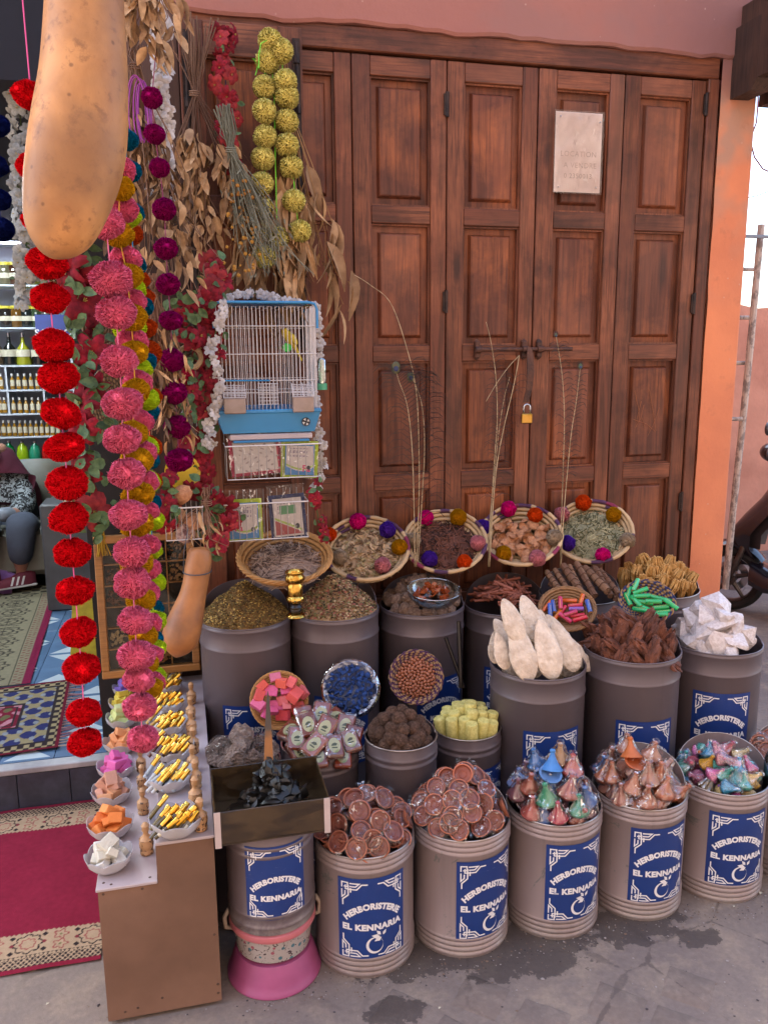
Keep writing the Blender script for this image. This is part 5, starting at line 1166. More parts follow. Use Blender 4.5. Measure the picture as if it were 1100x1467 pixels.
# crumbled herbs (nobody could count them)
def crumble(key, h, p, n, mats, smin, smax, label, cat='dried herbs', kinds=('flake',), c=None, r=None, parent=None, aspect=2.2, name='dried_herbs', flat=.35, peak=0, seed=1, curl=0):
    rr = random.Random(seed)
    if c is None: c, r = BIN[key]['c'], BIN[key]['r']-.003
    b = MB(); ns, nr = 40, 12; base = Vector((0, 0, 0))
    def S_(x, y):
        d = math.hypot(x, y)/r; return h*(1-min(1, d)**p)+.006*mnoise.fractal(Vector((x*30+seed, y*30, 0)), 1, 2, 4)
    for i in range(nr+1):
        for k in range(ns):
            a = 6.2832*k/ns; q = r*i/nr; x, y = q*math.cos(a), q*math.sin(a); b.v.append((x, y, S_(x, y)-.002))
    for i in range(nr):
        for k in range(ns): b.f.append((i*ns+k, i*ns+(k+1) % ns, (i+1)*ns+(k+1) % ns, (i+1)*ns+k)); b.m.append(0)
    for i in range(n):
        a = rr.uniform(0, 6.2832); q = r*.985*math.sqrt(rr.random()); x, y = q*math.cos(a), q*math.sin(a); zz = S_(x, y)+rr.uniform(-.002, .005)
        s = rr.uniform(smin, smax); ax = Vector((rr.gauss(0, 1), rr.gauss(0, 1), rr.gauss(0, flat))).normalized(); up = Vector((rr.gauss(0, .6), rr.gauss(0, .6), 1)); bx = ax.cross(up).normalized(); up = bx.cross(ax).normalized()
        P = Vector((x, y, zz)); w = s/aspect; b.k = rr.randrange(len(mats))
        if 'twig' in kinds:
            k_ = rr.uniform(-.25, .25); b.tube([P-ax*s, P+bx*s*k_+up*s*.1, P+ax*s], w*.16, 4, cap=False)
        else: b.add([P-ax*s, P+bx*w+up*(w*curl), P+ax*s+up*w*.4, P-bx*w+up*(w*(curl+.2))], [(0, 1, 2), (0, 2, 3)])
    return tag(b.build(name, mats, parent, loc=c if parent is None else (0, 0, 0)), label if parent is None else None, cat if parent is None else None, kind='stuff')
H1 = [mat('herb_brown', '#78592e', rough=.9), mat('herb_gold', '#bd9a52', rough=.9), mat('herb_olive', '#6b5c30', rough=.9), mat('herb_dark', '#46341e', rough=.9)]
H2 = [mat('leaf_tan', '#a58460', rough=.9), mat('leaf_green', '#7d7648', rough=.9), mat('petal_red', '#985848', rough=.9), mat('leaf_pale', '#bda078', rough=.9), mat('leaf_dark', '#43331f', rough=.9)]
crumble('a1', .115, 1.25, 8000, H1, .0025, .006, 'heap of green brown crumbled herb filling the leftmost tall tin', seed=3)
crumble('a2', .115, 1.2, 5200, H2, .0035, .0095, 'heap of mixed dried petals and leaves in the tin beside the censer', seed=4)
# ---------------------------------------------------------------- woven baskets
YARN = NT('yarn'); YARN.base(YARN.mix(1., YARN.oi.outputs['Color'], YARN.gray(YARN.rng(YARN.noise(9, YARN.map(1), detail=2), .3, .7, .9, 1.35)), 'MULTIPLY')); YARN.set(rough=1., spec=.0); YARN = YARN.m
def pompoms():
    out = []
    for k, (n, w, fl) in enumerate(((11000, .0125, 1.), (11000, .0125, .92), (5200, .020, 1.))):
        rr = np.random.RandomState(k+3); d = rr.normal(size=(n, 3)); d /= np.linalg.norm(d, axis=1)[:, None]
        t = np.cross(d, rr.normal(size=(n, 3))); t /= np.linalg.norm(t, axis=1)[:, None]
        lump = np.array([mnoise.noise(Vector(q*1.9+k*7)) for q in d])[:, None]
        R1 = 1+.13*lump+rr.uniform(-.04, .055, (n, 1))+(rr.random((n, 1)) > .985)*.08
        dj = d+rr.normal(size=(n, 3))*(.05 if k < 2 else .10); dj /= np.linalg.norm(dj, axis=1)[:, None]
        rt_ = .80 if k < 2 else .76; a = d*rt_-t*w*.5; b = d*rt_+t*w*.5; c = dj*R1+t*w; e = dj*R1-t*w
        V = np.stack([a, b, c, e], 1).reshape(-1, 3); V[:, 2] *= fl
        bm = MB(); bm.ball(.87 if k < 2 else .84, (0, 0, 0), 3, (1, 1, fl), .13, 1.9, k)
        m = len(bm.v); vs = bm.v+[tuple(v) for v in V]; fs = bm.f+[(m+4*i, m+4*i+1, m+4*i+2, m+4*i+3) for i in range(n)]
        me = bpy.data.meshes.new('pompom'); me.from_pydata(vs, [], fs); me.materials.append(YARN); me.polygons.foreach_set('use_smooth', [True]*len(me.polygons)); me.update()
        C_ = np.array(vs); N_ = C_/np.linalg.norm(C_, axis=1)[:, None]; N_[m:] += rr.normal(size=(len(vs)-m, 3))*.22; N_ /= np.linalg.norm(N_, axis=1)[:, None]
        me.normals_split_custom_set_from_vertices(N_.tolist()); out.append(me)
    return out
POM = pompoms()
def pom(p, r, col, parent=None, k=None, name='pompom', sc=(1, 1, 1), rot=None):
    return inst(name, POM[rnd.randrange(2) if k is None else k], parent, p, rot or (rnd.uniform(-.3, .3), rnd.uniform(-.3, .3), rnd.uniform(0, 6)), tuple(r*q for q in sc), color=lin(col) if isinstance(col, str) else col)
COIL = NT('raffia_coil'); g = COIL.noise(1, COIL.map((8, 8, 90)), detail=3); ca = COIL.N('ShaderNodeVertexColor'); ca.layer_name = 'print'
COIL.base(COIL.mix(1., ca.outputs[0], COIL.gray(COIL.rng(g, .3, .7, .8, 1.15)), 'MULTIPLY')); COIL.set(rough=.8); COIL = COIL.m
def coil_basket(name, prof, tube_r, colf, parent, stitch=.012, mat_=None):
    """a bowl wound from one coil: prof = [(radius, z)] of the coil rows; colf(row, angle) -> colour; wraps show as notches"""
    vs, fs, cs = [], [], []; n, m = 150, 7
    for ri, (r, z) in enumerate(prof):
        o = len(vs)
        for i in range(n):
            a = 2*math.pi*i/n; k = tube_r*(1+.10*math.sin(a*r/stitch*2*math.pi*.5+ri*2.1))*(1.0 if ri < len(prof)-1 else 1.15)
            c = colf(ri, a)
            for q in range(m):
                b = 2*math.pi*q/m; rr = r+k*math.cos(b); vs.append((rr*math.cos(a), rr*math.sin(a), z+k*math.sin(b))); cs.append(c)
        for i in range(n):
            for q in range(m): fs.append((o+i*m+q, o+((i+1) % n)*m+q, o+((i+1) % n)*m+(q+1) % m, o+i*m+(q+1) % m))
    b = MB(); b.add(vs, fs); me = b.mesh(name, mat_ or COIL, smooth=True); ca = me.color_attributes.new('print', 'FLOAT_COLOR', 'POINT')
    ca.data.foreach_set('color', np.array([(*c, 1) for c in cs]).ravel()); return inst(name, me, parent)
RAF, PLUM, WINE = lin('#c2a076'), lin('#4d2a48'), lin('#7c2440'); STRAW = lin('#b5824a'); STRAW2 = lin('#9a6a38')
def big_cols(seed):
    rr = random.Random(seed); marks = [(rr.uniform(0, 6.28), rr.uniform(.10, .2), rr.choice((PLUM, PLUM, WINE))) for _ in range(9)]
    def f(ri, a):
        if ri == 7:
            for (a0, w, c) in marks:
                if abs((a-a0+math.pi) % 6.2832-math.pi) < w: return c
        elif ri >= 3:
            for k in range(3):
                a0 = 1.2+k*2.1+seed; w = .30-.07*abs(ri-5)
                if abs((a-a0-(ri-5)*.09+math.pi) % 6.2832-math.pi) < w*.5: return PLUM
        return RAF
    return f
def basket_pose(px, py, v, tilt):
    p = at(px, py, v); az = toward(p); n = Vector((math.cos(az)*math.sin(R(tilt)), math.sin(az)*math.sin(R(tilt)), math.cos(R(tilt)))); x = Vector((0, 0, 1)).cross(n).normalized(); y = n.cross(x)
    return p, Matrix((x, y, n)).transposed().to_4x4()       # local x to the viewer's right, y up-slope, z out of the bowl
def in_frame(p, M, q): return (Matrix.Translation(p)@M@Vector(q))
BK = {}
def big_basket(key, px, py, v, r, tilt, label, seed, poms, group='coiled baskets with pompoms'):
    p, M = basket_pose(px, py, v, tilt); t = thing('woven_basket', label, 'basket', p, rot=M.to_euler(), group=group); BK[key] = (p, M, r)
    prof = [(r*.30, -.052), (r*.45, -.053), (r*.58, -.050), (r*.68, -.043), (r*.77, -.032), (r*.86, -.020), (r*.94, -.009), (r*1.0, .003)]
    coil_basket('coil_bowl', prof, r*.043, big_cols(seed), t, .02)
    b = MB(); b.lathe([(0, -.054), (r*.5, -.054), (r*.7, -.046), (r*.93, -.012)], 40); b.build('lining', mat('raffia_base', '#8b7355', '#76603f', rough=.9, bump=.4, bs=60), t, smooth=True)
    for (x, y, col, q) in poms:
        P = Matrix.Translation(p).inverted(); w = at(x, y, v); 
        rv = ray(x, y); n = M.to_3x3()@Vector((0, 0, 1)); tt = (Vector(p)-Vector(CC)).dot(n)/Vector(rv).dot(n); w = Vector(CC)+Vector(rv)*tt
        l = M.inverted()@(w-p); pom(l+Vector((0, 0, .008)), q, col, t, 0 if q > .018 else 1)
    return t
PK, PU, OC, OG, PS, BG = '#ee1a86', '#5a30a8', '#c88a14', '#ec5018', '#e38e96', '#c7ae94'
big_basket('w1', 524, 785, .155, .150, 34, 'pompom basket of tan dried leaves, leftmost of the four', 1, [(513, 749, PK, .030), (555, 761, PU, .029), (572, 786, OC, .028), (548, 812, PS, .028), (487, 800, BG, .026), (472, 768, OG, .026)])
big_basket('w2', 637, 775, .155, .147, 36, 'pompom basket of thin dark brown twigs behind the tall feathers', 2, [(610, 744, PK, .028), (656, 743, OC, .030), (684, 780, PS, .028), (665, 807, OG, .026), (615, 803, PU, .028), (592, 776, BG, .027)])
big_basket('w3', 746, 766, .155, .147, 36, 'pompom basket of curled orange brown peel pieces', 3, [(728, 731, PK, .029), (766, 740, OG, .028), (793, 772, BG, .029), (769, 802, PS, .030), (721, 795, OC, .028), (692, 757, PU, .028)])
big_basket('w4', 848, 761, .155, .147, 40, 'pompom basket of curled grey green leaves, rightmost of the four', 4, [(835, 722, OG, .030), (878, 739, OC, .028), (898, 776, BG, .028), (863, 797, PK, .027), (812, 780, PU, .029), (804, 739, PS, .029)])
def in_bowl(key, n, fn, depth=-.022, rr_=.72):
    p, M, r = BK[key]
    for i in range(n):
        a = rnd.uniform(0, 6.28); d = r*rr_*math.sqrt(rnd.random()); fn(i, p, M, d*math.cos(a), d*math.sin(a), depth-.012*(d/r)+rnd.uniform(-.004, .006))
def heap_stuff(key, mats, n, smin, smax, label, cat, kinds=('flake',), aspect=2.2, seed=1, h=.03, curl=0, name='dried_leaves', rr_=.88, flat=.35):
    p, M, r = BK[key]; o = crumble(None, h, 1.6, n, mats, smin, smax, label, cat, kinds, Vector((0, 0, 0)), r*rr_, None, aspect, name, flat, seed=seed, curl=curl)
    o.location = in_frame(p, M, (0, 0, -.034)); o.rotation_euler = M.to_euler(); return o
LT = [mat('tan_leaf', '#bd9c78', rough=.9), mat('pale_tan_leaf', '#d2b28c', rough=.9), mat('brown_leaf', '#7d6044', rough=.9), mat('khaki_leaf', '#a89468', rough=.9)]
heap_stuff('w1', LT, 520, .011, .021, 'tan dried leaves filling the leftmost pompom basket', 'dried leaves', aspect=2.6, seed=5, curl=.5)
TW_ = [mat('dark_twig', '#6b4336', rough=.9), mat('reddish_twig', '#805040', rough=.9), mat('black_twig', '#33201b', rough=.9)]
heap_stuff('w2', TW_, 620, .012, .026, 'thin dark brown twigs filling the basket behind the tall feathers', 'dried twigs', ('twig',), 2.0, 6, name='dried_twigs', flat=.5)
GL = [mat('grey_green_leaf', '#9a9474', rough=.9), mat('sage_leaf', '#b5ad88', rough=.9), mat('dull_green_leaf', '#5c5b3e', rough=.9)]
heap_stuff('w4', GL, 640, .011, .020, 'curled grey green leaves filling the rightmost pompom basket', 'dried leaves', ('twig',), 1.5, 7, flat=.6)
PEEL = mat('dried_peel', '#c28a62', '#ac7450', rough=.75, vs=3, var=.25, bump=.3, bs=14, bd=.03); pm = []
for k in range(4):
    b = MB(); n = 9; Pn = []
    for i in range(n):
        for j in range(n):
            a = (i/(n-1)-.5)*2.0; c_ = (j/(n-1)-.5)*(1.3+.4*k); e = 1+.12*mnoise.noise(Vector((i*.9, j*.9, k*5)))
            Pn.append((e*math.sin(a)*math.cos(c_), e*math.sin(c_)*1.1, e*math.cos(a)*math.cos(c_)-.7))
    b.add(Pn, [(i*n+j, i*n+j+1, (i+1)*n+j+1, (i+1)*n+j) for i in range(n-1) for j in range(n-1)])
    b.add([(x*.9, y*.9, q*.9-.09) for x, y, q in Pn], [(i*n+j, (i+1)*n+j, (i+1)*n+j+1, i*n+j+1) for i in range(n-1) for j in range(n-1)]); pm.append(b.mesh('peel', PEEL, smooth=True))
objs = []
def fpeel(i, p, M, x, y, zz):
    w = in_frame(p, M, (x, y, zz)); n = M.to_3x3()@Vector((rnd.gauss(0, .6), rnd.gauss(0, .6), 1 if i % 3 else -1)); objs.append(inst('peel_piece', pm[i % 4], None, w, aim(n), rnd.uniform(.018, .030)))
in_bowl('w3', 64, fpeel, -.012, .70); rank(objs, 'curled orange brown peel piece', 'dried peel', 'peel pieces in the third pompom basket', '', 7)
# round straw basket with twigs, straw rope rim
def rope_basket(key, name, label, px, py, v, r, tilt, tube, depth, col1, col2, cat='basket', rows=8, two=None):
    p, M = basket_pose(px, py, v, tilt); t = thing(name, label, cat, p, rot=M.to_euler()); BK[key] = (p, M, r)
    prof = [(r*(.35+.65*(i/(rows-1))**.75), -depth*(1-(i/(rows-1))**1.6)) for i in range(rows)]
    f = lambda ri, a: (col2 if (two and int(a*two+ri*.5) % 2) else (col1 if (ri+int(a*9)) % 2 else tuple(q*.88 for q in col1)))
    coil_basket('coil_bowl', prof, tube, f, t, .012)
    b = MB(); b.lathe([(0, -depth-.002)]+[(q, z-.001) for q, z in prof], 40); b.build('lining', mat('straw_lining', '#8a6336', '#71502b', rough=.9, bump=.4, bs=60), t, smooth=True)
    b = MB(); n = 220; S3 = 3 if two is None else 2
    for s in range(S3):
        pts = [((r+.004+tube*.62*math.cos(14*a+s*6.283/S3))*math.cos(a), (r+.004+tube*.62*math.cos(14*a+s*6.283/S3))*math.sin(a), .002+tube*.62*math.sin(14*a+s*6.283/S3)) for a in np.linspace(0, 6.2832, n)]
        b.k = s % 2; b.tube(pts, tube*.62, 5)
    b.build('rim_braid', [mat('rim_straw', col1, tuple(q*.75 for q in col1), rough=.8), mat('rim_straw_alt', col2 if two else col1, rough=.8)], t, smooth=True); return t
rope_basket('w0', 'straw_basket', 'plain round straw basket of thin grey twigs hanging below the wire rack', 408, 797, .30, .147, 20, .0065, .055, STRAW, STRAW2)
GT = [mat('grey_twig', '#a88c7a', rough=.9), mat('pale_twig', '#c0a490', rough=.9), mat('dull_brown_twig', '#5f4a40', rough=.9)]  # three twig tones, dealt out at random
heap_stuff('w0', GT, 420, .014, .034, 'thin pale grey twigs heaped in the plain round straw basket', 'dried twigs', ('twig',), 3.2, 8, name='dried_twigs', flat=.3)
# small baskets leaning on the tall tins
rope_basket('s1', 'straw_basket', 'small round straw basket of pink and coral soap pieces', 400, 1003, .50, .083, 62, .0042, .025, STRAW, STRAW2, rows=7)
rope_basket('s3', 'almond_basket', 'small basket edged in purple zigzag, full of brown nuts', 596, 970, .47, .083, 64, .0040, .022, lin('#a5805c'), PLUM, rows=7, two=9)
rope_basket('s4', 'candle_basket', 'shallow brown basket of red, orange and blue foil sticks', 812, 872, .50, .088, 34, .0045, .030, lin('#8b6440'), lin('#6f4c2e'), rows=7)
rope_basket('s5', 'candle_basket', 'oval basket edged in navy and white, filled with green foil sticks', 926, 862, .56, .085, 36, .0042, .030, lin('#9a7448'), lin('#23264f'), rows=7, two=8)
# soaps
SOAP = mat('soap', None, rough=.65, vs=2, var=.13, bump=.2, bs=5, bd=.02); sb = []
for k in range(5):
    b = MB(); b.hull([(sx_*(1+rnd.uniform(-.12, .05))*.5, sy_*(.72+rnd.uniform(-.1, .1))*.5, s_*(.5+rnd.uniform(-.06, .08))*.5) for sx_ in (-1, -.93, .93, 1) for sy_ in (-1, -.9, .9, 1) for s_ in (-1, -.85, .85, 1)]); sb.append(b.mesh('soap_piece', SOAP))
def facing(p, M, spin, tiltj=.3):
    n = M.to_3x3()@jit((0, 0, 1), tiltj); x = M.to_3x3()@Vector((math.cos(spin), math.sin(spin), 0)); y = n.cross(x).normalized(); x = y.cross(n); return Matrix((x, y, n.normalized())).transposed().to_euler()
zs_ = lambda X, Y: (360+X/11, 960+Y/11)
L = [(380, 110, .9, '#c96a86', 10), (480, 200, 1, '#e0604f', 0), (640, 190, .9, '#dc5f60', 60), (310, 320, 1.15, '#dd5f95', -10), (560, 315, 1, '#d05584', 5), (690, 390, 1.3, '#e05a54', 50), (810, 350, 1, '#d6686a', -50), (130, 400, 1., '#d4504c', 70), (110, 540, 1.1, '#d96589', -40), (400, 550, 1.15, '#dd6496', 0), (510, 470, 1, '#dd6e70', 15), (560, 560, .7, '#e27a80', 0), (740, 600, 1.15, '#d9605f', 18), (500, 700, 1.15, '#d8454c', 0), (250, 680, .9, '#dc5a8e', 60), (180, 250, .9, '#cf5040', 40), (610, 460, .8, '#d75a60', 30), (340, 640, .8, '#d95f8a', 20)]
p, M, r = BK['s1']; objs = []; nm = {}
for i, (x, y, s, col, a) in enumerate(L):
    x, y = zs_(x, y); q = at(x, y, .52+.012*(i % 3)); o = inst('soap_piece', sb[i % 5], None, q, facing(p, M, R(a), .35), .036*s, color=lin(col)); objs.append(o); nm[o.name] = ('coral' if col[3:5] < '65' and col[5:] < '80' else 'pink')+' soap piece in the small straw basket'
rank(objs, nm, 'soap', 'pink and coral soap pieces in the small straw basket', '', 7)
# indigo lumps in a foil-lined dish
p, M = basket_pose(502, 986, .53, 60); BK['s2'] = (p, M, .085); t = thing('indigo_dish', 'film-lined round dish of deep blue indigo lumps leaning on a tall tin', 'dish', p, rot=M.to_euler())
b = MB(); b.lathe([(0, -.022), (.05, -.022), (.072, -.012), (.083, .0), (.087, .002), (.083, .005), (.07, -.005), (.05, -.014), (0, -.014)], 40); b.build('plate', mat('blue_dusty_plate', '#37456c', '#6d7690', rough=.5, vs=14), t, smooth=50)
b = MB(); b.lathe([(.060, -.006), (.074, .004), (.086, .010), (.092, .004), (.094, -.006), (.088, -.016)], 60, wob=lambda r, z, a: (r*(1+.02*mnoise.noise(Vector((math.cos(a)*6, math.sin(a)*6, z*60)))), z+.004*mnoise.noise(Vector((math.cos(a)*9, math.sin(a)*9, r*60))))); b.build('film_wrap', film_mat('crinkled_film', .18, .9, 1.), t)
IND = mat('indigo', '#1b4180', '#0d2450', rough=.8, vs=3, var=.4, bump=.3, bs=8, bd=.04); im = rock_meshes(6, IND, 11, (1, .9, .7), name='indigo_lump'); objs = []
for i in range(58):
    a = i*2.39996; d = .074*math.sqrt((i+.5)/62); q = in_frame(p, M, (d*math.cos(a), d*math.sin(a), .002+.016*(1-(d/.08)**2)+rnd.uniform(-.003, .003))); objs.append(inst('indigo_lump', im[i % 6], None, q, aim(jit((0, 0, 1), .9)), rnd.uniform(.0100, .0150)))
rank(objs, 'deep blue indigo lump', 'indigo lump', 'indigo lumps in the film-lined dish', '', 7)
# nuts
NUT = mat('brown_nut', '#a96a4c', '#8f523a', rough=.45, vs=2, var=.25); b = MB(); b.ball(1, (0, 0, 0), 3, (1.15, .85, .8)); nmsh = b.mesh('nut', NUT, smooth=True); p, M, r = BK['s3']; objs = []
for i in range(110):
    a = i*2.39996; d = .064*math.sqrt((i+.5)/110); q = in_frame(p, M, (d*math.cos(a), d*math.sin(a), -.008+.010*(1-(d/.07)**2)+rnd.uniform(-.002, .003))); objs.append(inst('nut', nmsh, None, q, aim(jit((0, 0, 1), 1.)), rnd.uniform(.0056, .0072)))
rank(objs, 'smooth brown nut in the purple-edged basket', 'nut', 'brown nuts in the purple-edged basket', '', 6)
# foil sticks
FOIL = mat('coloured_foil', None, rough=.35, vs=3, var=.12, coat=.3); GP = mat('gold_print', '#c9a24a', rough=.4, metal=.6); ENDS = mat('clay_end', '#b88a5a', rough=.9)
b = MB(); b.lathe([(.0068, -.024), (.0075, -.023), (.0075, .023), (.0068, .024)], 16); b.k = 1; b.lathe([(0, -.0242), (.0062, -.0242)], 12); b.lathe([(0, .0242), (.0062, .0242)], 12); b.k = 2
for s in (-1, 1):
    for q in range(7):
        a0 = s*1.0+.25; b.add([(.0077*math.cos(a), .0077*math.sin(a), zz) for a, zz in ((a0, -.018+q*.0052), (a0+.35, -.018+q*.0052), (a0+.35, -.0155+q*.0052), (a0, -.0155+q*.0052))], [(0, 1, 2, 3)])
st_ = b.mesh('foil_stick', [FOIL, ENDS, GP], smooth=40)
def sticks(key, L, f, v, label, group, sc=1.):
    p, M, r = BK[key]; objs = []; nm = {}
    for i, (x, y, a, col, n) in enumerate(L):
        x, y = f(x, y); rv = ray(x, y); n_ = M.to_3x3()@Vector((0, 0, 1)); tt = (p-Vector(CC)).dot(n_)/Vector(rv).dot(n_); q = Vector(CC)+Vector(rv)*tt+n_*(-.006+.007*(i % 3))
        d = M.to_3x3()@Vector((math.cos(R(a)), math.sin(R(a)), rnd.gauss(0, .12))); e = d.to_track_quat('Z', 'Y').to_matrix()@Matrix.Rotation(rnd.uniform(-.5, .5)+2.2, 3, 'Z')
        o = inst('foil_stick', st_, None, q, e.to_euler(), sc, color=lin(col)); objs.append(o); nm[o.name] = n+label
    rank(objs, nm, 'foil stick', group, '', 7)
RD, OR_, BL, MG = '#c2203a', '#d05a20', '#3c5aa8', '#c02a5a'
sticks('s4', [(285, 643, 60, OR_, 'orange'), (318, 650, 100, BL, 'blue'), (352, 640, 95, MG, 'magenta'), (400, 615, -8, OR_, 'orange'), (455, 620, 80, OR_, 'orange'), (490, 655, -75, BL, 'blue'), (360, 668, 62, RD, 'red'), (425, 645, 5, RD, 'red'), (430, 668, 5, '#7a4a9a', 'purple'), (435, 688, 12, RD, 'red'), (450, 710, 12, RD, 'red'), (300, 675, 95, BL, 'blue'), (335, 690, 60, '#d86020', 'orange'), (375, 705, -25, MG, 'magenta'), (400, 690, 30, '#b8305a', 'magenta')], z4, .5, ' foil stick in the shallow brown basket', 'coloured foil sticks in the brown basket')
GR = '#23a860'
sticks('s5', [(690, 570, 85, GR, 'green'), (722, 545, 75, '#4ab87a', 'pale green'), (745, 580, 25, GR, 'green'), (685, 610, -65, GR, 'green'), (725, 625, -50, GR, 'green'), (750, 605, 10, GR, 'green'), (820, 600, -12, GR, 'green'), (770, 630, -10, '#1d9a52', 'green'), (810, 632, 4, GR, 'green'), (765, 650, -22, GR, 'green'), (845, 655, 18, '#1d9a52', 'green'), (745, 672, -20, GR, 'green'), (860, 672, 18, GR, 'green'), (840, 690, 3, GR, 'green'), (895, 645, -30, GR, 'green'), (860, 610, -8, '#1d9a52', 'green')], z4, .56, ' foil stick in the navy-edged basket', 'green foil sticks in the navy-edged basket', 1.08)
# gold censer
CEN = mat('polished_gold', '#dcb45a', '#b88a3c', rough=.14, metal=1, vs=30, var=.1, bump=.5, bs=120, bd=.002); BW = mat('black_turned_wood', '#1a1210', rough=.3)
q = at(424, 884, .47); t = thing('gold_censer', 'ornate gold and black goblet censer standing between two tall tins', 'censer', q)
MB().lathe([(0, 0), (.026, 0), (.030, .004), (.027, .010), (.017, .014), (.0, .015)], 36, wob=lambda r, z, a: (r*(1+.03*math.sin(a*14)), z)).build('foot', CEN, t, smooth=50)
MB().lathe([(0, .0152), (.015, .0155), (.019, .022), (.017, .028), (.021, .034), (.016, .042), (.012, .046), (0, .047)], 28).build('stem', BW, t, smooth=50)
MB().lathe([(0, .0475), (.020, .048), (.027, .056), (.026, .066), (.0205, .070), (.0235, .078), (.0235, .104), (.020, .110), (.027, .116), (.0295, .126), (.028, .134), (.024, .139), (.030, .145), (.0295, .148), (.024, .146), (.022, .138), (.018, .125), (0, .118)], 48, wob=lambda r, z, a: (r*(1+(.05*math.sin(a*12+z*130) if (z < .07 or .112 < z < .136) else .02*math.sin(a*18)*math.sin(z*500))), z)).build('cup', CEN, t, smooth=60)
b = MB()
for k in range(14): b.ball(.0022, (.0262*math.cos(k*.9), .0262*math.sin(k*.9), .060+.012*(k % 2)*5.2), 1)
b.build('gem_beads', mat('gem_glass', '#8a3a5a', '#3a7a4a', rough=.1, coat=.5), t)
# ebony sticks
for k, (x0, y0, x1, y1, w) in enumerate(((638, 913, 664, 985, .006), (657, 890, 660, 985, .0075))):
    p0, p1 = at(x0, y0, .47), at(x1, y1, .50); b = MB(); b.tube([Vector((0, 0, 0)), p1-p0], w, 14); tag(b.build('ebony_rod', BW, None, loc=p0, smooth=40), ('slanting dark wooden rod with a pale tie beside the nut basket', 'upright dark wooden rod beside the cinnamon tin')[k], 'rod')
# ---------------------------------------------------------------- bowls on the stepped counter
petal = lambda a: abs(math.cos(a*3.5))
def lotus(name, label, p, r, m, h=None):
    h = h or r*.62; t = thing(name, label, 'bowl', p, rnd.uniform(0, 1), 'petal-edged glass bowls on the stepped counter')
    def wob(rr, z, a): k = (z/h)**2; return (rr*(1+.05*petal(a)*k), z+.010*petal(a)*k)
    b = MB(); b.lathe([(0, 0), (r*.5, 0), (r*.75, h*.25), (r*.93, h*.6), (r, h), (r*.97, h), (r*.90, h*.6), (r*.72, h*.28), (r*.48, h*.06), (0, h*.05)], 56, wob=wob); b.build('glass', m, t, smooth=60); return t
def on_top(x, y, z): return atz(x, y, z)
LZ, UZ = CZ0+.0005, CZ1+.0005
soaps = [('white', 158, 1243, .055, ['#cfcac0', '#c6c2b2', '#d5d0c8'], [(130, 350, 0), (115, 395, 1), (205, 345, 1), (240, 300, 1), (190, 380, 0), (215, 395, 1), (160, 340, 0), (255, 350, 1)], 'nearest'),
         ('orange', 160, 1196, .058, ['#d87a34', '#cf6c28', '#dc8440'], [], 'bright'), ('tan', 162, 1148, .055, ['#c08a62', '#b98058', '#b5816a'], [], 'tan'), ('pink', 168, 1112, .055, ['#cf5a9c', '#c4528f'], [], 'pink'),
         ('peach', 175, 1076, .055, ['#d8935e', '#cf8a58'], [], 'peach'), ('pale green', 176, 1040, .052, ['#b9c07a', '#c2c58a', '#a9b878'], [], 'green'), ('yellow', 178, 1017, .050, ['#c9b03a', '#bfa83a'], [], 'yellow'), ('lilac', 182, 996, .048, ['#7a62b0', '#8268b4'], [], 'lilac')]
objs = []; nm = {}
for (n, x, y, r, cols, L, w) in soaps:
    p = on_top(x, y, LZ); lotus('glass_bowl', f'petal-edged glass bowl of {n} soap chunks on the lower counter step', p, r, GLASSW)
    k = 11
    for i in range(k):
        lay = 0 if i < 6 else 1 if i < 10 else 2; a = i*2.39996+x; d = (r*.56, r*.34, 0)[lay]*(.75+.25*rnd.random()); q = p+Vector((d*math.cos(a), d*math.sin(a), (r*.50, r*.88, r*1.2)[lay]))
        o = inst('soap_chunk', sb[i % 5], None, q, aim(jit((0, 0, 1), .45)), r*rnd.uniform(.58, .80), color=lin(rnd.choice(cols))); objs.append(o); nm[o.name] = f'{n} soap chunk on the counter'
rank(objs, nm, 'soap', 'soap chunks in the glass bowls', '', 6)
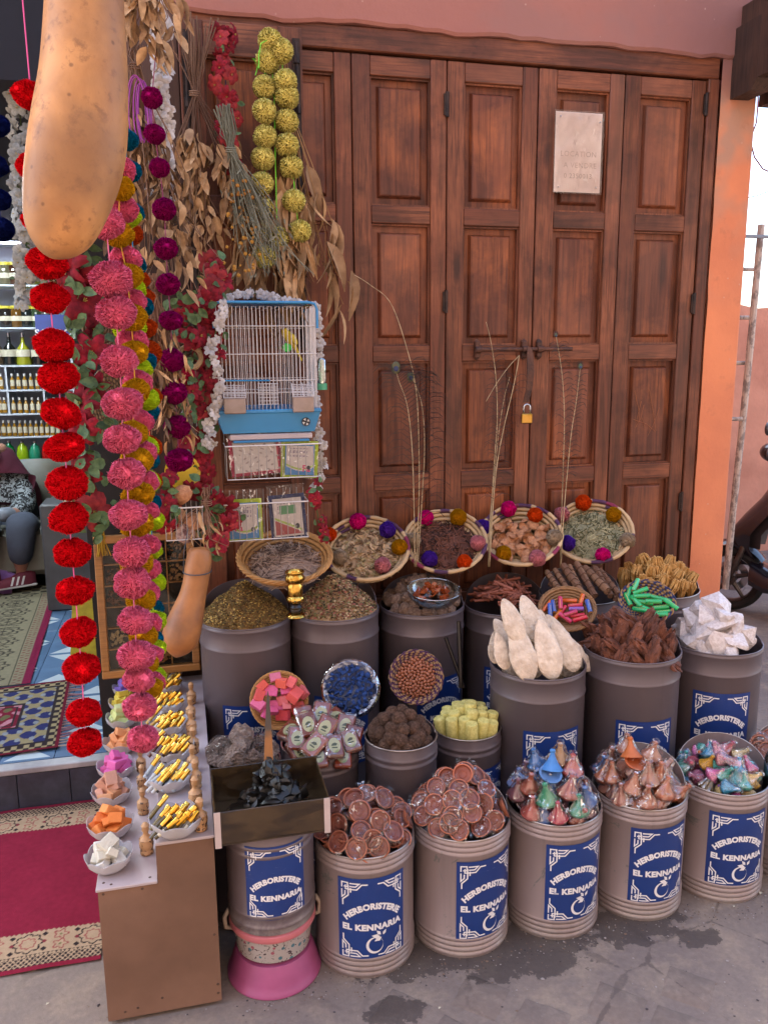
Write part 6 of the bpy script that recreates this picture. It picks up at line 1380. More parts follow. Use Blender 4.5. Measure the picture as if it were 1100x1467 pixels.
# vials with gold caps
b = MB(); b.lathe([(0, 0), (.0052, 0), (.0056, .002), (.0056, .038), (0, .039)], 14); vg = b.mesh('glass_tube', mat('vial_glass', None, rough=.08, var=.05, coat=.5), smooth=45)
b = MB(); b.lathe([(.0058, .0365), (.0066, .037), (.0066, .066), (.0058, .067), (0, .067)], 16); vc = b.mesh('gold_cap', mat('gold_cap_foil', '#e6bd5c', '#cf9a34', rough=.13, metal=1, var=.1), smooth=45)
b = MB(); b.lathe([(.0058, .010), (.0058, .028)], 10, None, -1.2, 1.2); vl = b.mesh('paper_label', PAPER)
objs = []; nm = {}
for bi, (x, y, r, cols, n) in enumerate((( 254, 1192, .062, ['#3a3014', '#5a4a1a', '#2a2a18', '#6a6050'], 'nearest bowl'), (245, 1128, .060, ['#8f9aa2', '#a2a6aa', '#2a2622'], 'silver-tubed bowl'), (248, 1088, .060, ['#3f1712', '#4a1c14', '#8a6a4a'], 'dark red-tubed bowl'), (243, 1050, .055, ['#6a3020', '#a8843a', '#b89a5a'], 'bowl behind the dark red tubes'), (240, 1020, .055, ['#a8b0b4', '#98a2a8'], 'pale blue-tubed bowl'), (240, 992, .052, ['#8f9aa2', '#a07c2a'], 'second farthest bowl'), (246, 970, .045, ['#7a5a1a', '#3a2a14'], 'farthest bowl'))):
    p = on_top(x, y, UZ); lotus('glass_bowl', f'petal-edged glass bowl of gold-capped perfume vials, the {n}', p, r, GLASSW)
    for i in range(13):
        col = i % 6; row = i//6; q = p+Vector((-.030+.0125*col-.004*row+rnd.uniform(-.003, .003)-.008, -.030+.024*row-.012*(col % 2)*.6+rnd.uniform(-.003, .003), r*.58+.010*row+rnd.uniform(-.002, .002)))
        d = Vector((.62+rnd.gauss(0, .10), .30+rnd.gauss(0, .15), .55+rnd.gauss(0, .08))); t = thing('perfume_vial', '', '', q-d.normalized()*.030, rot=(d.to_track_quat('Z', 'Y').to_matrix()@Matrix.Rotation(rnd.uniform(0, 6), 3, 'Z')).to_euler())
        inst('glass_tube', vg, t, color=lin(rnd.choice(cols))); inst('gold_cap', vc, t)
        if i % 2: inst('paper_label', vl, t)
        objs.append(t); nm[t.name] = 'gold-capped perfume vial'
rank(objs, nm, 'perfume vial', 'gold-capped perfume vials in the glass bowls', '', 6)
# carved bottles
t = NT('carved_bone'); n1 = t.noise(75, t.map((1, 1, .8)), detail=2, dist=2.2); sx_ = t.N('ShaderNodeSeparateXYZ'); t.L(t.tc.outputs['Object'], sx_.inputs[0])
mk = t.math('MULTIPLY', t.rng(n1, .56, .59), t.rng(sx_.outputs[2], .040, .037)); t.base(t.mix(mk, t.mix(t.rng(t.noise(8, t.co), .4, .6), lin('#c09468'), lin('#a87c50')), lin('#3a2416'))); t.set(rough=.5); CARV = t.m
b = MB(); b.lathe([(0, 0), (.0125, 0), (.0145, .002), (.0145, .008), (.0125, .011), (.015, .016), (.016, .026), (.014, .034), (.0155, .036), (.011, .040), (.006, .046), (.0055, .052), (.008, .056), (.0075, .064), (.009, .068), (.005, .074), (0, .075)], 26); cb = b.mesh('carved_bottle', CARV, smooth=50); objs = []
for (x, y, z_, s) in ((288, 1188, UZ, 1.12), (281, 1155, UZ, 1.1), (281, 1128, UZ, 1.08), (277, 1105, UZ, 1.05), (278, 1078, UZ, 1.05), (275, 1052, UZ, 1.05), (274, 1030, UZ, 1.0), (275, 1008, UZ, 1.), (211, 1222, LZ, 1.12), (206, 1165, LZ, 1.), (205, 1130, LZ, 1.), (203, 1104, LZ, .95)):
    q = atz(x, y, z_); q.x = min(q.x, .30+CX1-.016) if z_ == UZ else min(q.x, .30+CXM-.017); objs.append(inst('carved_bottle', cb, None, q, (0, 0, rnd.uniform(0, 6)), s))
rank(objs, 'small carved bone bottle on the counter', 'carved bottle', 'carved bottles on the stepped counter', '', 8)
# ---------------------------------------------------------------- things that hang at the shop mouth
def ad(x, y, d): return Vector(CC+ray(x, y)*d)
def leafmesh(name, m, w=.4, bend=.25, fold=.15, n=5, tip=1.):
    b = MB(); vs = []
    for i in range(n+1):
        t = i/n; hw = w*math.sin(math.pi*t**.8)**.8*.5 if 0 < t < 1 else .012; zc = -bend*t*t
        for s in (-1, 0, 1): vs.append((s*hw, t, zc+abs(s)*hw*fold*2))
    fs = [(i*3+k, i*3+k+1, i*3+k+4, i*3+k+3) for i in range(n) for k in range(2)]
    b.add(vs, fs); return b.mesh(name, m, smooth=True)
def flowermesh(name, m, petals=5, w=.75, cup=.35, m2=None, ruff=0.):
    b = MB()
    for k in range(petals):
        a = 6.2832*k/petals; M = Matrix.Rotation(a+rnd.uniform(-.12, .12), 4, 'Z'); n = 4; vs = []
        for i in range(n+1):
            t = i/n; hw = w*(math.sin(math.pi*min(1, t*.83+.06))**.7)*.5; 
            for s in (-1, -.5, 0, .5, 1): vs.append((s*hw, t, cup*t*(1.3-t)-.10*abs(s)*t+ruff*math.sin(s*7+k)*t-.25*cup*t**4))
        b.add(vs, [(i*5+q, i*5+q+1, i*5+q+6, i*5+q+5) for i in range(n) for q in range(4)], M)
    b.k = 1
    for q in range(5): a = q*1.25; b.tube([(0, 0, 0), (.08*math.cos(a), .08*math.sin(a), .3)], .018, 3)
    return b.mesh(name, [m, m2 or m], smooth=True)
def cloth(name, c, c2, rough=.8): 
    t = NT(name); t.base(t.mix(t.rng(t.noise(3, t.map(1)), .35, .65), lin(c), lin(c2))); g = t.math('MULTIPLY_ADD', t.oi.outputs['Random'], .5, .75)
    t.base(t.mix(1., t.b.inputs['Base Color'].links[0].from_socket, t.gray(g), 'MULTIPLY')); t.set(rough=rough, spec=.25); return t.m
DRY = cloth('dry_leaf', '#a98663', '#86664a'); DRY2 = cloth('pale_dry_leaf', '#c09a72', '#a07c58'); HUSK = cloth('corn_husk', '#c09468', '#8e6a46'); STEMM = cloth('dry_stem', '#8a6a54', '#67493a'); GREY = cloth('grey_green_herb', '#7d7a68', '#5b594b')
WF = cloth('white_silk_petal', '#c0b8b4', '#a8a09e'); RFL = cloth('red_silk_petal', '#8a1626', '#5e0e1a'); RFL2 = cloth('coral_silk_petal', '#9a3030', '#701e26'); LEAFG = cloth('green_silk_leaf', '#5a7048', '#3d5236', .5); GST = cloth('green_plastic_stem', '#4d5e36', '#39482a'); STAM = mat('yellow_stamen', '#b09a48')
dl = [leafmesh('dry_leaf', DRY, .42, .2), leafmesh('dry_leaf', DRY2, .5, -.15, .3), leafmesh('dry_leaf', DRY, .34, .4, .4), leafmesh('dry_leaf', DRY2, .38, .5, .1)]
hl = [leafmesh('husk_leaf', HUSK, .22, .5, .5, 7), leafmesh('husk_leaf', HUSK, .18, -.4, .3, 7), leafmesh('husk_leaf', DRY2, .24, .7, .4, 7)]
gl = [leafmesh('green_leaf', LEAFG, .7, .3, .1), leafmesh('green_leaf', LEAFG, .62, -.2, .2)]
wf = [flowermesh('white_flower', WF, 5, .8, .35, STAM) for _ in range(3)]; wfg = [flowermesh('white_flower', cloth('greyish_silk_petal', '#9a9a96', '#7f827e'), 5, .8, .35, STAM) for _ in range(2)]; rf = [flowermesh('red_flower', RFL, 6, .7, .5, STAM, .05), flowermesh('red_flower', RFL, 7, .55, .7, STAM, .06), flowermesh('red_flower', RFL2, 5, .85, .45, STAM, .04)]
def bundle(name, label, cat, tie, rt, L, spread, n, leaves, lsz, stem=STEMM, up=.12, depth=.4, tmin=.25, lean=(0, 0), ns=26, group=None, droop=.9, lj=.5, tlen=1.):
    """a bunch tied at tie, hanging down L metres, its leaves on stems that fan out by spread"""
    t = thing(name, label, cat, tie, group=group); b = MB(); dirs = []
    for i in range(ns):
        a = max(-spread, min(spread, rnd.gauss(0, spread*.5))); dx = math.sin(a)+lean[0]; dy = abs(rnd.gauss(0, .12))*-1*depth+lean[1]; d = Vector((dx, dy, -math.cos(a)))*L*rnd.uniform(.55, 1.)
        k = Vector((rnd.gauss(0, .02), rnd.gauss(0, .01), 0)); u = Vector((-dx*.35+rnd.gauss(0, .12), rnd.gauss(0, .05), 1))*up*rnd.uniform(.6, 1.1)
        P = [u, u*.5+k*.4, Vector((rnd.gauss(0, .006), rnd.gauss(0, .006), 0)), d*.4+k, d*.75+k*1.4, d]
        b.tube(P, .0022, 4, .0010); dirs.append((d, k))
    b.build('stems', stem, t); c = MB()
    for q in range(3): c.tube([(.016*math.cos(a), .012*math.sin(a), -.006+.006*q+.002*math.sin(a)) for a in np.linspace(0, 6.28, 12)], .0016, 4)
    c.build('tie', stem, t)
    for i in range(n):
        d, k = rnd.choice(dirs); q = tmin+(1.02-tmin)*rnd.random()**.8; p = d*q+k*(1+q)*.6+Vector((rnd.gauss(0, .01), rnd.gauss(0, .010)-.004, 0))
        w = Vector((d.normalized().x*.6+rnd.gauss(0, lj), rnd.gauss(-.15, lj*.7), -droop-rnd.random()*.3)).normalized()
        M = w.to_track_quat('Y', 'Z').to_matrix()@Matrix.Rotation(rnd.uniform(-1.4, 1.4), 3, 'Y'); s = lsz*rnd.uniform(.6, 1.25)
        inst('leaf', rnd.choice(leaves), t, p, M.to_euler(), (s, s*tlen, s))
    return t
def smooth_path(P, n):
    P = [Vector(p) for p in P]; out = []
    for i in range(n+1):
        s = i/n*(len(P)-1); k = min(int(s), len(P)-2); f = s-k; a, b, c, d = P[max(k-1, 0)], P[k], P[k+1], P[min(k+2, len(P)-1)]
        out.append(.5*((2*b)+(c-a)*f+(2*a-5*b+4*c-d)*f*f+(3*b-a-3*c+d)*f**3))
    return out
def garland(name, label, cat, path, kinds, stem=GST, group=None, rad=.02, sr=.0018):
    """kinds: (part name, meshes, size, count, radial offset)"""
    t = thing(name, label, cat, path[0], group=group); P = [p-Vector(path[0]) for p in smooth_path(path, 60)]; b = MB(); b.tube(P, sr, 5); b.build('stem', stem, t)
    for (pn, ms, sz, n, off) in kinds:
        for i in range(n):
            q = P[min(60, int(61*(i+rnd.random())/n))]; a = rnd.uniform(0, 6.28); o = Vector((math.cos(a), -abs(math.sin(a))*.9 if off > 0 else math.sin(a), rnd.gauss(0, .4)))*(abs(off)*rnd.uniform(.4, 1.1)); nrm = (o.normalized()*.8+Vector((rnd.gauss(0, .4), -.7, rnd.gauss(0, .4)))).normalized()
            s = sz*rnd.uniform(.75, 1.2); inst(pn, rnd.choice(ms), t, q+o, aim(nrm), s)
    return t
def pom_string(name, label, path_xy, depth, items, col, strc, vertical=True, k=None, sr=.0013, group=None, squash=.86, cat='pompom garland', top=-30):
    """items: (px, py, radius px); hangs straight down from above the picture"""
    x0, y0 = path_xy; B0 = ad(x0, y0, depth); t = thing(name, label, cat, (B0.x, B0.y, 2.38), group=group); objs = []
    S_ = mat('yarn_string', strc, rough=.8, var=.1); pts = [Vector((0, 0, 0))]
    for (x, y, r) in items:
        rv = ray(x, y)
        tt = ((B0.x-CC[0])*rv[0]+(B0.y-CC[1])*rv[1])/(rv[0]**2+rv[1]**2); q = Vector(CC)+Vector(rv)*tt; q.x = q.x; kk = tt
        q = q-t.location; pts.append(q); pom(q, r*kk/1170, col, t, k, sc=(1, 1, squash*rnd.uniform(.93, 1.07)), rot=(rnd.uniform(-.25, .25), rnd.uniform(-.25, .25), rnd.uniform(0, 6)))
    b = MB(); b.tube(pts, sr, 5); b.build('string', S_, t); return t
# big gourd close to the camera
GOURD = NT('gourd_skin'); co = GOURD.map(1, False); n1 = GOURD.noise(9, co, detail=6, rough=.6, dist=.5); n2 = GOURD.noise(34, co, detail=5, rough=.7); n3 = GOURD.noise(5, co, detail=3)
c = GOURD.mix(GOURD.rng(n1, .35, .65), lin('#bd8752'), lin('#9c6a3e')); c = GOURD.mix(GOURD.math('MULTIPLY', GOURD.rng(n2, .54, .66), .6), c, lin('#6b4630'))
sx_ = GOURD.N('ShaderNodeSeparateXYZ'); GOURD.L(GOURD.tc.outputs['Object'], sx_.inputs[0])
c = GOURD.mix(GOURD.math('MULTIPLY', GOURD.rng(n3, .45, .60), .65), c, lin('#7c5a40')); c = GOURD.mix(GOURD.math('MULTIPLY', GOURD.rng(GOURD.vor(30, co), .13, .06), .6), c, lin('#4e3020'))
GOURD.base(c); GOURD.set(rough=.5, spec=.3); GOURD.bump(GOURD.math('ADD', n1, GOURD.math('MULTIPLY', n2, .4)), .3, .006); GOURD = GOURD.m
def gourd(name, label, spine, depth, m=GOURD, n=40, cap=True):
    """spine: (px, py, half width px)"""
    P = [(ad(x, y, depth), w*depth/1170) for x, y, w in spine]; c0 = P[len(P)//2][0]; b = MB(); pts = smooth_path([p for p, _ in P], 48); ws = smooth_path([Vector((w, 0, 0)) for _, w in P], 48)
    b.tube([p-c0 for p in pts], [max(w.x, .0004)*(1+.03*mnoise.noise(Vector((i*.15, 0, 3)))) for i, w in enumerate(ws)], n); return tag(b.build(name, m, None, loc=c0, smooth=True), label, 'gourd')
gourd('gourd', 'huge tan gourd hanging in front of the pompom strings, top cut by the photo', [(123, -190, 26), (123, -120, 44), (122, -40, 52), (122, 40, 56), (121, 110, 60.5), (115, 180, 66), (108, 232, 65.5), (98, 278, 61.5), (90, 314, 54), (85, 340, 43), (82, 358, 29), (81, 367, 15), (81, 371, 1)], 1.30)
g2 = gourd('gourd', 'smaller brown gourd with a cord round its neck, hanging before the framed sample box', [(287, 783, 1), (287, 786, 12), (286, 795, 17), (284, 812, 18.5), (281, 832, 18), (276, 855, 19), (268, 882, 24), (261, 905, 27), (257, 922, 24), (255, 933, 16), (254, 940, 6), (254, 942, .5)], 2.42, mat('brown_gourd_skin', '#9a6234', '#7c4f30', rough=.5, vs=10, var=.35, bump=.25))
cp = g2.location; b = MB(); cc = ad(283, 818, 2.42); b.tube([cc-cp+Vector((.041*math.cos(a), .041*math.sin(a), .004*math.sin(a+1)-.004*math.cos(a))) for a in np.linspace(0, 6.29, 30)], .0016, 6); b.tube([cc-cp+Vector((-.04, 0, 0)), cc-cp+Vector((-.036, -.02, .06)), cc-cp+Vector((-.02, 0, .13))], .0012, 5); b.build('cord', mat('blue_grey_cord', '#3c4048'), g2)
# pompom strings
REDP = [(45, 137, 26), (51, 240, 25), (60, 315, 26), (68, 376, 28), (72, 427, 26), (78, 495, 27), (84, 540, 28), (88, 592, 27), (93, 640, 27), (97, 692, 27.5), (99, 742, 26), (104, 792, 25), (108, 846, 26), (113, 905, 24.5), (117, 957, 25), (121, 1020, 23.5), (122, 1063, 23)]
pom_string('pompom_garland', 'long string of red pompoms on pink yarn hanging at the shop mouth', (122, 1063), 1.74, REDP, '#ea121e', '#d0508a')
PINKP = [(152, 320, 26), (160, 400, 29), (167, 447, 27), (171, 517, 25), (176, 578, 28), (175, 629, 26), (182, 678, 25.5), (185, 737, 25.5), (189, 791, 24.5), (190, 834, 25), (194, 889, 24), (196, 939, 25.5), (199, 973, 22), (201, 1012, 23.5), (205, 1058, 22)]
pom_string('pompom_garland', 'front string of large pink pompoms beside the red one, on pink yarn', (205, 1058), 1.86, PINKP, '#ff7a9e', '#d8688f')
GP_ = 'pompom strings crowded behind the large pink one'
pom_string('pompom_garland', 'string of smaller pink pompoms peeping out right behind the large pink ones', (219, 980), 1.98, [(174, 245, 20), (177, 300, 21), (181, 370, 22), (190, 432, 20), (190, 488, 22), (198, 548, 20), (200, 603, 20), (205, 648, 19), (208, 690, 19), (210, 732, 18), (212, 780, 18), (212, 815, 18), (210, 850, 19), (214, 893, 18), (217, 938, 17), (219, 978, 18)], '#ff7096', '#d8688f', group=None)
pom_string('pompom_garland', 'string of golden yellow pompoms showing between the pink ones', (216, 985), 1.93, [(172, 270, 21), (170, 335, 22), (183, 395, 22), (188, 455, 22), (192, 505, 20), (194, 560, 20), (190, 620, 21), (196, 660, 23), (198, 708, 23), (197, 752, 23), (196, 808, 23), (203, 860, 20), (206, 910, 20), (209, 950, 18), (216, 985, 17)], '#e0a41c', '#c48a14')
pom_string('pompom_garland', 'string of neon yellow pompoms at the back of the mixed strings', (226, 970), 2.04, [(182, 310, 20), (186, 415, 22), (186, 470, 22), (197, 530, 21), (206, 572, 21), (208, 640, 19), (211, 690, 18), (216, 745, 19), (215, 790, 17), (219, 835, 18), (220, 890, 18), (221, 930, 17), (222, 970, 16)], '#cfe82a', '#a8c020')
pom_string('pompom_garland', 'string of teal blue pompoms peeping out behind the pink ones', (220, 920), 2.08, [(180, 200, 18), (183, 245, 19), (188, 305, 18), (192, 380, 18), (203, 440, 17), (206, 520, 18), (211, 590, 17), (212, 660, 16), (217, 720, 14), (219, 830, 14), (219, 872, 15), (220, 915, 14)], '#0f6a8a', '#0f6a8a')
pom_string('pompom_garland', 'string of burnt orange pompoms at the right back of the mixed strings', (219, 760), 2.12, [(186, 335, 18), (197, 400, 17), (204, 425, 17), (207, 470, 18), (212, 505, 19), (214, 570, 18), (215, 640, 17), (216, 690, 16), (219, 745, 14)], '#c8481a', '#c8481a')
pom_string('pompom_garland', 'string of magenta pompoms beside the dried leaf bunches', (257, 658), 2.34, [(218, 140, 15), (222, 192, 15), (229, 240, 14), (236, 300, 16.5), (238, 356, 16.5), (241, 407, 16.5), (245, 459, 16), (247, 516, 17), (251, 563, 17), (254, 611, 18), (257, 659, 19)], '#97105e', '#7a2a50', squash=.95)
pom_string('pompom_garland', 'navy blue pompoms hanging at the far edge before the shelves', (8, 332), 2.5, [(-2, 180, 16), (-4, 238, 16), (0, 286, 16), (2, 328, 18)], '#16205a', '#16205a', squash=.95)
yl = [(387, 59), (403, 73), (383, 88), (379, 125), (379, 159), (380, 196), (377, 227), (375, 263), (377, 299), (375, 333), (379, 368), (398, 340), (429, 331), (427, 331), (421, 288), (417, 239), (411, 208), (411, 173), (411, 138), (409, 117)]
yv = .165; q0 = at(396, 200, yv); t = thing('pompom_garland', 'loop of straw yellow pompoms hung on the dark folded door leaf', 'pompom garland', q0)
for i, (x, y) in enumerate(yl):
    if i == 13: continue
    q = at(x, y, yv+rnd.uniform(-.01, .015)); pom(q-q0, 16.5*2.55/1170, '#f7e684', t, 2)
NG = mat('neon_green_cord', '#6fd838', rough=.5); b = MB()
for P in (((388, 55), (374, 62), (371, 78), (371, 98)), ((371, 86), (362, 84), (370, 92), (366, 108)), ((404, 82), (405, 100), (406, 120)), ((393, 130), (394, 200), (397, 330)), ((380, 100), (379, 330)), ((411, 120), (421, 260), (428, 330)), ((392, 132), (391, 120), (390, 80))): b.tube([at(x, y, yv+(.03 if x0 in (374, 394, 388) else .0))-q0 for x, y in P for x0 in (P[0][0],)], .0015, 5)
b.build('string', NG, t)
# silk flower garlands
garland('flower_garland', 'white silk flower garland hanging beside the magenta pompoms', 'flower garland', [ad(222, -60, 2.3), ad(229, 40, 2.3), ad(232, 130, 2.3), ad(232, 200, 2.32), ad(231, 262, 2.34), ad(233, 285, 2.34)], [('flower', wf, .026, 105, .022), ('leaf', gl, .02, 8, .02)])
garland('flower_garland', 'greyish white silk flower garland hanging in front of the shop shelves', 'flower garland', [ad(4, -60, 2.6), ad(16, 40, 2.6), ad(28, 150, 2.6), ad(36, 260, 2.62), ad(38, 360, 2.65), ad(36, 440, 2.7)], [('flower', wfg, .026, 115, .035), ('leaf', gl, .022, 22, .04)])
garland('flower_garland', 'white silk flowers running along the door side of the bird cage', 'flower garland', [at(446, 440, .2), at(458, 480, .2), at(455, 540, .2), at(452, 600, .2), at(462, 650, .2), at(455, 700, .2)], [('flower', wf, .017, 46, .012)])
garland('flower_garland', 'white silk flowers between the red flowers and the bird cage', 'flower garland', [at(318, 440, .36), at(306, 500, .36), at(314, 560, .34), at(302, 600, .34), at(300, 640, .34)], [('flower', wf, .018, 40, .014)])
garland('flower_garland', 'white silk flowers along the top of the bird cage', 'flower garland', [at(318, 432, .25), at(360, 420, .2), at(410, 432, .2), at(452, 440, .2)], [('flower', wf, .016, 26, .012)])
garland('flower_garland', 'dark red silk flower garland on a blue ribbon, on the dark door leaf', 'flower garland', [at(318, 45, .12), at(322, 90, .14), at(325, 150, .15), at(330, 200, .15), at(338, 250, .15), at(342, 285, .15)], [('flower', rf, .028, 34, .030), ('leaf', gl, .026, 12, .03)], stem=mat('navy_ribbon', '#1c2458'))
garland('flower_garland', 'red silk flowers with green leaves running down beside the cage', 'flower garland', [at(312, 380, .25), at(300, 430, .30), at(303, 490, .32), at(296, 550, .32), at(290, 610, .3), at(285, 680, .3)], [('flower', rf, .036, 44, .03), ('leaf', gl, .032, 44, .04)])
garland('flower_garland', 'large red hibiscus flowers and leaves behind the red pompom string', 'flower garland', [ad(112, 290, 2.35), ad(116, 400, 2.35), ad(124, 520, 2.35), ad(128, 620, 2.35), ad(132, 760, 2.4)], [('flower', rf, .058, 13, .035), ('leaf', gl, .045, 130, .05)])
garland('flower_garland', 'red flowers and round leaves round the small wire basket', 'flower garland', [at(225, 680, .4), at(232, 740, .42), at(262, 700, .36), at(300, 715, .36), at(322, 745, .36), at(300, 790, .40)], [('flower', rf, .036, 20, .035), ('leaf', gl, .038, 50, .05)])
garland('flower_garland', 'crimson roses with green leaves at the end of the lower wire rack', 'flower garland', [at(455, 690, .37), at(452, 715, .37), at(458, 750, .37), at(466, 775, .36)], [('flower', rf[:2], .022, 7, .010), ('leaf', gl, .026, 14, .02)])
dk_ = [leafmesh('dry_leaf', cloth('dark_dry_leaf', '#7a5e46', '#574030'), .34, .3, .3), leafmesh('dry_leaf', cloth('darker_dry_leaf', '#6a513c', '#4a3628'), .3, -.3, .3)]
garland('leaf_garland', 'green silk leaves trailing between the magenta pompoms and the red flowers', 'leaf garland', [at(262, 425, .34), at(270, 460, .34), at(262, 560, .34), at(268, 640, .34)], [('leaf', gl, .036, 46, .05), ('flower', rf, .034, 9, .04)])
# dried bunches
bundle('dried_bunch', 'hanging bunch of broad dry leaves tied below thick bare stems', 'dried bunch', at(279, 134, .15), 0, .62, .60, 230, dl, .060, up=.20, ns=34)
bundle('dried_bunch', 'dense dry leaf bunch hanging between the pink and magenta pompoms', 'dried bunch', ad(195, 95, 2.22), 0, .60, .34, 250, dl+dk_, .052, up=.06, ns=46, lean=(.06, 0))
bundle('dried_bunch', 'narrow dry leaf bunch below, brushing the mixed pompom strings', 'dried bunch', ad(222, 420, 2.26), 0, .42, .24, 150, hl+dk_, .055, up=.05, ns=36, lean=(.04, 0))
bundle('dried_bunch', 'dry leaf spray overhead between the gourd and the white flowers', 'dried bunch', ad(200, -60, 2.1), 0, .26, .8, 120, dl, .058, up=.03, ns=24)
bundle('dried_bunch', 'leaning grey green herb bunch tied with blue, dotted with ochre heads', 'dried bunch', at(331, 215, .20), 0, .40, .34, 150, [leafmesh('herb_leaf', GREY, .3, .2)], .022, stem=GREY, up=.12, ns=60, lean=(.30, 0), lj=.8)
bundle('dried_bunch', 'bunch of long curled corn-husk-like leaves behind the yellow pompoms', 'dried bunch', at(404, 120, .12), 0, .70, .30, 190, hl+dl[2:], .105, stem=cloth('husk_stem', '#a98258', '#8a6640'), up=.08, ns=44, tmin=.52, droop=1.1, lj=.34, tlen=1.25)
bundle('dried_bunch', 'tuft of pale dry reeds between the wire racks', 'dried bunch', at(296, 720, .42), 0, .16, .7, 24, hl, .05, up=.05, ns=14)
hb = MB(); q0 = at(352, 300, .22)
for i in range(46):
    q = at(rnd.gauss(350, 14), rnd.uniform(255, 400), .22)-q0; hb.ball(rnd.uniform(.004, .0075), q, 1)
tag(hb.build('seed_heads', mat('ochre_seed_head', '#a8762c', '#8a5a20', rough=.9), None, loc=q0), 'small ochre seed heads on thin stalks beside the yellow pompoms', 'seed heads', kind='stuff')
# purple yarn loops
q0 = ad(200, 120, 2.2); b = MB()
for k in range(6): b.tube([(.012*math.sin(a)+.004*k*math.cos(a*.5)+.01*math.sin(k), -.004*k, -.075-.075*math.cos(a)+.003*k) for a in np.linspace(0, 6.28, 26)], .0016, 5)
tag(b.build('yarn_loop', mat('purple_yarn', '#9a3a9a'), None, loc=q0), 'loose loops of purple yarn hanging beside the white flowers', 'yarn')
# ring basket, woven fans and yellow lid
p, M = basket_pose(262, 482, .30, 78); t = thing('woven_fan', 'dark round woven straw fan behind the magenta pompoms', 'fan', p, rot=M.to_euler())
coil_basket('coil_bowl', [(.012+.0105*k, -.003) for k in range(9)], .0055, lambda ri, a: lin('#5d4530') if (ri+int(a*7)) % 3 else lin('#3c2c20'), t)
p, M = basket_pose(272, 512, .34, 70); t = thing('straw_ring', 'small wrapped straw ring holding a coral pompom', 'ring', p, rot=M.to_euler()); coil_basket('ring', [(.030, 0), (.036, 0)], .005, lambda ri, a: lin('#a0805c'), t); 
q = at(265, 537, .36); pom(q, .029, '#c02a4a', None, 0, 'pompom'); tag([o for o in COL.objects if o.name.startswith('pompom') and o.parent is None][-1], 'single coral pompom hanging from the small straw ring', 'pompom')
p, M = basket_pose(122, 470, -.05, 80); 
for k, (x, y) in enumerate(((150, 470), (158, 580))):
    p, M = basket_pose(x, y, .18, 84); t = thing('woven_fan', ('tall oval straw fan behind the pink pompoms, upper one', 'tall oval straw fan behind the pink pompoms, lower one')[k], 'fan', p, rot=M.to_euler()); t.scale = (.75, 1.35, 1); coil_basket('coil_bowl', [(.008+.0105*j, -.003) for j in range(8)], .0056, lambda ri, a: lin('#7a5c3e') if (ri+int(a*9)) % 2 else lin('#4e3a28'), t)
q = at(262, 676, .33); MB().lathe([(0, 0), (.050, 0), (.054, .004), (.054, .010), (.048, .010), (.044, .006), (0, .006)], 36).build('x', mat('yellow_plastic', '#c09a12', rough=.4), None)
o = COL.objects[-1] if False else [o for o in COL.objects if o.name == 'x'][0]; o.name = 'yellow_disc'; o.location = q; o.rotation_euler = aim((0, -1, .15)); tag(o, 'round yellow plastic lid behind the lowest magenta pompom', 'lid')
# ---------------------------------------------------------------- bird cage
CW = mat('white_wire', '#c9c2c0', rough=.35); CB = mat('blue_cage_plastic', '#2f7fb0', '#2a74a4', rough=.3, vs=3, var=.1)
fv = .33; A = at(306, 432, fv); Bq = at(452, 432, fv); z1_, z0_ = at(380, 433, fv).z, at(380, 592, fv).z; zb_ = at(380, 620, fv).z; w = Bq.x-A.x; D = .24; H = z1_-z0_
cg = thing('bird_cage', 'white wire bird cage with blue tray and roof holding a yellow canary', 'bird cage', (A.x, -fv, z0_))
b = MB()
for i in range(26): x = w*(i+.5)/26; b.tube([(x, 0, 0), (x, 0, H-.012)], .0011, 5); b.tube([(x, D, 0), (x, D, H-.012)], .0011, 5)
for i in range(1, 18): y = D*i/18; b.tube([(0, y, 0), (0, y, H-.01)], .0011, 5); b.tube([(w, y, 0), (w, y, H-.01)], .0011, 5)
for i in range(1, 13): x = w*i/13; b.tube([(x, 0, H-.012), (x, D, H-.012)], .0011, 5)
b.build('bars', CW, cg); b = MB()
for q in (.19, .30, .54, .79):
    z = H*q; b.tube([(0, -.002, z), (w, -.002, z), (w+.002, D, z), (0, D, z), (-.002, 0, z)], .0016, 6)
b.build('cross_wires', CW, cg); b = MB()
pr = [(.0, 0), (w, 0)]
for y in (-.004, D+.004):
    b.tube([(-.003, y, H*.77), (-.003, y, H-.02), (.004, y, H-.004), (.022, y, H), (w-.022, y, H), (w-.004, y, H-.004), (w+.003, y, H-.02), (w+.003, y, H*.77)], .0042, 8)
b.box(.02, w-.02, -.004, D+.004, H-.004, H+.004, .002); b.build('roof_frame', CB, cg, smooth=50)
b = MB(); hh = z0_-zb_
b.add([(-.006, -.008, 0), (w+.006, -.008, 0), (w+.006, D+.006, 0), (-.006, D+.006, 0), (.012, .004, -hh), (w-.012, .004, -hh), (w-.012, D-.01, -hh), (.012, D-.01, -hh)], [(0, 1, 5, 4), (1, 2, 6, 5), (2, 3, 7, 6), (3, 0, 4, 7), (4, 5, 6, 7), (0, 3, 2, 1)])
b.box(-.010, w+.010, -.012, D+.01, 0, .012, .003); b.build('tray', CB, cg)
MB().box(.03, w-.02, .0, .06, -hh-.022, -hh-.004, .003).build('paper_drawer', WMEL, cg); MB().box(.04, w-.03, -.006, .05, -hh-.030, -hh-.0225, .002).build('drawer_edge', CB, cg)
b = MB()
for q in range(4): a = q*1.57+.4; b.add([(w*.87+r*math.cos(a+o_), -.0052+.0085*0-.003, -hh*.48+r*math.sin(a+o_)) for r, o_ in ((.003, 0), (.0115, -.35), (.0115, .45))], [(0, 1, 2)])
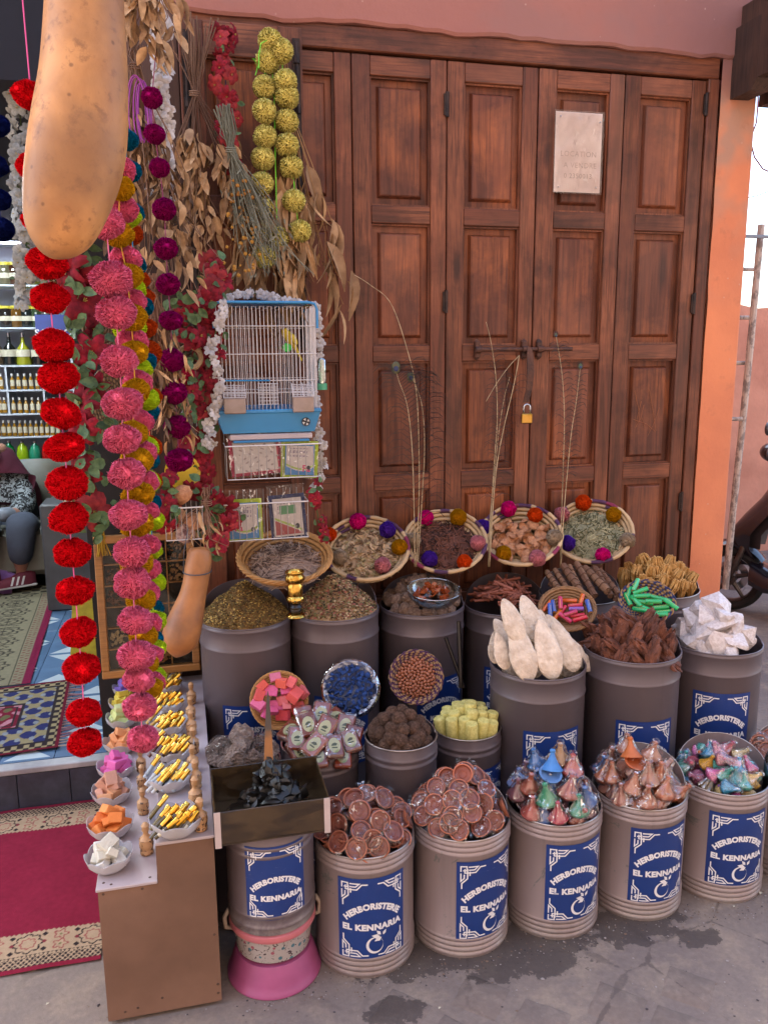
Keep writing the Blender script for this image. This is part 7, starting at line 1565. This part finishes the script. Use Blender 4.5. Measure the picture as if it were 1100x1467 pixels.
b.build('fan_print', WHT, cg); b = MB(); b.add([(w*.87+.0135*math.cos(a), -.0070, -hh*.48+.0135*math.sin(a)) for a in np.linspace(0, 6.28, 24)[:-1]], [tuple(range(23))]); b.build('print_disc', INKM, cg)
SEED = film_mat('milky_plastic', .42, .8, .1, (.8, .72, .66))
for x0, x1 in ((.016, .082), (w-.082, w-.016)):
    f = MB(); f.box(x0, x1, -.030, .02, .002, .050, .003); fo = f.build('feeder_cup', mat('feeder_plastic', '#9a857a', '#85705f', rough=.3, vs=12) , cg); g = MB()
    for k in range(8): z = .052+.005*k; g.tube([(x0, -.032+k*.0035, z), (x1, -.032+k*.0035, z)], .0010, 4)
    for k in range(3): x = x0+(x1-x0)*k/2; g.tube([(x, -.032, .05), (x, -.004, .092)], .0012, 4)
    g.build('feeder_grille', CW, fo)
g = MB()
for k in range(8): g.tube([(w*.40+k*.0085, -.006, .028), (w*.40+k*.0085, -.006, .092)], .0010, 4)
for k in range(7): g.tube([(w*.40-.002, -.007, .028+k*.0105), (w*.40+.062, -.007, .028+k*.0105)], .0010, 4)
g.build('small_door', CW, cg)
MB().tube([(.02, -.004, H*.305), (w*.52, -.004, H*.30)], .0028, 6).build('blue_perch', CB, cg)
MB().lathe([(0, 0), (.012, 0), (.014, .004), (.014, .075), (.010, .082), (0, .083)], 16).build('water_tube', film_mat('green_plastic', .35, .8, .1, (.25, .62, .45)), cg, loc=(w+.020, .03, .085), smooth=50); MB().lathe([(0, 0), (.016, 0), (.016, .02), (0, .02)], 14).build('water_cup', mat('green_cup', '#3c8a66', rough=.3), cg, loc=(w+.020, .03, .068))
# canary
CAN = mat('canary_feathers', '#cdb53a', '#b89c2c', rough=.9, vs=8, var=.2, bump=.3, bs=90, bd=.002)
cq = at(413, 482, .24); cn_ = thing('canary', 'small yellow canary perched inside the bird cage, tail to the right', 'bird', cq)
jt = [(0, 0, 0, .0155), (.010, 0, -.018, .0145), (-.009, 0, .014, .0125), (-.014, -.001, .026, .0115), (.022, 0, -.036, .007), (.034, 0, -.060, .0035), (.042, 0, -.078, .003)]
inst('body', skin_mesh('body', jt, [(0, 1), (0, 2), (2, 3), (1, 4), (4, 5), (5, 6)], CAN, 2), cn_)
b = MB(); b.ball(.018, (.010, -.013, -.014), 2, (.5, .25, 1.2), M=None); b.build('wing', mat('wing_feathers', '#9c8a3a', '#c4ae40', rough=.9, stretch=(1, 1, .2), vs=40), cn_, smooth=True, rot=(0, R(-28), 0))
MB().lathe([(0, .008), (.0028, 0), (0, -.001)], 8, Matrix.Translation((-.024, -.002, .026))@Matrix.Rotation(R(-95), 4, 'Y')).build('beak', mat('beak', '#b98a70'), cn_); b = MB(); b.ball(.0016, (-.018, -.0105, .029), 1); b.build('eye', INKM, cn_)
b = MB(); b.tube([(.002, -.003, -.014), (.004, -.004, -.030)], .0013, 4); b.tube([(.006, .003, -.016), (.007, .002, -.030)], .0013, 4); b.build('legs', mat('bird_leg', '#c09080'), cn_)
gq = at(411, 498, .30); tg = thing('perch_knob', 'bright green plastic perch knob on the cage front below the canary', 'perch', gq); MB().lathe([(0, 0), (.012, 0), (.014, .004), (.012, .008), (0, .008)], 18, Matrix.Rotation(R(90), 4, 'X')).build('knob', mat('bright_green', '#2fa83a', rough=.35), tg); MB().tube([(0, 0, 0), (0, .2, 0)], .004, 8).build('rod', mat('pale_rod', '#a89a7a'), tg)
# ---------------------------------------------------------------- wire racks with packets
def card(cols, w, h, nx=70, ny=56): return painted_grid('printed_card', w, h, nx, ny, cols, CARD)
CARD = attr_mat('printed_card_gloss', rough=.35, bump=0, spec=.4)
Wt, Bl, Lm, Rd, Nv, Gn = lin('#b9aca4'), lin('#2d6ea0'), lin('#a8b82c'), lin('#a01c3a'), lin('#1f2358'), lin('#3f7a4c')
def fa(X, Y, w, h, edge, sweep, alt=False):
    C = np.empty(X.shape+(3,)); C[:] = Wt; u, v = X/w, Y/h
    C = pick((v < .30-.22*np.sin(u*2.6)*1+.1*u) if not alt else (v < .45-.38*u), sweep, C)
    C = pick((np.abs(v-(.36-.22*np.sin(u*2.6)+.1*u)) < .03) if not alt else (np.abs(v-(.50-.38*u)) < .03), lin('#8aa03c'), C)
    C = pick((np.abs(u-.5) > .46) | (np.abs(v-.5) > .455), edge, C)
    tx = (np.sin(u*95)*np.sin(u*41+3)+.3*np.sin(v*200) > .15) & (((v > .60) & (v < .66)) | ((v > .70) & (v < .80)) | ((v > .84) & (v < .88))) & (u > .15) & (u < .75)
    C = pick(tx, lin('#5a4a6a'), C); return C
def packet(name, label, quad, v, cardf, back, ink=None, word=None, wcol=None, wpos=(.05, .1, .3), tilt=0, emblem=True):
    (x0, y0), (x1, y1) = quad; P0 = at(x0, y1, v); P1 = at(x1, y1, v); P2 = at(x0, y0, v); w = P1.x-P0.x; h = P2.z-P0.z
    t = thing(name, label, 'packet', P0, rot=(R(-6), R(tilt), 0))
    b = MB(); n = 14
    for i in range(n+1):
        for k in range(n+1): b.v.append((-.012+(w+.024)*i/n, .006+.004*math.sin(i*1.1)*math.sin(k*.9), -.008+(h+.02)*k/n))
    for i in range(n):
        for k in range(n): a = i*(n+1)+k; b.f.append((a, a+n+1, a+n+2, a+1)); b.m.append(0)
    b.build('folded_cloth', back, t, smooth=True)
    cd = inst('printed_card', card(lambda X, Y: cardf(X, Y, w, h), w, h), t, (0, 0, 0), (R(90), 0, 0))
    if word:
        vs, fs = text_mesh(word, h*wpos[2], .02); MB().add([(q.x+w*wpos[0]+h*.1, q.y+h*wpos[1], .0007) for q in vs], fs).build('lettering', mat('card_ink', wcol, var=.05), cd)
    if emblem: MB().add([(w*.80+h*.06*math.cos(a), h*.25+h*.07*math.sin(a), .0008) for a in np.linspace(0, 6.28, 16)[:-1]], [tuple(range(15))]).build('emblem', INKM, cd)
    b = MB(); n = 12
    for i in range(n+1):
        for k in range(n+1): b.v.append((-.016+(w+.032)*i/n, -.004+.004*mnoise.noise(Vector((i*.8, k*.8, w*50))), -.012+(h+.055)*k/n))
    for i in range(n):
        for k in range(n): a = i*(n+1)+k; b.f.append((a, a+n+1, a+n+2, a+1)); b.m.append(0)
    b.build('film_bag', FILM, t, smooth=True); return t
BK_R = mat('red_cloth', '#9c2040', '#7c1834', rough=.8); BK_L = mat('lime_cloth', '#a8bb22', '#8ea01c', rough=.8, bump=.4, bs=30); BK_N = mat('navy_cloth', '#1d2356', '#151a44', rough=.8)
packet('paper_packet', 'white printed booklet on red paper in the upper wire rack', ((338, 634), (402, 680)), .33, lambda X, Y, w, h: pick((np.sin(X/w*26+np.sin(Y/h*9)*2)*np.sin(Y/h*24) > .72) & (X/w > .12), lin('#8c7c78'), pick((X/w > .96) | (Y/h < .03), Rd, np.broadcast_to(np.array(Wt), X.shape+(3,)))), BK_R, word=None, tilt=-4, emblem=False)
packet('glove_packet', 'blue and white carded lime mitt at the right of the upper rack', ((408, 636), (450, 680)), .335, lambda X, Y, w, h: fa(X, Y, w, h, Bl, Bl), BK_L, word='Fa', wcol='#b8285a', wpos=(.62, .12, .30), tilt=4)
packet('glove_packet', 'lime green mitt with blue edged white card at the left of the lower rack', ((330, 722), (372, 773)), .345, lambda X, Y, w, h: fa(X, Y, w, h, Bl, Bl), BK_L, word='Fa', wcol='#b8285a', wpos=(.18, .22, .26), tilt=0)
packet('glove_packet', 'navy mitt with green, white and red card at the right of the lower rack', ((395, 716), (436, 770)), .35, lambda X, Y, w, h: pick((np.abs(X/w-.5) < .28) & (np.abs(Y/h-.70) < .12), Gn, fa(X, Y, w, h, Wt, lin('#8c2a2c'), True)), BK_N, tilt=-3)
def rack(label, x0, x1, y0, y1, v, n, dep=.10, y0b=None):
    A = at(x0, y0, v); B = at(x1, y0, v); zb = at(x0, y1, v).z; w = B.x-A.x; h = A.z-zb; t = thing('wire_rack', label, 'rack', A, group='small wire racks beside the cage'); b = MB()
    for i in range(n+1): x = w*i/n; b.tube([(x, 0, 0), (x, 0, -h), (x, dep, -h), (x, dep, .03)], .0011, 5)
    b.build('wires', CWD, t); b = MB()
    b.tube([(-.002, dep, 0), (-.002, 0, 0), (w+.002, 0, 0), (w+.002, dep, 0)], .0022, 6); b.tube([(0, 0, -h), (w, 0, -h)], .0016, 5); b.build('rim', CW, t); return t
CWD = mat('dull_wire', '#8f8784', rough=.4, metal=.5)
rack('upper wire rack of packets right under the bird cage', 324, 460, 640, 688, .36, 12)
rack('lower wire rack of carded mitts above the straw twig basket', 322, 441, 724, 776, .375, 12)
rack('empty wire rack behind the lower magenta pompoms', 262, 282, 594, 645, .30, 3)
rack('little wire rack with curls of dried orange beside the red flowers', 236, 290, 729, 775, .44, 7)
t = thing('dried_orange', 'dark dried orange slice with pale ring in the little wire rack', 'dried fruit', at(266, 765, .42), rot=(R(70), 0, 0)); MB().lathe([(0, 0), (.026, 0), (.030, .006), (.026, .012), (.012, .010), (.010, .012), (.006, .010), (0, .010)], 28, wob=lambda r, z, a: (r*(1+.05*math.sin(a*13)), z)).build('slice', mat('dried_slice', '#5c3a38', '#a8877a', rough=.7, vs=60, var=.2), t)
for i, (x, y) in enumerate(((247, 752), (252, 735), (275, 745), (258, 710))): tag(inst('peel_curl', pm[i], None, at(x, y, .41), aim(jit((0, -1, .3), .4)), .034), ('broad pale curl of dried peel low in the little wire rack', 'curled dried peel standing in the little wire rack', 'dried peel curl behind the orange slice', 'large brown peel curl on top of the little wire rack')[i], 'dried peel')
# framed sample box
FRM = wood('honey_frame_wood', ('#8f6030', '#7a4f26', '#a8733a', '#5c3a1c'), (3, 3, 60), rough=.4); p0 = at(150, 975, .16); p1 = at(290, 957, .12)
q0 = atz(147, 974, CZ1+.002); q0 = at(147, 974, .14); w = at(288, 960, .14).x-q0.x; h = at(140, 772, .14).z-q0.z
fb = thing('sample_box', 'honey wood framed glass box of spice samples behind the stepped counter', 'display box', q0, rot=(R(-5), 0, 0)); f_ = .026
for (a, b_, c, d) in ((0, w, 0, f_), (0, w, h-f_, h), (0, f_, f_+.0005, h-f_-.0005), (w-f_, w, f_+.0005, h-f_-.0005)): MB().box(a, b_, 0, .03, c, d, .003).build('frame', FRM, fb)
MB().box(f_, w-f_, .026, .030, f_, h-f_).build('back', DARKW, fb); n = 4; mrow = 6
for i in range(1, n): x = f_+(w-2*f_)*i/n; MB().box(x-.002, x+.002, .006, .026, f_, h-f_).build('divider', FRM, fb)
for j in range(1, mrow): z = f_+(h-2*f_)*j/mrow; MB().box(f_, w-f_, .007, .026, z-.002, z+.002).build('divider', FRM, fb)
for i in range(n):
    for j in range(mrow):
        if rnd.random() < .3: continue
        b = MB(); cx, cz = f_+(w-2*f_)*(i+.5)/n, f_+(h-2*f_)*(j+.5)/mrow
        for k in range(40): x, z = cx+rnd.uniform(-1, 1)*(w-2*f_)/n*.40, cz+rnd.uniform(-1, .7)*(h-2*f_)/mrow*.42; b.ball(rnd.uniform(.003, .007), (x, .020+rnd.uniform(-.003, .003), z), 1, (1, .5, rnd.uniform(.5, 1.6)))
        b.build('spice_sample', mat('sample', rnd.choice(('#7a5230', '#8a6844', '#5a3420', '#96805a', '#6a4632')), rough=.9), fb)
MB().box(f_, w-f_, .002, .004, f_, h-f_).build('glass', film_mat('pane_glass', .0, .35, .05, (.9, .9, .88)), fb)
YL = mat('yellow_leaflet', '#8f8a1e', '#a39a28', rough=.5, vs=20, var=.3); tag(MB().box(-.06, .06, 0, .002, -.13, .16).build('yellow_leaflet', YL, None, loc=at(126, 915, -.25), rot=(0, R(6), 0)), 'yellow printed leaflet standing behind the lower red pompoms', 'leaflet')
b = MB()
for i in range(16): b.tube([(rnd.gauss(0, .003), rnd.gauss(0, .003), .02), (rnd.gauss(0, .008), rnd.gauss(0, .006), -.05), (rnd.gauss(0, .012), rnd.gauss(0, .008), -.13)], .0018, 4)
b.ball(.02, (0, 0, .03), 2, (1, 1, 1.2)); tag(b.build('yellow_tassel', mat('mustard_yarn', '#a8801c', rough=.9), None, loc=at(142, 742, .10)), 'mustard yellow tassel hanging above the framed box', 'tassel')
# ---------------------------------------------------------------- peacock feathers
QUILL = mat('pale_quill', '#b9a07c', '#8f7858', rough=.5, vs=40); BARB = mat('dark_barb', '#3b1f1a', '#24201a', rough=.7); EYE1 = mat('feather_eye_green', '#3a4a30', '#4a4428', rough=.5, vs=30); EYE2 = mat('feather_eye_blue', '#1a2a5a', '#0f1838', rough=.35)
def feather(label, pts, v, eye=True, barbs=(.3, .95), bl=.06, nb=46, es=1., side=0, w=.0021):
    P = [at(x, y, v+dv_) for x, y, dv_ in pts]; t = thing('peacock_feather', label, 'feather', P[0], group='feathers standing in the pompom baskets'); Q = smooth_path([p-P[0] for p in P], 40); b = MB(); b.tube(Q, w, 5, w*.45); b.build('quill', QUILL, t, smooth=True)
    b = MB()
    for i in range(nb):
        k = barbs[0]+(barbs[1]-barbs[0])*i/nb; q = Q[int(k*40)]; s = (1 if i % 2 else -1) if side == 0 else side; L_ = bl*rnd.uniform(.6, 1.15)*(1.1-.3*k)
        b.tube([q, q+Vector((s*L_*.45, -.004, L_*.34)), q+Vector((s*L_*.85, -.006, L_*.32+rnd.gauss(0, .004))), q+Vector((s*L_*1.1, -.008, L_*.08))], .0011, 3, .0007, cap=False)
    b.build('barbs', BARB, t)
    if eye:
        q = Q[-1]; e = MB(); e.ball(.020*es, (0, 0, 0), 2, (.8, .12, 1.1)); eo = e.build('eye', EYE1, t, loc=q, smooth=True); e = MB(); e.ball(.009*es, (0, -.002, -.003), 2, (1, .22, 1)); e.build('eye_spot', EYE2, eo, smooth=True)
        for i in range(26):
            a = rnd.uniform(0, 6.28); 
        f = MB()
        for i in range(60): a = i*.1047; f.tube([(0, .001, 0), (.030*es*math.cos(a), .001, .034*es*math.sin(a)+.004)], .0006, 3, .0002, cap=False)
        f.build('eye_fringe', BARB, t, loc=q)
    return t
feather('tall curved bare-tipped feather reaching highest, left clump', [(596, 812, 0), (600, 720, .01), (600, 640, .01), (596, 560, .02), (583, 500, .02), (560, 435, .02), (530, 408, .02), (508, 394, .02)], .22, False, (.25, .55), .05, 40)
feather('peacock feather with its blue eye in front of the door, left clump', [(594, 812, 0), (593, 730, .01), (590, 640, .01), (583, 580, .01), (571, 545, .01), (567, 527, .01)], .23, True, (.2, .97), .085, 70, 1.)
feather('peacock feather with lower dim eye touching the curved quill', [(598, 812, 0), (604, 720, 0), (608, 640, 0), (604, 580, 0), (592, 545, .01), (588, 540, .01)], .21, True, (.1, .9), .085, 60, .8, 1)
feather('broken feather quill rising beside the bolt, middle clump', [(700, 812, 0), (703, 740, 0), (708, 660, 0), (712, 600, 0), (710, 540, 0), (703, 490, 0), (696, 461, 0)], .22, False, (.4, .8), .05, 30)
feather('feather bent sharply over at the bolt, middle clump', [(701, 812, 0), (705, 740, 0), (711, 670, 0), (722, 610, 0), (735, 555, 0), (743, 513, 0), (741, 512, 0), (728, 526, 0), (712, 548, 0), (696, 575, 0)], .23, False, (.15, .5), .05, 34)
feather('thin dark feather leaning in the middle clump', [(699, 812, 0), (702, 740, 0), (708, 680, 0), (714, 620, 0), (722, 570, 0), (730, 540, 0)], .21, False, (.3, .9), .045, 40)
feather('straight feather with ragged tip beside the curled leaf basket', [(802, 812, 0), (804, 740, 0), (806, 680, 0), (808, 600, 0), (805, 540, 0), (798, 492, 0), (796, 480, 0)], .22, True, (.3, .85), .045, 60, .35)
feather('right feather with small green eye, nearest the scratched panel', [(803, 812, 0), (807, 740, 0), (812, 680, 0), (818, 620, 0), (825, 575, 0), (831, 525, 0)], .23, True, (.4, .95), .04, 50, .5)
# ---------------------------------------------------------------- the notice on the door
NP = NT('notice_paper'); NP.base(NP.mix(NP.rng(NP.noise(9, NP.co, detail=5), .35, .65), lin('#f2ded4'), lin('#dcc2b8'))); NP.set(rough=.6); NP = NP.m
P0 = at(791, 276, .004); w = at(858, 278, .004).x-P0.x; h = at(795, 159, .004).z-P0.z; nt = thing('door_notice', 'crumpled plastic-sleeved notice tacked to the upper door panel', 'notice', P0+Vector((0, 0, 0)))
MB().box(.004, w, -.001, .0005, .004, h).build('sheet', NP, nt)
for k, (s, sz_, zz, x) in enumerate((('LOCATION', .026, .46, .52), ('A VENDRE', .026, .32, .56), ('0 2350013', .024, .19, .52))):
    vs, fs = text_mesh(s, sz_, 0, 0, 1.1); MB().add([(q.x+w*x, -.0014, q.y+h*zz) for q in vs], [f[::-1] for f in fs]).build('faint_lettering', mat('faded_ink', '#c2a89c'), nt)
SLV = film_mat('sleeve_plastic', .05, .7, .35, (.97, .95, .94)); b = MB(); n = 34
for i in range(n+1):
    for k in range(n+1):
        x, z = i/n, k/n; fz = .0035+.0035*abs(math.sin((x*1.1-z*.9)*9+2*mnoise.noise(Vector((x*3, z*3, 0)))))*(1-abs(x-z))+.003*mnoise.fractal(Vector((x*5, z*5, 3)), 1, 2, 4)
        b.v.append(((w+.008)*x-.003, -.0025-abs(fz), (h+.006)*z-.002))
for i in range(n):
    for k in range(n): a = i*(n+1)+k; b.f.append((a, a+n+1, a+n+2, a+1)); b.m.append(0)
b.build('plastic_sleeve', SLV, nt, smooth=True); tk = MB(); tk.ball(.003, (0, 0, 0), 1); tk = tk.mesh('tack', STEEL)
for (x, z) in ((.02, .02), (w-.018, .022), (.02, h-.018), (w-.012, h-.03)): inst('tack', tk, nt, (x, -.008, z))
# ---------------------------------------------------------------- ladder, wires and scooter in the lane
LADM = NT('peeling_ladder_paint'); n1 = LADM.noise(24, LADM.map((1, 1, .5)), detail=7, rough=.7); LADM.base(LADM.mix(LADM.rng(n1, .45, .52), lin('#8d8078'), lin('#c4b2a4'))); LADM.set(rough=.8); LADM.bump(n1, .6, .006); LADM = LADM.m
lv = 4.6; a0, a1 = ad(1048, 745, lv), ad(1090, 322, lv-.25); ld = thing('ladder', 'old wooden ladder with peeling pale paint leaning in the lane', 'ladder', a0)
b = MB(); P = smooth_path([Vector((0, 0, -.35))*0, (a1-a0)*.5+Vector((.006, 0, 0)), a1-a0], 20); b.tube([(a1-a0)*-.25]+P, [.019*(1+.12*mnoise.noise(Vector((i*.9, 0, 0)))) for i in range(22)], 10); b.build('rail', LADM, ld)
b = MB(); b.tube([p+Vector((-.34, .02, 0)) for p in [(a1-a0)*-.25]+P], .019, 10); b.build('rail', LADM, ld)
for (x, y) in ((1084, 386), (1076, 455), (1070, 520), (1062, 600)):
    q = ad(x, y, lv-.1); MB().tube([q-a0, q-a0+Vector((-.34, .02, 0))], .011, 8).build('rung', LADM, ld)
q = ad(1102, 340, 4.3)-Vector((0, 0, 0)); tag(MB().box(-.36, .04, -.01, .01, -.006, .010, .002).build('metal_bar', mat('grey_blue_bar', '#7c828e', rough=.4), None, loc=q), 'level grey metal bar crossing the ladder top', 'bar')
b = MB(); q0 = ad(1084, 100, 3.9); b.tube([ad(x, y, 3.9)-q0 for x, y in ((1087, 60), (1085, 150), (1083, 175), (1074, 200), (1080, 225), (1092, 242), (1110, 250))], .0035, 6); tag(b.build('red_wire', mat('red_wire', '#8c2a34'), None, loc=q0), 'thin red wire hanging beyond the pier against the bright sky', 'wire')
b = MB(); q0 = ad(1070, 280, 5); b.tube([ad(x, y, 5)-q0 for x, y in ((1050, 288), (1085, 280), (1110, 270))], .003, 6); tag(b.build('grey_wire', mat('grey_wire', '#6a6a74'), None, loc=q0), 'thin grey wire crossing the bright gap beyond the pier', 'wire')
SB = mat('dark_plum_scooter_paint', '#221c24', '#1a151c', rough=.25, vs=3, var=.1, coat=.5); SG = mat('grey_scooter_plastic', '#3c3638', '#454042', rough=.4, vs=5); TY = mat('tyre_rubber', '#1b1717', rough=.85); AL = mat('dull_alloy', '#6a5f5a', '#4f4642', rough=.4, metal=.7, vs=12)
wc = atz(1042, 872, 0); wc.z = .205; sc_ = thing('motor_scooter', 'dark plum motor scooter parked in the lane, half out of the photo', 'scooter', (wc.x, wc.y, 0), rz=R(-48)); RX = Matrix.Rotation(R(90), 4, 'X'); C0 = Vector((0, 0, .205))
b = MB(); b.lathe([(.150, -.045), (.175, -.055), (.198, -.038), (.205, 0), (.198, .038), (.175, .055), (.150, .045)], 48, Matrix.Translation(C0)@RX); wh = b.build('wheel', TY, sc_, smooth=50)
b = MB(); b.lathe([(.152, -.04), (.145, -.045), (.138, -.02), (.138, .02), (.145, .045), (.152, .04)], 48, Matrix.Translation(C0)@RX)
for k in range(5):
    a = k*1.2566+.3; b.tube([C0+Vector((.03*math.cos(a), 0, .03*math.sin(a))), C0+Vector((.14*math.cos(a), 0, .14*math.sin(a)))], .016, 6, .011)
b.lathe([(0, -.05), (.04, -.05), (.04, .05), (0, .05)], 20, Matrix.Translation(C0)@RX); b.build('rim', AL, wh, smooth=40)
MB().lathe([(.055, -.058), (.098, -.058), (.098, -.053), (.055, -.053)], 32, Matrix.Translation(C0)@RX).build('brake_disc', STEEL, wh)
for s in (-1, 1): MB().tube([(0, s*.07, .205), (.06, s*.065, .38), (.13, s*.05, .62)], .018, 10).build('fork', AL, sc_, smooth=True)
b = MB(); n = 16
for i in range(n+1):
    a = R(35)+R(125)*i/n
    for k in range(7): q = (k/6-.5)*2; b.v.append((.235*math.cos(a)*(1-.05*q*q), q*.065, .215+.235*math.sin(a)*(1-.10*q*q)))
for i in range(n):
    for k in range(6): a = i*7+k; b.f.append((a, a+1, a+8, a+7)); b.m.append(0)
b.build('front_fender', SB, sc_, smooth=True)
def loft(rows, m, name):
    b = MB(); n = len(rows[0])
    for r in rows: b.v += [tuple(v) for v in r]
    for i in range(len(rows)-1):
        for k in range(n-1): b.f.append((i*n+k, i*n+k+1, (i+1)*n+k+1, (i+1)*n+k)); b.m.append(0)
    return b.build(name, m, sc_, smooth=True)
prof = [(.02, .30, .02), (-.02, .42, .09), (-.01, .52, .15), (.06, .62, .19), (.14, .72, .20), (.20, .82, .17), (.24, .92, .12), (.26, .98, .05)]
loft([[(x+.13*(q/1.)**2, q*w_*1.0, z) for q in np.linspace(-1, 1, 11)] for x, z, w_ in prof], SB, 'front_apron')
loft([[(x+.09+.10*(q/1.)**2, q*w_*.95, z) for q in np.linspace(-1, 1, 11)] for x, z, w_ in prof[1:]], SG, 'leg_shield')
loft([[(x, s*w_, z) for s, z in ((-1, z0), (-1.1, (z0+z1)/2), (-.8, z1), (0, z1+.02), (.8, z1), (1.1, (z0+z1)/2), (1, z0))] for x, z0, z1, w_ in ((.12, .20, .33, .10), (.22, .18, .28, .17), (.5, .18, .27, .18), (.66, .2, .45, .19), (.8, .22, .68, .19), (1.1, .3, .72, .17), (1.4, .5, .74, .10))], SB, 'body')
loft([[(x, s*.13, z+.02*(1-s*s)) for s in (-1, -.5, 0, .5, 1)] for x, z in ((.70, .72), (.85, .77), (1.1, .79), (1.35, .84), (1.42, .80))], TY, 'seat')
MB().tube([(.22, -.34, 1.0), (.20, -.22, 1.03), (.22, 0, 1.02), (.20, .22, 1.03), (.22, .34, 1.0)], .017, 10).build('handlebar', SG, sc_, smooth=True); b = MB(); b.ball(.09, (.2, 0, 1.0), 3, (1, 1.2, .7)); b.build('headlamp_cowl', SB, sc_, smooth=True)
for s in (-1, 1):
    b = MB(); b.ball(.05, (.19, s*.27, 1.16), 2, (.35, 1.2, .8)); b.tube([(.21, s*.22, 1.03), (.2, s*.26, 1.13)], .005, 6); b.build('mirror', SG, sc_, smooth=True)
b = MB(); b.lathe([(.150, -.05), (.175, -.06), (.198, -.042), (.205, 0), (.198, .042), (.175, .06), (.150, .05)], 40, Matrix.Translation((1.22, 0, .205))@RX); b.lathe([(0, -.04), (.15, -.04), (.15, .04), (0, .04)], 30, Matrix.Translation((1.22, 0, .205))@RX); b.build('wheel', TY, sc_, smooth=50)
bpy.context.view_layer.update()
# ---------------------------------------------------------------- litter and grit on the street
def grit(name, label, n, box, size, ms, seed=2):
    rr = random.Random(seed); b = MB()
    for i in range(n):
        x, y = rr.uniform(*box[0]), rr.uniform(*box[1]); s = size*rr.uniform(.4, 1.5)*(1 if rr.random() < .93 else 1.9); b.k = rr.randrange(len(ms)); M = Matrix.Translation((x, y, .001))@Matrix.Rotation(rr.uniform(0, 6.28), 4, 'Z')
        vs = [(s*rr.uniform(.6, 1.1)*math.cos(q*1.2566), s*rr.uniform(.5, .9)*math.sin(q*1.2566), 0) for q in range(5)]; b.add(vs+[(0, 0, s*rr.uniform(.2, .6))], [(q, (q+1) % 5, 5) for q in range(5)], M)
    return tag(b.build(name, ms), label, 'grit', kind='stuff')
GM = [mat('pale_grit', '#8f8580', rough=.9), mat('dark_grit', '#41393a', rough=.9), mat('brown_grit', '#6f5a4c', rough=.9)]
grit('street_grit', 'fine grit and crumbs strewn over the street cement', 1500, ((.2, 3.2), (-2.3, -1.0)), .0026, GM)
grit('street_grit', 'crumbs and dust gathered round the feet of the tins', 700, ((.60, 2.5), (-1.14, -1.04)), .0024, GM, seed=5)
for k, (x, y) in enumerate(((712, 1352), (66, 1440), (628, 1446), (1050, 1300), (1088, 1282))):
    b = MB(); b.add([(0, 0, .001), (.010, .002, .003), (.013, .010, .001), (.002, .009, .004)], [(0, 1, 2, 3)]); tag(b.build('paper_scrap', PAPER, None, loc=atz(x, y, .003), sc=.6 if k != 4 else 1), ('tiny white scrap near the second tin', 'tiny pale scrap on the street below the carpet', 'tiny scrap on the open cement below the tins', 'tiny pale scrap beyond the glitter tagine tin', 'larger pale crumpled scrap near the last tin')[k], 'litter')
